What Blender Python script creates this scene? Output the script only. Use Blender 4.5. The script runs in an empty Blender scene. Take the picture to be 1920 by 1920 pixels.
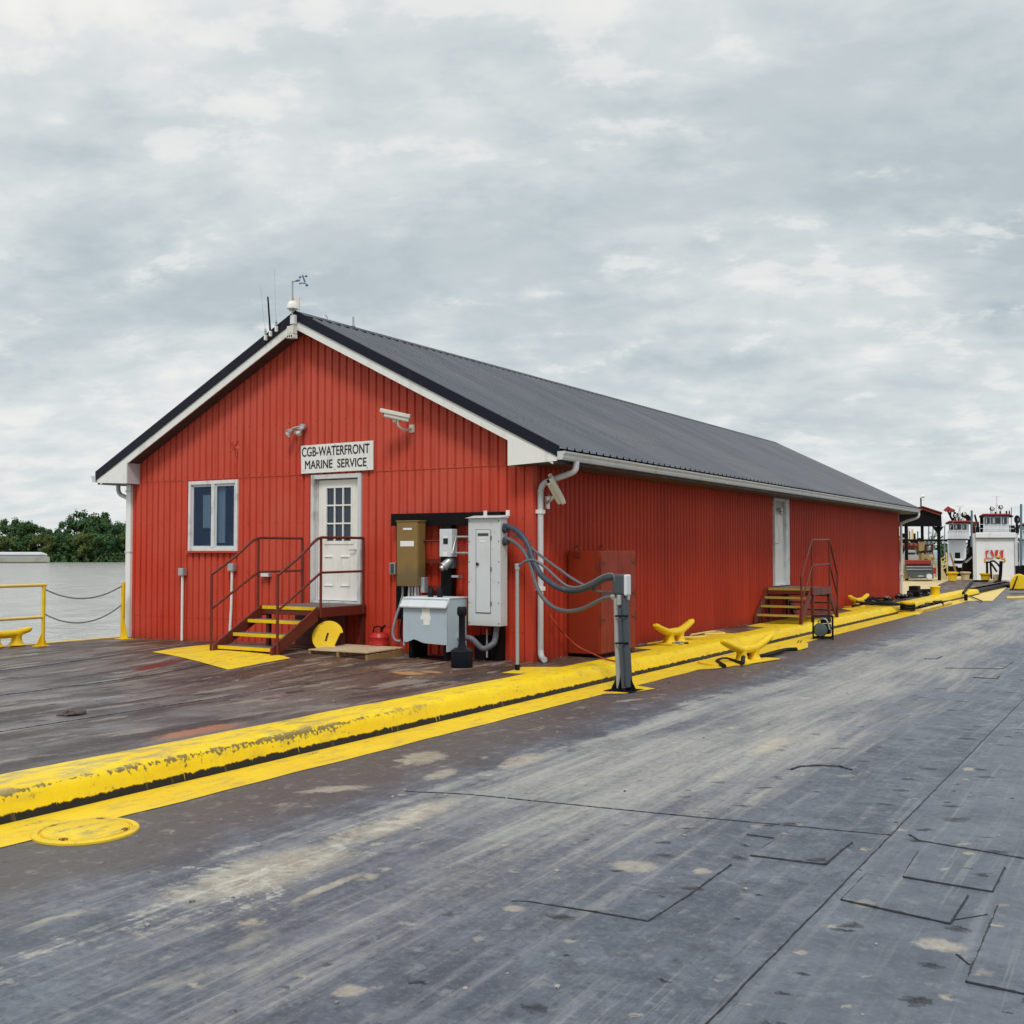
import bpy, bmesh, math, random
from mathutils import Vector, Matrix, noise as mnoise
random.seed(7)
PI = math.pi
sc = bpy.context.scene
COL = sc.collection
V = Vector

# ------------------------------------------------------------------ camera
F_PX, YAW, PITCH, CAM = 2042.2, 0.5428, 0.03476, V((7.7836, -13.4757, 1.6))
cd = bpy.data.cameras.new('camera')
cam = bpy.data.objects.new('camera', cd)
COL.objects.link(cam)
cd.sensor_width = 36.0
cd.lens = F_PX / 1920.0 * 36.0
cd.clip_end = 20000.0
cam.location = CAM
cam.rotation_euler = (PI / 2 + PITCH, 0, YAW)
sc.camera = cam

# ------------------------------------------------------------------ node helpers
class S:
    """a node socket with arithmetic"""
    def __init__(s, nt, k): s.nt, s.k = nt, k
    def _m(s, op, *a):
        n = s.nt.nodes.new('ShaderNodeMath'); n.operation = op
        for i, v in enumerate((s,) + a):
            if isinstance(v, S): s.nt.links.new(v.k, n.inputs[i])
            else: n.inputs[i].default_value = v
        return S(s.nt, n.outputs[0])
    def __add__(s, o): return s._m('ADD', o)
    def __radd__(s, o): return s._m('ADD', o)
    def __sub__(s, o): return s._m('SUBTRACT', o)
    def __rsub__(s, o): return (s * -1.0) + o
    def __mul__(s, o): return s._m('MULTIPLY', o)
    def __rmul__(s, o): return s._m('MULTIPLY', o)
    def __truediv__(s, o): return s._m('DIVIDE', o)
    def abs(s): return s._m('ABSOLUTE')
    def sqrt(s): return s._m('SQRT')
    def pow(s, e): return s._m('POWER', e)
    def max(s, o): return s._m('MAXIMUM', o)
    def min(s, o): return s._m('MINIMUM', o)
    def clamp(s): return s._m('MAXIMUM', 0.0)._m('MINIMUM', 1.0)
    def step(s, a, b):
        n = s.nt.nodes.new('ShaderNodeMapRange'); n.interpolation_type = 'SMOOTHSTEP'
        s.nt.links.new(s.k, n.inputs['Value'])
        inv = a > b
        if inv: a, b = b, a
        n.inputs['From Min'].default_value = a; n.inputs['From Max'].default_value = b
        n.inputs['To Min'].default_value = 1.0 if inv else 0.0
        n.inputs['To Max'].default_value = 0.0 if inv else 1.0
        return S(s.nt, n.outputs[0])

class G:
    def __init__(s, nt): s.nt = nt
    def pos(s):
        n = s.nt.nodes.new('ShaderNodeNewGeometry')
        return s.sep(S(s.nt, n.outputs['Position']))
    def nrm(s):
        n = s.nt.nodes.new('ShaderNodeNewGeometry')
        return s.sep(S(s.nt, n.outputs['Normal']))
    def obj(s):
        n = s.nt.nodes.new('ShaderNodeTexCoord')
        return s.sep(S(s.nt, n.outputs['Object']))
    def gen(s):
        n = s.nt.nodes.new('ShaderNodeTexCoord')
        return s.sep(S(s.nt, n.outputs['Generated']))
    def rnd(s):
        n = s.nt.nodes.new('ShaderNodeObjectInfo'); return S(s.nt, n.outputs['Random'])
    def sep(s, v):
        n = s.nt.nodes.new('ShaderNodeSeparateXYZ'); s.nt.links.new(v.k, n.inputs[0])
        return tuple(S(s.nt, n.outputs[i]) for i in range(3))
    def vec(s, x, y, z=0.0):
        n = s.nt.nodes.new('ShaderNodeCombineXYZ')
        for i, v in enumerate((x, y, z)):
            if isinstance(v, S): s.nt.links.new(v.k, n.inputs[i])
            else: n.inputs[i].default_value = v
        return S(s.nt, n.outputs[0])
    def noise(s, v, scale=1.0, detail=4.0, rough=0.55, dist=0.0):
        n = s.nt.nodes.new('ShaderNodeTexNoise'); n.noise_dimensions = '3D'
        s.nt.links.new(v.k, n.inputs['Vector'])
        n.inputs['Scale'].default_value = scale; n.inputs['Detail'].default_value = detail
        n.inputs['Roughness'].default_value = rough; n.inputs['Distortion'].default_value = dist
        return S(s.nt, n.outputs[0])
    def voro(s, v, scale=1.0, rand=1.0):
        n = s.nt.nodes.new('ShaderNodeTexVoronoi'); n.voronoi_dimensions = '2D'
        s.nt.links.new(v.k, n.inputs['Vector'])
        n.inputs['Scale'].default_value = scale; n.inputs['Randomness'].default_value = rand
        return S(s.nt, n.outputs['Distance']), s.sep(S(s.nt, n.outputs['Color']))
    def rgb(s, c):
        n = s.nt.nodes.new('ShaderNodeRGB'); n.outputs[0].default_value = (*c, 1.0)
        return S(s.nt, n.outputs[0])
    def mix(s, f, a, b):
        n = s.nt.nodes.new('ShaderNodeMix'); n.data_type = 'RGBA'
        if isinstance(f, S): s.nt.links.new(f.k, n.inputs[0])
        else: n.inputs[0].default_value = f
        for v, i in ((a, 6), (b, 7)):
            if isinstance(v, S): s.nt.links.new(v.k, n.inputs[i])
            else: n.inputs[i].default_value = (*v, 1.0)
        return S(s.nt, n.outputs[2])
    def scale(s, c, f):
        n = s.nt.nodes.new('ShaderNodeVectorMath'); n.operation = 'SCALE'
        s.nt.links.new(c.k, n.inputs[0])
        if isinstance(f, S): s.nt.links.new(f.k, n.inputs[3])
        else: n.inputs[3].default_value = f
        return S(s.nt, n.outputs[0])
    def ramp(s, f, stops):
        n = s.nt.nodes.new('ShaderNodeValToRGB'); s.nt.links.new(f.k, n.inputs[0])
        el = n.color_ramp.elements
        while len(el) < len(stops): el.new(0.5)
        for e, (p, c) in zip(el, stops): e.position = p; e.color = (*c, 1.0)
        return S(s.nt, n.outputs[0])

def lk(nt, v, sock):
    if isinstance(v, S): nt.links.new(v.k, sock)
    elif isinstance(v, tuple): sock.default_value = (*v, 1.0)
    else: sock.default_value = v

def new_mat(name):
    m = bpy.data.materials.new(name); m.use_nodes = True
    nt = m.node_tree
    return m, nt, G(nt), nt.nodes['Principled BSDF']

def finish(nt, b, col, rough=0.5, metal=0.0, bump=None, dist=0.01, spec=None, strength=1.0):
    lk(nt, col, b.inputs['Base Color']); lk(nt, rough, b.inputs['Roughness']); lk(nt, metal, b.inputs['Metallic'])
    if spec is not None: b.inputs['Specular IOR Level'].default_value = spec
    if bump is not None:
        n = nt.nodes.new('ShaderNodeBump'); n.inputs['Distance'].default_value = dist
        n.inputs['Strength'].default_value = strength
        nt.links.new(bump.k, n.inputs['Height']); nt.links.new(n.outputs[0], b.inputs['Normal'])

def paint(name, col, rough=0.5, metal=0.0, var=0.25, dirt=None, dirt_amt=0.35, scale=3.0, bump=0.002, streak=True, spec=0.3):
    """weathered paint or metal: tone variation, vertical grime streaks, small dents"""
    m, nt, g, b = new_mat(name)
    x, y, z = g.pos()
    n1 = g.noise(g.vec(x, y, z), scale, 5)
    n2 = g.noise(g.vec(x * 9.0, y * 9.0, z * (0.9 if streak else 9.0)), 1.0, 4)
    dc = dirt or tuple(c * 0.45 for c in col)
    c = g.mix((n1 - 0.5) * (2.0 * var) + 0.5 * var, col, tuple(min(1, k * 0.74 + 0.004) for k in col))
    c = g.mix(((n2 + n1) * 0.5).step(0.5, 0.68) * dirt_amt, c, dc)
    finish(nt, b, c, (n1 - 0.5) * 0.35 + rough, metal, n1 + n2 * 0.4, bump, spec)
    return m

# ------------------------------------------------------------------ world: overcast sky
SUN_EL, SUN_AZ = math.radians(52), math.radians(150)      # azimuth clockwise from +Y
w = bpy.data.worlds.new('World'); sc.world = w; w.use_nodes = True
nt = w.node_tree; g = G(nt); bg = nt.nodes['Background']
bg.inputs['Strength'].default_value = 0.1
sky = nt.nodes.new('ShaderNodeTexSky'); sky.sky_type = 'NISHITA'; sky.sun_disc = False
sky.sun_elevation = SUN_EL; sky.sun_rotation = SUN_AZ
dx, dy, dz = g.gen()
den = dz.max(0.0) + 0.30
u, v = dx / den, dy / den
ca, sa = math.cos(0.35), math.sin(0.35)
a_ = u * ca + v * sa; b_ = v * ca - u * sa
wx_ = g.noise(g.vec(a_, b_, 4.0), 1.3, 3); wy_ = g.noise(g.vec(a_, b_, 9.0), 1.3, 3)
a_ = a_ + (wx_ - 0.5) * 0.16; b_ = b_ + (wy_ - 0.5) * 0.16
big = g.noise(g.vec(a_ * 0.7, b_ * 1.05, 3.3), 1.5, 3, 0.5, 0.2)
med = g.noise(g.vec(a_ * 0.8, b_ * 1.15, 8.1), 3.4, 6, 0.55, 0.0)
fine = g.noise(g.vec(a_ * 0.9, b_ * 1.1, 1.7), 10.5, 6, 0.58, 0.0)
lump = g.noise(g.vec(a_ * 1.0, b_ * 1.0, 5.7), 21.0, 5, 0.6, 0.0)
t = big * 0.40 + med * 0.36 + fine * 0.16 + lump * 0.08
t = t + (dz.step(0.02, 0.3) * -0.03 + 0.022)
cl = g.ramp(t, [(0.385, (0.43, 0.495, 0.525)), (0.435, (0.53, 0.59, 0.61)), (0.485, (0.60, 0.645, 0.66)), (0.545, (0.685, 0.712, 0.715)), (0.62, (0.83, 0.822, 0.79))])
bil = g.noise(g.vec(a_ * 0.85, b_ * 1.35, 14.0), 5.5, 6, 0.56, 0.0)                # broken bright gaps
puff = (bil * 0.55 + fine * 0.40 + big * 0.20).step(0.60, 0.68)
cl = g.mix(puff * 0.5, cl, (0.83, 0.82, 0.79))
dk = (bil * 0.40 + big * 0.45 + fine * 0.15).step(0.50, 0.40); cl = g.mix(dk * 0.5, cl, (0.455, 0.52, 0.55))
lowc = g.mix(fine.step(0.3, 0.75), (0.60, 0.655, 0.675), (0.78, 0.79, 0.78))
cl = g.mix(dz.step(0.20, 0.0) * 0.6, cl, lowc)
lift = dz.step(0.42, 0.95) * 0.80 + 1.0                 # an overcast sky is brightest overhead
cl = g.scale(cl, lift * 10.0)
gap = med.step(0.30, 0.24) * 0.3
nt.links.new(g.mix(gap * 0.6 + 0.03, cl, S(nt, sky.outputs[0])).k, bg.inputs['Color'])

sl = bpy.data.lights.new('sun', 'SUN'); so = bpy.data.objects.new('sun', sl); COL.objects.link(so)
sl.energy = 1.5; sl.angle = math.radians(14); sl.color = (1.0, 0.955, 0.9)
sd = V((math.sin(SUN_AZ) * math.cos(SUN_EL), math.cos(SUN_AZ) * math.cos(SUN_EL), math.sin(SUN_EL)))
so.rotation_euler = sd.to_track_quat('Z', 'Y').to_euler()

sc.view_settings.view_transform = 'Standard'; sc.view_settings.look = 'None'
sc.view_settings.exposure = 0.13; sc.view_settings.gamma = 1.0
sc.cycles.max_bounces = 6
sc.render.film_transparent = False

# ------------------------------------------------------------------ measuring helpers (photo pixel -> point on a known plane)
FW = V((-math.sin(YAW) * math.cos(PITCH), math.cos(YAW) * math.cos(PITCH), math.sin(PITCH)))
RT = V((math.cos(YAW), math.sin(YAW), 0)); UP = RT.cross(FW)
def ray(px, py): return FW + RT * ((px - 960) / F_PX) + UP * ((960 - py) / F_PX)
def pz(px, py, z=0.0):
    d = ray(px, py); return CAM + d * ((z - CAM.z) / d.z)
def py_(px, py, y=0.0):
    d = ray(px, py); return CAM + d * ((y - CAM.y) / d.y)
def px_(px, py, x=0.0):
    d = ray(px, py); return CAM + d * ((x - CAM.x) / d.x)
def at(px, py, depth): return CAM + ray(px, py) * depth

# ------------------------------------------------------------------ mesh builder
WORLD = {}
def wloc(o): return WORLD.get(o.name, V((0, 0, 0)))

class MB:
    def __init__(s): s.bm = bmesh.new()
    def box(s, c, size, rot=None, taper=None):
        r = bmesh.ops.create_cube(s.bm, size=1.0)['verts']
        M = Matrix.Diagonal((*size, 1.0))
        if rot is not None: M = rot.to_4x4() @ M
        for v in r:
            if taper and v.co.z > 0: v.co.x *= taper; v.co.y *= taper
            v.co = M @ v.co + V(c)
        return s
    def b2(s, a, b):
        a, b = V(a), V(b)
        return s.box((a + b) / 2, tuple(max(abs(k), 1e-4) for k in (b - a)))
    def poly(s, pts):
        vs = [s.bm.verts.new(p) for p in pts]; s.bm.faces.new(vs); return s
    def prism(s, pts, ext):
        ext = V(ext); n = len(pts)
        a = [s.bm.verts.new(V(p)) for p in pts]; b = [s.bm.verts.new(V(p) + ext) for p in pts]
        s.bm.faces.new(a); s.bm.faces.new(b[::-1])
        for i in range(n): s.bm.faces.new((a[i], b[i], b[(i + 1) % n], a[(i + 1) % n]))
        return s
    def tube(s, pts, r, seg=10, cap=True):
        pts = [V(p) for p in pts]; n = len(pts); rings = []
        rr = r if isinstance(r, (list, tuple)) else [r] * n
        t0 = (pts[1] - pts[0]).normalized()
        ref = V((0, 0, 1)) if abs(t0.z) < 0.9 else V((1, 0, 0))
        nv = t0.cross(ref).normalized()
        for i in range(n):
            if i == 0: t = pts[1] - pts[0]
            elif i == n - 1: t = pts[-1] - pts[-2]
            else: t = (pts[i + 1] - pts[i]).normalized() + (pts[i] - pts[i - 1]).normalized()
            t = t.normalized()
            nv = (nv - t * nv.dot(t)).normalized(); bv = t.cross(nv)
            rings.append([s.bm.verts.new(pts[i] + (nv * math.cos(2 * PI * k / seg) + bv * math.sin(2 * PI * k / seg)) * rr[i]) for k in range(seg)])
        for i in range(n - 1):
            for k in range(seg):
                k2 = (k + 1) % seg
                s.bm.faces.new((rings[i][k], rings[i][k2], rings[i + 1][k2], rings[i + 1][k]))
        if cap:
            s.bm.faces.new(rings[0][::-1]); s.bm.faces.new(rings[-1])
        return s
    def lathe(s, prof, c=(0, 0, 0), seg=24, M=None):
        c = V(c); rings = []
        for r, z in prof:
            ring = []
            for k in range(seg):
                a = 2 * PI * k / seg; p = V((r * math.cos(a), r * math.sin(a), z))
                if M is not None: p = M @ p
                ring.append(s.bm.verts.new(p + c))
            rings.append(ring)
        for i in range(len(rings) - 1):
            for k in range(seg):
                k2 = (k + 1) % seg
                s.bm.faces.new((rings[i][k], rings[i][k2], rings[i + 1][k2], rings[i + 1][k]))
        s.bm.faces.new(rings[0][::-1]); s.bm.faces.new(rings[-1])
        return s
    def ball(s, c, r, sub=2, sc3=(1, 1, 1)):
        vs = bmesh.ops.create_icosphere(s.bm, subdivisions=sub, radius=r)['verts']
        for v in vs: v.co = V((v.co.x * sc3[0], v.co.y * sc3[1], v.co.z * sc3[2])) + V(c)
        return s
    def build(s, name, mat, parent=None, smooth=False, bevel=0.0, recalc=True):
        if recalc: bmesh.ops.recalc_face_normals(s.bm, faces=s.bm.faces)
        w0 = V((0, 0, 0))
        if parent is not None: w0 = wloc(parent)
        else:
            lo = V((min(v.co.x for v in s.bm.verts), min(v.co.y for v in s.bm.verts), min(v.co.z for v in s.bm.verts)))
            hi = V((max(v.co.x for v in s.bm.verts), max(v.co.y for v in s.bm.verts), 0))
            w0 = V(((lo.x + hi.x) / 2, (lo.y + hi.y) / 2, lo.z))
        for v in s.bm.verts: v.co -= w0
        me = bpy.data.meshes.new(name); s.bm.to_mesh(me); s.bm.free()
        me.materials.append(mat)
        if smooth:
            for p in me.polygons: p.use_smooth = True
            try: me.set_sharp_from_angle(angle=math.radians(40))
            except Exception: pass
        o = bpy.data.objects.new(name, me); COL.objects.link(o)
        if parent is not None: o.parent = parent
        else: o.location = w0
        WORLD[o.name] = w0.copy()
        if bevel > 0:
            md = o.modifiers.new('bevel', 'BEVEL'); md.width = bevel; md.segments = 2; md.limit_method = 'ANGLE'; md.angle_limit = math.radians(40)
        return o

def _islands(bm):
    seen = set(); out = []
    for f in bm.faces:
        if f in seen: continue
        st = [f]; seen.add(f); grp = []
        while st:
            a = st.pop(); grp.append(a)
            for v in a.verts:
                for n in v.link_faces:
                    if n not in seen: seen.add(n); st.append(n)
        out.append(grp)
    return out
def build_each(mb, name, mat, parent=None, **kw):
    """one object per loose piece"""
    objs = []
    for grp in _islands(mb.bm):
        m2 = MB(); mp = {}
        for f in grp: m2.bm.faces.new([mp.setdefault(v, None) or mp.__setitem__(v, m2.bm.verts.new(v.co)) or mp[v] for v in f.verts])
        objs.append(m2.build(name, mat, parent, **kw))
    mb.bm.free(); return objs

def tag(o, label=None, cat=None, group=None, kind=None):
    if label: o['label'] = label
    if cat: o['category'] = cat
    if group: o['group'] = group
    if kind: o['kind'] = kind
    return o
def thing(name, loc, label, cat, group=None):
    o = bpy.data.objects.new(name, None); COL.objects.link(o); o.location = V(loc)
    o.empty_display_size = 0.2
    WORLD[o.name] = V(loc)
    return tag(o, label, cat, group)
def spline(pts, n=8):
    """Catmull-Rom through the points"""
    P = [V(p) for p in pts]; P = [P[0] * 2 - P[1]] + P + [P[-1] * 2 - P[-2]]; out = []
    for i in range(1, len(P) - 2):
        p0, p1, p2, p3 = P[i - 1:i + 3]
        for k in range(n):
            t = k / n
            out.append(0.5 * ((2 * p1) + (p2 - p0) * t + (2 * p0 - 5 * p1 + 4 * p2 - p3) * t * t + (3 * p1 - p0 - 3 * p2 + p3) * t ** 3))
    out.append(P[-2]); return out
def copy_tree(o, parent=None):
    c = o.copy(); COL.objects.link(c); c.parent = parent
    for ch in list(o.children): copy_tree(ch, c)
    return c
def text_mesh(body, mat, size, M, name, parent, extr=0.002, sx=1.0, align='CENTER'):
    cu = bpy.data.curves.new(name, 'FONT'); cu.body = body; cu.size = size; cu.extrude = extr; cu.align_x = align; cu.align_y = 'CENTER'
    cu.bevel_depth = 0.0022; cu.bevel_resolution = 0
    to = bpy.data.objects.new('tmp', cu); COL.objects.link(to)
    dg = bpy.context.evaluated_depsgraph_get(); me = bpy.data.meshes.new_from_object(to.evaluated_get(dg))
    bpy.data.objects.remove(to); bpy.data.curves.remove(cu)
    me.transform(Matrix.Diagonal((sx, 1, 1, 1))); me.transform(M)
    me.transform(Matrix.Translation(-wloc(parent)))
    me.materials.clear(); me.materials.append(mat); me.name = name
    o = bpy.data.objects.new(name, me); COL.objects.link(o); o.parent = parent
    WORLD[o.name] = wloc(parent).copy()
    return o

# ------------------------------------------------------------------ building constants (metres)
W_B, L_B, RIDGE, EAVE, OV, OE = 8.497, 24.61, 5.432, 3.0045, 0.30, 0.593
SL = (RIDGE - EAVE) / (W_B / 2 + OE)
LOW = -0.2                                  # the steel driveway lies below the building's deck
def roof_z(x): return RIDGE - abs(x + W_B / 2) * SL
def hump(x, y): return 0.145 * math.exp(-(((x + 3.9) / 2.3) ** 2) - (((y + 1.5) / 1.9) ** 2))

# ------------------------------------------------------------------ materials
def m_siding(name, base, fade):
    m, nt, g, b = new_mat(name)
    x, y, z = g.pos()
    n1 = g.noise(g.vec(x, y, z), 0.55, 5)
    n2 = g.noise(g.vec(x * 8.0, y * 8.0, z * 0.5), 1.0, 5, 0.6)
    n3 = g.noise(g.vec(x, y, z), 22.0, 3)
    hi = (z + (n1 - 0.5) * 2.4).step(0.6, 3.4)
    c = g.mix((n1.step(0.34, 0.66) * 0.5 + hi * 0.6).clamp(), base, fade)
    pn = g.noise(g.vec(((x + y) / 0.9)._m('FLOOR') * 3.7, 0.0, 0.0), 1.0, 0)        # sheet to sheet tone
    c = g.mix((pn - 0.5).abs() * 0.9, c, tuple(k * 0.70 for k in base))
    fx = (((x + y + 0.012) / 0.30)._m('FRACT') - 0.5).abs(); fz = ((z / 0.82)._m('FRACT') - 0.5).abs()
    scr = fx.step(0.045, 0.025) * fz.step(0.016, 0.009)
    c = g.mix(scr * 0.75, c, (0.10, 0.03, 0.022))
    rnst = g.noise(g.vec(x * 22.0, y * 22.0, z * 0.35), 1.0, 4, 0.6)
    c = g.mix(rnst.step(0.58, 0.74) * 0.35, c, tuple(min(1, k * 1.25 + 0.03) for k in fade))
    c = g.mix(n2.step(0.50, 0.72) * 0.42, c, tuple(k * 0.55 for k in base))
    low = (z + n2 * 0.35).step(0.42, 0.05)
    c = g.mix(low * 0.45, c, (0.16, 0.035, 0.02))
    spk = n3.step(0.70, 0.76) * n1.step(0.42, 0.6)
    c = g.mix(spk * 0.35, c, (0.12, 0.03, 0.02))
    rust = (z + n3 * 0.10).step(0.055, 0.02) * n2.step(0.45, 0.55)
    c = g.mix(rust, c, (0.55, 0.46, 0.40))
    finish(nt, b, c, n1 * 0.25 + 0.45, 0.0, n3 * 0.3 + n1 * 2.0, 0.006, 0.2)
    return m
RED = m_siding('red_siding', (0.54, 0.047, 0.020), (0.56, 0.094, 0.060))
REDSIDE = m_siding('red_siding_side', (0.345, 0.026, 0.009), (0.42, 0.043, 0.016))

m, nt, g, b = new_mat('roof_metal')
x, y, z = g.pos()
n1 = g.noise(g.vec(x * 0.25, y * 1.2, z * 0.25), 1.0, 3); n2 = g.noise(g.vec(x, y, z), 0.35, 3)
c = g.mix(n1.step(0.3, 0.7), (0.078, 0.088, 0.110), (0.108, 0.119, 0.143))
c = g.mix(n2.step(0.45, 0.7) * 0.4, c, (0.16, 0.16, 0.165))
pn = g.noise(g.vec((y / 0.916)._m('FLOOR') * 5.3, 0.0, 0.0), 1.0, 0); c = g.mix((pn - 0.5).abs() * 1.1, c, (0.075, 0.081, 0.095))
st = g.noise(g.vec(x * 0.5, y * 7.0, 0.0), 1.0, 5, 0.65); c = g.mix(st.step(0.54, 0.70) * 0.35, c, (0.19, 0.19, 0.19)); c = g.mix(st.step(0.44, 0.32) * 0.35, c, (0.055, 0.060, 0.072))
lap = (((x + 3.1) / 2.6)._m('FRACT') - 0.5).abs().step(0.490, 0.497); c = g.mix(lap * 0.4, c, (0.05, 0.055, 0.065))
finish(nt, b, c, n1 * 0.12 + st * 0.2 + 0.30, 0.0, n2 + st * 0.3, 0.004, 0.4)
ROOF = m

m, nt, g, b = new_mat('soffit_panels')
x, y, z = g.pos()
def grooves(t, pitch, wdt):
    f = (t / pitch)._m('FRACT'); return (f - 0.5).abs().step(0.5 - wdt, 0.5)
n1 = g.noise(g.vec(x, y, z), 2.0, 4)
c = g.mix(n1, (0.045, 0.027, 0.026), (0.075, 0.050, 0.046))
gr = grooves(x, 0.30, 0.05).max(grooves(y, 0.30, 0.03))
c = g.mix(gr * 0.7, c, (0.035, 0.025, 0.025))
finish(nt, b, c, 0.6, 0.0, gr * -1.0, 0.004)
SOFFIT = m

def m_yellow(name, base, wear, edge=None, face=False):
    m, nt, g, b = new_mat(name)
    x, y, z = g.pos()
    n1 = g.noise(g.vec(x, y, z), 1.6, 6, 0.6)
    n2 = g.noise(g.vec(x * 3.0, y * 1.0, z * 3.0), 3.2, 7, 0.65)
    n3 = g.noise(g.vec(x, y, z), 26.0, 4, 0.6)
    nx, ny, nz = g.nrm()
    topf = nz.step(0.55, 0.9)
    c = g.mix(n1.step(0.3, 0.7), base, tuple(k * f for k, f in zip(base, (0.93, 0.86, 0.8))))
    film = n2.step(0.48, 0.66) * (topf * 0.7 + 0.08) * wear
    c = g.mix(film * 0.62, c, (0.34, 0.26, 0.10))
    mot = g.noise(g.vec(x, y, z), 13.0, 5, 0.65); c = g.mix(mot.step(0.54, 0.70) * 0.38, c, tuple(k * f for k, f in zip(base, (0.62, 0.55, 0.6))))
    chips = ((n3 * 0.5 + n2 * 0.5)).step(0.60, 0.64) * wear
    c = g.mix(chips * 0.6, c, (0.13, 0.10, 0.06))
    h = n1 * 0.6 + n3 * 0.15 - chips * 0.4
    if edge is not None:
        fade = y.step(-3.8, -5.6)                        # scuffed along the outer edge near the camera
        e = (1.0 - ((x + n2 * 0.05 - (edge + 0.025)).abs() / 0.075)).clamp()
        nl = g.noise(g.vec(x * 2.0, y * 0.9, 0.0), 1.0, 3)
        sc_ = (e * 0.62 + n3 * 0.95 + n2 * 0.55 + nl * 0.5).step(1.50, 1.58) * (fade * 0.95 + 0.05) + (e * 0.5 + n3 * 0.9 + n2 * 0.6).step(1.34, 1.42) * 0.25 * fade
        c = g.mix(sc_.clamp() * 0.85, c, g.mix(n3, (0.030, 0.024, 0.026), (0.12, 0.09, 0.055)))
        c = g.mix((n2 * 0.6 + nl * 0.5).step(0.52, 0.68) * fade * (topf * 0.35 + 0.22), c, (0.30, 0.22, 0.07))
        c = g.mix((topf * (1.0 - y.step(-9.0, -3.0)) * n2.step(0.38, 0.62)) * 0.55, c, (0.42, 0.34, 0.16))
        nd = g.noise(g.vec(x * 0.0, y * 7.0, 0.0), 1.0, 5, 0.7); drip = g.noise(g.vec(0.0, y * 30.0, 4.0), 1.0, 2)
        ng = g.noise(g.vec(0.0, y * 22.0, 2.0), 1.0, 4, 0.7)
        line = nd * 0.085 + ng * 0.03 - drip.step(0.64, 0.70) * 0.06 - 0.203
        tar = (z - line).step(0.006, -0.004)
        c = g.mix(tar, c, (0.016, 0.014, 0.013))
        vs = g.noise(g.vec(0.0, y * 11.0, z * 1.3), 1.0, 4, 0.6).step(0.58, 0.72) * (1.0 - topf)
        c = g.mix(vs * 0.35, c, (0.40, 0.30, 0.04))
        h = h - tar * 1.5 - sc_ * 0.6
    finish(nt, b, c, n1 * 0.3 + 0.38, 0.0, h, 0.006, 0.25)
    return m
YEL = (0.84, 0.60, 0.006)
KERB = m_yellow('kerb_yellow', YEL, 1.0, edge=1.135)
YSTRIP = m_yellow('yellow_line_paint', (0.78, 0.54, 0.02), 0.9)
YELL = m_yellow('yellow_enamel', (0.80, 0.55, 0.015), 0.35)
YPALE = m_yellow('pale_yellow_paint', (0.74, 0.57, 0.17), 0.6)
TAN = m_yellow('tan_deck_paint', (0.62, 0.50, 0.27), 0.5)

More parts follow.
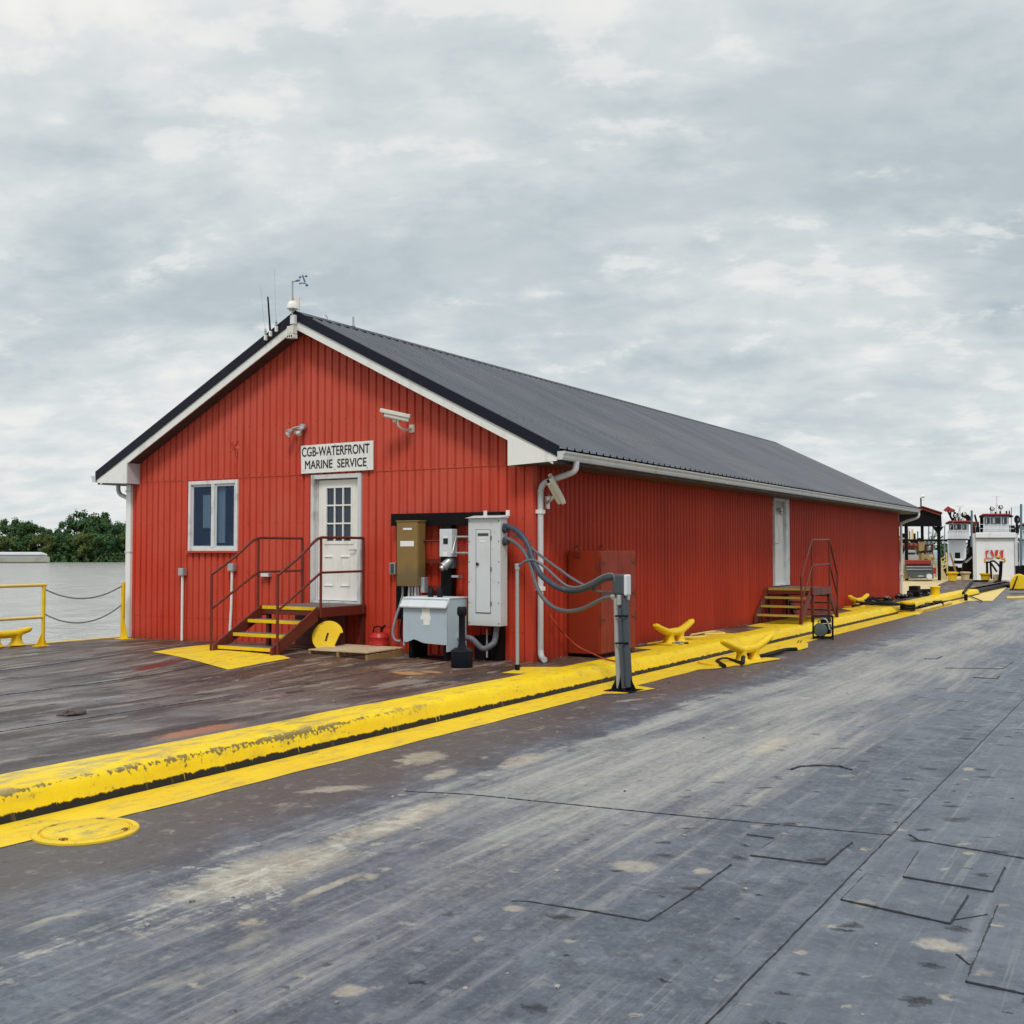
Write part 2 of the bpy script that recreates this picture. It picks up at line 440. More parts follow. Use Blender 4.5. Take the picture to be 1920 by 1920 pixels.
def m_deck_low():
    m, nt, g, b = new_mat('worn_steel_deck')
    x, y, z = g.pos()
    wob = g.noise(g.vec(0.0, y * 0.12, 0.0), 1.0, 2)
    xw = x + (wob - 0.5) * 0.5
    s1 = g.noise(g.vec(xw * 1.3, y * 0.20, 0.0), 1.0, 7, 0.62, 0.4)        # broad drive streaks
    s2 = g.noise(g.vec(xw * 9.0, y * 0.45, 3.0), 1.0, 6, 0.65, 0.2)        # tyre brushing
    s3 = g.noise(g.vec(xw * 38.0, y * 1.1, 6.0), 1.0, 3, 0.6)
    p1 = g.noise(g.vec(x, y, 0.0), 1.7, 8, 0.66, 0.3)
    p2 = g.noise(g.vec(x, y, 2.0), 7.5, 6, 0.65)
    grit = g.noise(g.vec(x, y, 5.0), 70.0, 3, 0.7)
    # base: blue grey mill scale
    c = g.mix(p1.step(0.28, 0.72), (0.042, 0.053, 0.078), (0.125, 0.141, 0.176))
    c = g.mix(p2.step(0.48, 0.66) * 0.55, c, (0.042, 0.048, 0.064))
    p3 = g.noise(g.vec(x, y, 8.0), 24.0, 6, 0.7)
    c = g.mix(p3.step(0.50, 0.68) * 0.40, c, (0.21, 0.215, 0.225))
    c = g.mix(p3.step(0.46, 0.34) * 0.35, c, (0.04, 0.044, 0.056))
    c = g.mix(s2.step(0.50, 0.70) * 0.42, c, (0.235, 0.24, 0.25))
    c = g.mix(s3.step(0.54, 0.68) * s2.step(0.38, 0.56) * 0.6, c, (0.075, 0.08, 0.095))
    q1 = g.noise(g.vec(x + s2 * 0.1, y * 0.8, 21.0), 8.0, 6, 0.68)
    q2 = g.noise(g.vec(x * 1.4, y * 0.7, 31.0), 17.0, 5, 0.7)
    c = g.mix(q1.step(0.54, 0.68) * (q2 * 0.75), c, (0.27, 0.275, 0.275))
    c = g.mix(q2.step(0.42, 0.34) * 0.6, c, (0.026, 0.030, 0.040))
    c = g.mix(q1.step(0.42, 0.35) * 0.5, c, (0.036, 0.041, 0.056))
    s4 = g.noise(g.vec(xw * 20.0 + 7.0, y * 0.35, 12.0), 1.0, 5, 0.65, 0.1)
    c = g.mix(s4.step(0.54, 0.68) * s1.step(0.40, 0.60) * (q2 * 0.7 + 0.1), c, (0.33, 0.325, 0.31))
    # dusty wheel lane
    lane = (xw + (p1 - 0.5) * 1.1).step(2.70, 3.25) * (y.step(-10.5, -5.5) * 0.6 + 0.4) * (xw + (p1 - 0.5) * 1.6).step(6.6, 4.4)
    dust = (lane * 0.36 + s1 * 0.75 + s2 * 0.45 + p2 * 0.30 + p3 * 0.12 - 0.80).step(0.14, 0.52)
    c = g.mix(dust * (q2 * 0.9 + 0.2), c, (0.41, 0.39, 0.35))
    # second, fainter dust trail close to the coaming in the foreground
    tr2 = (1.0 - ((xw - 3.45 + (p1 - 0.5) * 0.8).abs() / 0.55)).clamp() * y.step(-4.5, -8.0)
    d2 = (tr2 * 0.50 + s2 * 0.95 + p2 * 0.75 + p3 * 0.3 - 1.16).step(0.22, 0.50)
    c = g.mix(d2 * (q2 * 0.9 + 0.25), c, (0.46, 0.435, 0.385))
    # dark, rust purple margin beside the painted line
    mar = (xw + (p1 - 0.5) * 0.9 + (s1 - 0.5) * 0.6).step(3.05, 2.35)
    mc = g.mix(p2, (0.045, 0.038, 0.043), (0.105, 0.090, 0.088))
    mc = g.mix((y + (p1 - 0.5) * 5.0).step(-3.5, 1.5) * 0.55, mc, (0.105, 0.068, 0.056))
    mc = g.mix(q1.step(0.54, 0.64) * q2 * 0.8, mc, (0.24, 0.215, 0.19)); mc = g.mix(q2.step(0.44, 0.34) * 0.6, mc, (0.022, 0.018, 0.020))
    c = g.mix(mar * 0.85, c, mc)
    pale = (g.noise(g.vec(x * 0.9, y * 0.35, 9.0), 2.4, 6, 0.6, 0.5)).step(0.62, 0.74) * x.step(1.75, 1.95) * x.step(5.2, 3.6)
    c = g.mix(pale * 0.62, c, (0.43, 0.39, 0.31))
    # cleaner plate right of the long weld
    cl = (x - 6.24).step(0.0, 0.03)
    c = g.mix(cl * 0.35, c, g.mix(p1, (0.095, 0.110, 0.140), (0.15, 0.163, 0.19)))
    # dried mud spots: irregular rings left by puddles
    wx = x + (p2 - 0.5) * 0.20 + (p3 - 0.5) * 0.06; wy = y + (p1 - 0.5) * 0.3 + (p2 - 0.5) * 0.16 + (p3 - 0.5) * 0.06
    h = None
    spots = None
    for sc_, off, thr, amp in ((1.25, 0.0, 0.56, 0.27), (2.9, 5.0, 0.66, 0.40), (0.8, 11.0, 0.74, 0.30)):
        d, (cr, cg, cb) = g.voro(g.vec(wx + off, wy * 0.85 + off * 3.1, 0.0), sc_)
        r = (cr - thr).max(0.0) * amp + 0.0001
        k = (1.0 - d / r + (q2 - 0.5) * 0.8).clamp().step(0.05, 0.7) * cr.step(thr, thr + 0.02)
        k = k * (cg * 0.6 + 0.4)
        spots = k if spots is None else spots.max(k)
    spots = spots * x.step(1.95, 2.5)
    sc2 = g.mix(p2, (0.40, 0.335, 0.24), (0.50, 0.44, 0.33))
    c = g.mix(spots * (p3 * 0.5 + 0.35), c, sc2)
    # big puddles of dried mud where the plate is dished
    pud = None
    for (qx, qy, rx, ry, an) in ((6.86, -8.16, 0.115, 0.10, 0.2), (3.42, -8.9, 0.30, 0.62, 0.0), (3.35, -7.6, 0.16, 0.75, 0.05), (3.9, -8.95, 0.04, 0.30, 0.03), (4.88, -9.95, 0.07, 0.07, 0),
                             (5.15, -7.75, 0.15, 0.12, 0.3), (4.93, -8.73, 0.06, 0.05, 0), (2.35, -7.1, 0.30, 0.10, 0.9), (2.2, -5.75, 0.22, 0.32, 0.4), (2.75, -6.2, 0.10, 0.25, 0.2),
                             (3.0, -5.4, 0.14, 0.4, 0.1), (4.6, -3.6, 0.12, 0.5, 0.05), (6.2, -10.3, 0.08, 0.12, 0), (6.02, -9.9, 0.05, 0.06, 0), (6.75, -9.3, 0.09, 0.06, 0)):
        ax = x - qx + (p2 - 0.5) * 0.5 * min(rx, 0.3) * 2.4 + (p1 - 0.5) * rx * 0.8
        ay = y - qy + (p1 - 0.5) * ry * 1.2 + (p2 - 0.5) * ry * 0.7
        ca_, sa_ = math.cos(an), math.sin(an)
        e = ((ax * ca_ + ay * sa_) / rx)._m('POWER', 2.0) + ((ay * ca_ - ax * sa_) / ry)._m('POWER', 2.0)
        k = (e + (p3 - 0.5) * 2.2 + (s2 - 0.5) * (2.0 if ry > 0.3 else 0.3)).step(1.25, 0.25)
        pud = k if pud is None else pud.max(k)
    c = g.mix(pud * (q2 * 0.9 + 0.15), c, g.mix(p2.step(0.3, 0.7), (0.36, 0.295, 0.205), (0.48, 0.44, 0.37)))
    # splash rays round the mud slap near the camera
    ax = x - 3.42; ay = y + 8.95
    ang = ay._m('ARCTAN2', ax); rad = (ax * ax + ay * ay * 0.5).sqrt()
    rays = g.noise(g.vec(ang * 1.5 + p2 * 0.8, rad * 0.9, 0.0), 1.6, 6, 0.75)
    spl = (rays - rad * 0.34 + (p3 - 0.5) * 0.45 + (s2 - 0.5) * 0.5).step(0.44, 0.56) * rad.step(1.1, 0.7)
    c = g.mix(spl * 0.6, c, (0.50, 0.475, 0.42))
    # pits and dents
    d, (cr, cg, cb) = g.voro(g.vec(wx + 40.0, wy * 1.5, 2.0), 2.3)
    r = (cr - 0.45).max(0.0) * 0.34 + 0.0001
    dent = (1.0 - d / r).clamp() * cr.step(0.45, 0.5) * (x.step(4.0, 5.4) * 0.85 + 0.15)
    c = g.mix(dent.step(0.2, 0.75) * 0.65, c, (0.030, 0.031, 0.038))
    wht = grit.step(0.76, 0.80) * p1.step(0.52, 0.6)
    c = g.mix(wht * 0.6, c, (0.55, 0.55, 0.53))
    hgt = p1 * 0.9 + p2 * 0.28 + p3 * 0.12 + q2 * 0.07 + grit * 0.03 - dent * 1.5 + spots * 0.10 + s3 * 0.03
    ro = (p2 * 0.28 + q2 * 0.15 + 0.26 - mar * 0.05 + dust * 0.25).clamp()
    finish(nt, b, c, ro, 0.0, hgt, 0.024, 0.36)
    return m
DECKLOW = m_deck_low()

def m_deck_top():
    m, nt, g, b = new_mat('rusty_plate_deck')
    x, y, z = g.pos()
    s1 = g.noise(g.vec(x * 1.5, y * 0.30, 0.0), 1.0, 7, 0.62, 0.5)
    s2 = g.noise(g.vec(x * 4.2, y * 0.9, 4.0), 1.0, 6, 0.65, 0.3)
    p1 = g.noise(g.vec(x, y, 0.0), 1.2, 7, 0.62)
    p2 = g.noise(g.vec(x, y, 2.0), 9.0, 5, 0.65)
    near = (y + (p1 - 0.5) * 3.0 + x * 0.25).step(-6.6, -2.0)           # rustier towards the building
    s3 = g.noise(g.vec(x * 11.0, y * 1.3, 9.0), 1.0, 6, 0.68, 0.2)
    p3 = g.noise(g.vec(x, y, 8.0), 26.0, 5, 0.7)
    c = g.mix(p1.step(0.3, 0.7), (0.070, 0.060, 0.062), (0.175, 0.163, 0.165))
    rust = g.mix((p2 * 0.6 + s2 * 0.4).step(0.34, 0.62), (0.042, 0.018, 0.010), (0.175, 0.085, 0.045))
    c = g.mix((near * 1.0 + (s1 - 0.5) * 0.6).clamp() * 0.95, c, rust)
    c = g.mix(s1.step(0.48, 0.57) * 0.75, c, (0.036, 0.025, 0.026))
    c = g.mix(s3.step(0.52, 0.60) * 0.50, c, (0.032, 0.024, 0.026))
    c = g.mix(s2.step(0.53, 0.60) * (p3 * 0.6 + 0.3), c, (0.27, 0.24, 0.205))
    c = g.mix(p3.step(0.52, 0.66) * 0.40, c, (0.20, 0.165, 0.145))
    c = g.mix(p3.step(0.46, 0.36) * 0.40, c, (0.030, 0.022, 0.021))
    blk = g.noise(g.vec(x * 3.0, y * 1.1, 7.0), 1.4, 5, 0.6).step(0.62, 0.66)
    c = g.mix(blk * 0.8, c, (0.022, 0.017, 0.017))
    # orange rust spill and the paint smear by the coaming
    for (qx, qy, rx, ry, col) in ((-0.62, -2.15, 0.24, 0.16, (0.50, 0.26, 0.11)), (-0.45, -1.9, 0.2, 0.1, (0.45, 0.22, 0.09)), (0.42, -6.6, 0.16, 0.55, (0.42, 0.16, 0.075))):
        e = ((x - qx + (p2 - 0.5) * 0.3) / rx)._m('POWER', 2.0) + ((y - qy + (p1 - 0.5) * 0.5) / ry)._m('POWER', 2.0)
        c = g.mix(e.step(1.2, 0.4) * 0.7, c, col)
    # wet film lying in the shallow dishes
    wet = (s1 * 0.5 + g.noise(g.vec(x * 1.6, y * 0.5, 12.0), 1.2, 4) * 0.5)
    wm = wet.step(0.55, 0.60) * y.step(-1.5, -3.5) * x.step(0.0, -2.0)
    c = g.mix(wm * 0.5, c, (0.05, 0.047, 0.05))
    c = g.mix(x.step(0.2, 0.62) * 0.35, c, (0.10, 0.08, 0.08))
    ro = (p2 * 0.22 + 0.42 - wm * 0.36).clamp()
    buck = (x * (2 * PI / 0.62))._m('SINE') * 0.35
    finish(nt, b, c, ro, 0.0, p1 * 0.8 + s2 * 0.3 + p2 * 0.2 + buck * (1.0 - wm * 0.8) - wm * 0.2, 0.02, 0.17)
    return m
DECKTOP = m_deck_top()

def m_water():
    m, nt, g, b = new_mat('river_water')
    x, y, z = g.pos()
    n1 = g.noise(g.vec(x * 0.30 + y * 0.1, y * 0.22, 0.0), 1.0, 7, 0.66, 0.6)
    n2 = g.noise(g.vec(x * 1.2, y * 1.9, 0.0), 1.0, 5, 0.6, 0.4)
    n3 = g.noise(g.vec(x * 0.02, y * 0.05, 0.0), 1.0, 3)
    c = g.mix(n1.step(0.3, 0.7), (0.38, 0.37, 0.345), (0.52, 0.51, 0.48))  # light and dark of the ripples put into the colour
    finish(nt, b, c, 0.12, 0.0, n1 * 1.0 + n2 * 0.25 + n3, 0.42, 0.5)
    return m
WATER = m_water()

WHITE = paint('white_trim', (0.78, 0.78, 0.75), 0.45, var=0.10, dirt=(0.42, 0.40, 0.36), dirt_amt=0.35)
DIRTYWHITE = paint('grimy_white', (0.70, 0.71, 0.70), 0.5, var=0.25, dirt=(0.30, 0.27, 0.23), dirt_amt=0.6, scale=5)
DOORW = paint('door_white', (0.80, 0.78, 0.74), 0.42, var=0.12, dirt=(0.55, 0.46, 0.35), dirt_amt=0.45, scale=2.0)
FRAMEW = paint('door_frame_grey', (0.60, 0.61, 0.62), 0.5, var=0.3, dirt=(0.20, 0.19, 0.18), dirt_amt=0.7, scale=5)
GUTTER = paint('gutter_grey', (0.55, 0.57, 0.59), 0.38, var=0.15, dirt=(0.3, 0.3, 0.3))
BLACKTRIM = paint('black_trim', (0.009, 0.011, 0.020), 0.45, var=0.2, dirt=(0.03, 0.03, 0.036), bump=0.001, spec=0.18)
BLACK = paint('black_steel', (0.006, 0.005, 0.006), 0.55, var=0.2, dirt=(0.022, 0.014, 0.012), spec=0.12)
BLACKPL = paint('black_plastic', (0.006, 0.008, 0.014), 0.45, var=0.15, dirt=(0.02, 0.02, 0.022), streak=False, spec=0.2)
RUBBER = paint('rubber_hose', (0.008, 0.008, 0.009), 0.6, spec=0.15, var=0.3, dirt=(0.04, 0.036, 0.034), scale=12, streak=False)
RAIL = paint('red_oxide_steel', (0.145, 0.027, 0.016), 0.45, var=0.3, dirt=(0.07, 0.02, 0.015), scale=6)
RAILDK = paint('dark_red_oxide', (0.12, 0.022, 0.013), 0.5, var=0.3, dirt=(0.04, 0.014, 0.01), scale=6)
CABRED = paint('cabinet_red', (0.25, 0.029, 0.010), 0.5, var=0.35, dirt=(0.10, 0.019, 0.010), scale=2.5, dirt_amt=0.6, spec=0.2)
GREYPANEL = paint('panel_grey', (0.60, 0.635, 0.655), 0.42, var=0.10, dirt=(0.45, 0.38, 0.29), dirt_amt=0.3, scale=2.5)
BLUEGREY = paint('transformer_grey', (0.42, 0.50, 0.56), 0.42, var=0.15, dirt=(0.30, 0.33, 0.33), dirt_amt=0.3, scale=2.5)
GALV = paint('galvanised', (0.46, 0.48, 0.50), 0.38, 0.6, var=0.3, scale=14, streak=False)
PVC = paint('grey_pvc', (0.33, 0.345, 0.36), 0.45, var=0.15)
POSTGREY = paint('post_grey', (0.062, 0.077, 0.094), 0.45, 0.1, var=0.35, dirt=(0.10, 0.10, 0.10), scale=8)
HOSE = paint('flex_conduit', (0.045, 0.058, 0.084), 0.42, var=0.2, dirt=(0.20, 0.18, 0.18), streak=False)
HOSEL = paint('flex_conduit_grey', (0.115, 0.114, 0.134), 0.45, var=0.25, dirt=(0.24, 0.20, 0.20), streak=False)
CAMW = paint('camera_beige', (0.66, 0.64, 0.57), 0.4, var=0.08)
INK = paint('black_ink', (0.012, 0.012, 0.014), 0.5, var=0.05)
PAPER = paint('paper_label', (0.80, 0.79, 0.76), 0.6, var=0.08, dirt=(0.5, 0.45, 0.4))
REDCAN = paint('red_can', (0.42, 0.02, 0.015), 0.35, var=0.15)
REDROOF = paint('boat_red', (0.30, 0.03, 0.03), 0.5, var=0.25)
BOATW = paint('boat_white', (0.74, 0.76, 0.78), 0.45, var=0.12, dirt=(0.4, 0.38, 0.35), scale=0.8)
ORANGE = paint('orange_cord', (0.42, 0.06, 0.03), 0.5, var=0.1, streak=False)
SKIFF = paint('skiff_grey', (0.085, 0.105, 0.115), 0.4, 0.2, var=0.5, dirt=(0.24, 0.26, 0.25), scale=3)
WELD = paint('weld_bead', (0.018, 0.019, 0.024), 0.5, 0.2, var=0.4, dirt=(0.10, 0.08, 0.07), scale=20, streak=False)
BARGE = paint('barge_hull', (0.36, 0.345, 0.31), 0.6, var=0.3, dirt=(0.20, 0.13, 0.09), dirt_amt=0.8, scale=0.3)
BARGETOP = paint('barge_cover', (0.70, 0.72, 0.72), 0.5, var=0.15, scale=0.3)
CHROME = paint('lamp_metal', (0.66, 0.66, 0.66), 0.25, 0.7, var=0.2, scale=20)
TRUNK = paint('bark', (0.075, 0.062, 0.05), 0.8, var=0.4, scale=2)
BANK = paint('bank_earth', (0.035, 0.038, 0.028), 0.9, var=0.5, scale=0.2, streak=False)

m, nt, g, b = new_mat('brown_cabinet_paint')
x, y, z = g.pos()
n1 = g.noise(g.vec(x, y, z), 3.0, 6, 0.6); n2 = g.noise(g.vec(x * 9.0, y * 9.0, z * 2.0), 1.0, 5)
c = g.mix(n1, (0.19, 0.115, 0.030), (0.27, 0.17, 0.055))
c = g.mix(((z * -1.0 + n1 * 0.5 + n2 * 0.35)).step(-1.05, -0.75) * 0.55, c, (0.075, 0.065, 0.035))
finish(nt, b, c, 0.5, 0.0, n1, 0.003); BROWN = m

def m_wood(name, a, d):
    m, nt, g, b = new_mat(name)
    x, y, z = g.obj()
    n = g.noise(g.vec(x * 2.0, y * 30.0, z * 30.0), 1.0, 5, 0.6); n2 = g.noise(g.vec(x, y, z), 3.0, 4)
    c = g.mix((n * 0.6 + n2 * 0.4).step(0.3, 0.7), a, d)
    finish(nt, b, c, 0.7, 0.0, n, 0.003); return m
WOOD = m_wood('pale_pallet_wood', (0.55, 0.43, 0.29), (0.40, 0.28, 0.16))
WOODD = m_wood('amber_pallet_wood', (0.36, 0.21, 0.08), (0.25, 0.14, 0.06))

m, nt, g, b = new_mat('window_glass')
b.inputs['Base Color'].default_value = (0.02, 0.05, 0.12, 1); b.inputs['Roughness'].default_value = 0.03
b.inputs['Specular IOR Level'].default_value = 0.5
tr = nt.nodes.new('ShaderNodeBsdfTransparent'); tr.inputs[0].default_value = (0.84, 0.91, 0.97, 1)
mx = nt.nodes.new('ShaderNodeMixShader'); mx.inputs[0].default_value = 0.34
nt.links.new(tr.outputs[0], mx.inputs[1]); nt.links.new(b.outputs[0], mx.inputs[2])
nt.links.new(mx.outputs[0], nt.nodes['Material Output'].inputs['Surface'])
GLASS = m
m, nt, g, b = new_mat('dark_glass')
finish(nt, b, (0.020, 0.034, 0.060), 0.05, 0.0, None, spec=0.5); DKGLASS = m
m, nt, g, b = new_mat('reflection_cloth')
x, y, z = g.obj(); n = g.noise(g.vec(x * 14.0, 0.0, z * 0.6), 1.0, 3)
finish(nt, b, g.mix(n, (0.70, 0.80, 0.84), (0.90, 0.92, 0.90)), 0.8); CURTAINREFL = m
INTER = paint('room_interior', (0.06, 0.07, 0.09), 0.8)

def m_leaf(name, a, d):
    m, nt, g, b = new_mat(name)
    x, y, z = g.pos()
    n = g.noise(g.vec(x, y, z), 0.35, 4); n2 = g.noise(g.vec(x, y, z), 2.5, 3)
    c = g.mix((n * 0.6 + n2 * 0.4).step(0.32, 0.68), a, d)
    r = g.rnd(); c = g.mix(r * 0.30, c, (0.075, 0.085, 0.022))
    finish(nt, b, c, 0.7, spec=0.2); return m
LEAF = m_leaf('leaf_green', (0.016, 0.048, 0.022), (0.058, 0.135, 0.042))
LEAFY = m_leaf('leaf_olive', (0.050, 0.085, 0.022), (0.130, 0.165, 0.045))

# ------------------------------------------------------------------ setting: river, decks, kerb
def grid(name, x0, x1, y0, y1, nx, ny, zf, mat):
    mb = MB(); vs = [[mb.bm.verts.new((x0 + (x1 - x0) * i / nx, y0 + (y1 - y0) * j / ny, zf(x0 + (x1 - x0) * i / nx, y0 + (y1 - y0) * j / ny))) for j in range(ny + 1)] for i in range(nx + 1)]
    for i in range(nx):
        for j in range(ny): mb.bm.faces.new((vs[i][j], vs[i + 1][j], vs[i + 1][j + 1], vs[i][j + 1]))
    o = mb.build(name, mat, smooth=True, recalc=False); o['kind'] = 'structure'; return o

ZW = -1.55
grid('river', -1600, 1600, -400, 3200, 40, 40, lambda x, y: ZW, WATER)
# the building's deck, slightly bulged in front of the office door, with a steel side
DX0, DX1, DY0, DY1 = -8.75, 0.655, -17.0, 49.0
deck = grid('deck', DX0, DX1, DY0, DY1, 40, 200, lambda x, y: hump(x, y), DECKTOP)
mb = MB(); mb.b2((DX0, DY0, -1.9), (DX1 + 0.4, DY1, -0.06)); tag(mb.build('barge_hull', BLACK), kind='structure')
mb = MB(); mb.b2((DX0 - 0.03, DY0, -0.12), (DX0 + 0.10, DY1, 0.018)); tag(mb.build('deck_edge', YPALE, bevel=0.01), kind='structure')
drive = grid('driveway', 1.2, 42.0, -20.0, 62.0, 2, 2, lambda x, y: LOW, DECKLOW)
mb = MB(); mb.b2((1.22, -20, -1.9), (41.9, 61.9, LOW - 0.02)); tag(mb.build('driveway_hull', BLACK), kind='structure')
# raised yellow coaming between the two decks
prof = [(0.652, -0.05), (0.655, 0.006), (0.70, 0.014), (1.03, 0.016), (1.085, 0.010), (1.125, -0.008), (1.150, -0.035), (1.166, -0.075), (1.186, -0.13), (1.205, -0.185), (1.21, -0.30)]
mb = MB(); KY0, KY1, KN = -17.0, 34.0, 340; rows = []
for j in range(KN + 1):
    yy = KY0 + (KY1 - KY0) * j / KN; row = []
    for (px0, pz0) in prof:
        n1 = mnoise.noise((0.0, yy * 0.9, pz0 * 2)) * 0.012 + mnoise.noise((3.0, yy * 3.1, px0 * 3)) * 0.006
        row.append(mb.bm.verts.new((px0 + n1 * (1 if px0 > 1 else 0), yy, pz0 + n1 * (0.5 if 0.0 <= pz0 else 0))))
    rows.append(row)
for j in range(KN):
    for k in range(len(prof) - 1): mb.bm.faces.new((rows[j][k], rows[j + 1][k], rows[j + 1][k + 1], rows[j][k + 1]))
mb.bm.faces.new(rows[0]); mb.bm.faces.new(rows[-1][::-1])
o = mb.build('kerb', KERB, smooth=True); o['kind'] = 'structure'

def sheet(name, pts, mat, z, par=None):
    mb = MB(); mb.poly([(p[0], p[1], z if not callable(z) else z(p[0], p[1])) for p in pts]); o = mb.build(name, mat, recalc=False)
    if o.data.polygons[0].normal.z < 0: o.data.flip_normals()
    o['kind'] = 'structure'; return o
def wavy(x, y0, y1, n, amp, sd): return [(x + amp * mnoise.noise((sd, 0.0, (y0 + (y1 - y0) * i / n) * 1.7)), y0 + (y1 - y0) * i / n) for i in range(n + 1)]
sheet('painted_line', [(1.21, -17)] + wavy(1.705, -17, 33, 260, 0.02, 2.0) + [(1.21, 33)], YSTRIP, LOW + 0.004)
# patch in front of the steps (follows the bulge)
a_, b2_, c_, d_ = pz(285, 1223, 0.09), pz(395, 1208, 0.11), pz(545, 1233, 0.11), pz(428, 1250, 0.09)
mb = MB(); N = 14; rows = []
for i in range(N + 1):
    row = []
    for j in range(N + 1):
        s_, t_ = i / N, j / N
        p = (a_ * (1 - s_) + b2_ * s_) * (1 - t_) + (d_ * (1 - s_) + c_ * s_) * t_
        row.append(mb.bm.verts.new((p.x, p.y, hump(p.x, p.y) + 0.006)))
    rows.append(row)
for i in range(N):
    for j in range(N): mb.bm.faces.new((rows[i][j], rows[i + 1][j], rows[i + 1][j + 1], rows[i][j + 1]))
o = mb.build('painted_patch', YSTRIP, smooth=True)
if o.data.polygons[0].normal.z < 0: o.data.flip_normals()
o['kind'] = 'structure'
sheet('painted_patch', [(0.12, -1.42), (0.66, -1.30), (0.66, -0.35), (0.20, -0.62)], YSTRIP, 0.005)
sheet('painted_patch', [(0.15, 8.7), (0.66, 8.4), (0.66, 12.9), (0.10, 12.7)], YSTRIP, 0.005)
sheet('painted_patch', [(0.2, 4.9), (0.66, 4.8), (0.66, 6.6), (0.3, 6.7)], YSTRIP, 0.005)
sheet('painted_patch', [(0.25, 2.75), (0.66, 2.7), (0.66, 3.5), (0.4, 3.45)], YSTRIP, 0.005)
sheet('painted_patch', [(0.1, 16.6), (0.66, 15.6), (0.66, 18.9), (0.1, 18.6)], YSTRIP, 0.005)
sheet('painted_patch', [(1.70, -1.22), (1.93, -1.02), (2.06, -0.40), (1.70, -0.22)], YSTRIP, LOW + 0.008)
sheet('painted_patch', [(1.69, 1.95), (1.90, 2.35), (1.98, 2.75), (1.86, 3.2), (1.69, 3.3)], YSTRIP, LOW + 0.008)
sheet('tan_paint', [(DX0 + 0.1, 25.4), (0.05, 25.4), (-0.05, 29.6), (-1.5, 41), (-2.3, 48.6), (DX0 + 0.1, 48.6)], TAN, 0.005)
sheet('yellow_paint', [(pz(1803, 1127, LOW).x, pz(1803, 1127, LOW).y), (pz(1861, 1127, LOW).x, pz(1861, 1127, LOW).y), (pz(1888, 1101, LOW).x, pz(1888, 1101, LOW).y), (pz(1832, 1098, LOW).x, pz(1832, 1098, LOW).y)], YPALE, LOW + 0.008)

# deck plates and weld seams on the driveway
def weld(pts, z=LOW, r=0.0075, name='weld_seam', par=None):
    mb = MB(); P = []
    for (a0, b0), (a1, b1) in zip(pts[:-1], pts[1:]):
        n = max(2, int(math.hypot(a1 - a0, b1 - b0) / 0.025))
        for i in range(n): P.append((a0 + (a1 - a0) * i / n, b0 + (b1 - b0) * i / n))
    P.append(pts[-1])
    Q = [V((p[0] + mnoise.noise((p[0] * 7, p[1] * 7, 1)) * 0.006, p[1] + mnoise.noise((p[0] * 7, p[1] * 7, 9)) * 0.006, z)) for p in P]
    mb.tube(Q, [r * (1 + 0.75 * mnoise.noise((q.x * 34, q.y * 34, 3))) for q in Q], 6)
    o = mb.build(name, WELD, smooth=True, parent=par); o['kind'] = 'structure'; return o
def X2(px, py): q = pz(px, py, LOW); return (q.x, q.y)
weld([(6.245, -16), (6.245, 40)], r=0.005)
weld([X2(760, 1484), X2(880, 1490), X2(1060, 1508), X2(1300, 1532), (6.24, -6.30)], r=0.006)
weld([X2(1705, 1565), X2(1722, 1576), X2(1920, 1610), (8.6, -6.75)], r=0.007)
weld([X2(1485, 1443), X2(1500, 1438), X2(1540, 1436), X2(1575, 1438), X2(1597, 1444)], r=0.012)
weld([X2(960, 1690), X2(990, 1691), X2(1100, 1708), X2(1215, 1728), X2(1290, 1680), X2(1370, 1622)], r=0.006)
weld([X2(1792, 1790), X2(1820, 1810)], r=0.006); weld([X2(1785, 1726), X2(1850, 1715)], r=0.004)
weld([X2(1400, 1566), X2(1450, 1572)], r=0.008)
weld([X2(1733, 1236), X2(1756, 1236), X2(1766, 1231)], r=0.012); weld([X2(1824, 1271), X2(1870, 1273), X2(1873, 1268)], r=0.012)
def plate(corners, welds, dz=0.009):
    P = [X2(*c) for c in corners]
    mb = MB(); mb.prism([(p[0], p[1], LOW - 0.002) for p in P], (0, 0, dz + 0.002)); o = mb.build('deck_plate', DECKLOW, bevel=0.003); o['kind'] = 'structure'
    for i in welds: weld([P[i], P[(i + 1) % len(P)]], LOW + 0.002, 0.0068)
plate([(1408, 1605), (1545, 1622), (1598, 1580), (1470, 1567)], (0, 1, 3))
plate([(1693, 1645), (1860, 1673), (1883, 1628), (1722, 1599)], (0, 1, 3))
plate([(1578, 1688), (1780, 1733), (1815, 1680), (1625, 1640)], (0, 1, 3))
plate([(1812, 1842), (2060, 1895), (2080, 1745), (1872, 1700)], (0, 3))
plate([(1772, 1253), (1880, 1254), (1900, 1241), (1795, 1241)], (0, 1))
# long plate seams on the building's deck
for xs in (-1.05, -3.25, -5.45):
    for y0, y1 in ((-16, -0.3),):
        o = weld([(xs, y0), (xs, y1)], 0.0, 0.006)
        for vv in o.data.vertices:
            wx_, wy_ = vv.co.x + o.location.x, vv.co.y + o.location.y; vv.co.z += hump(wx_, wy_)

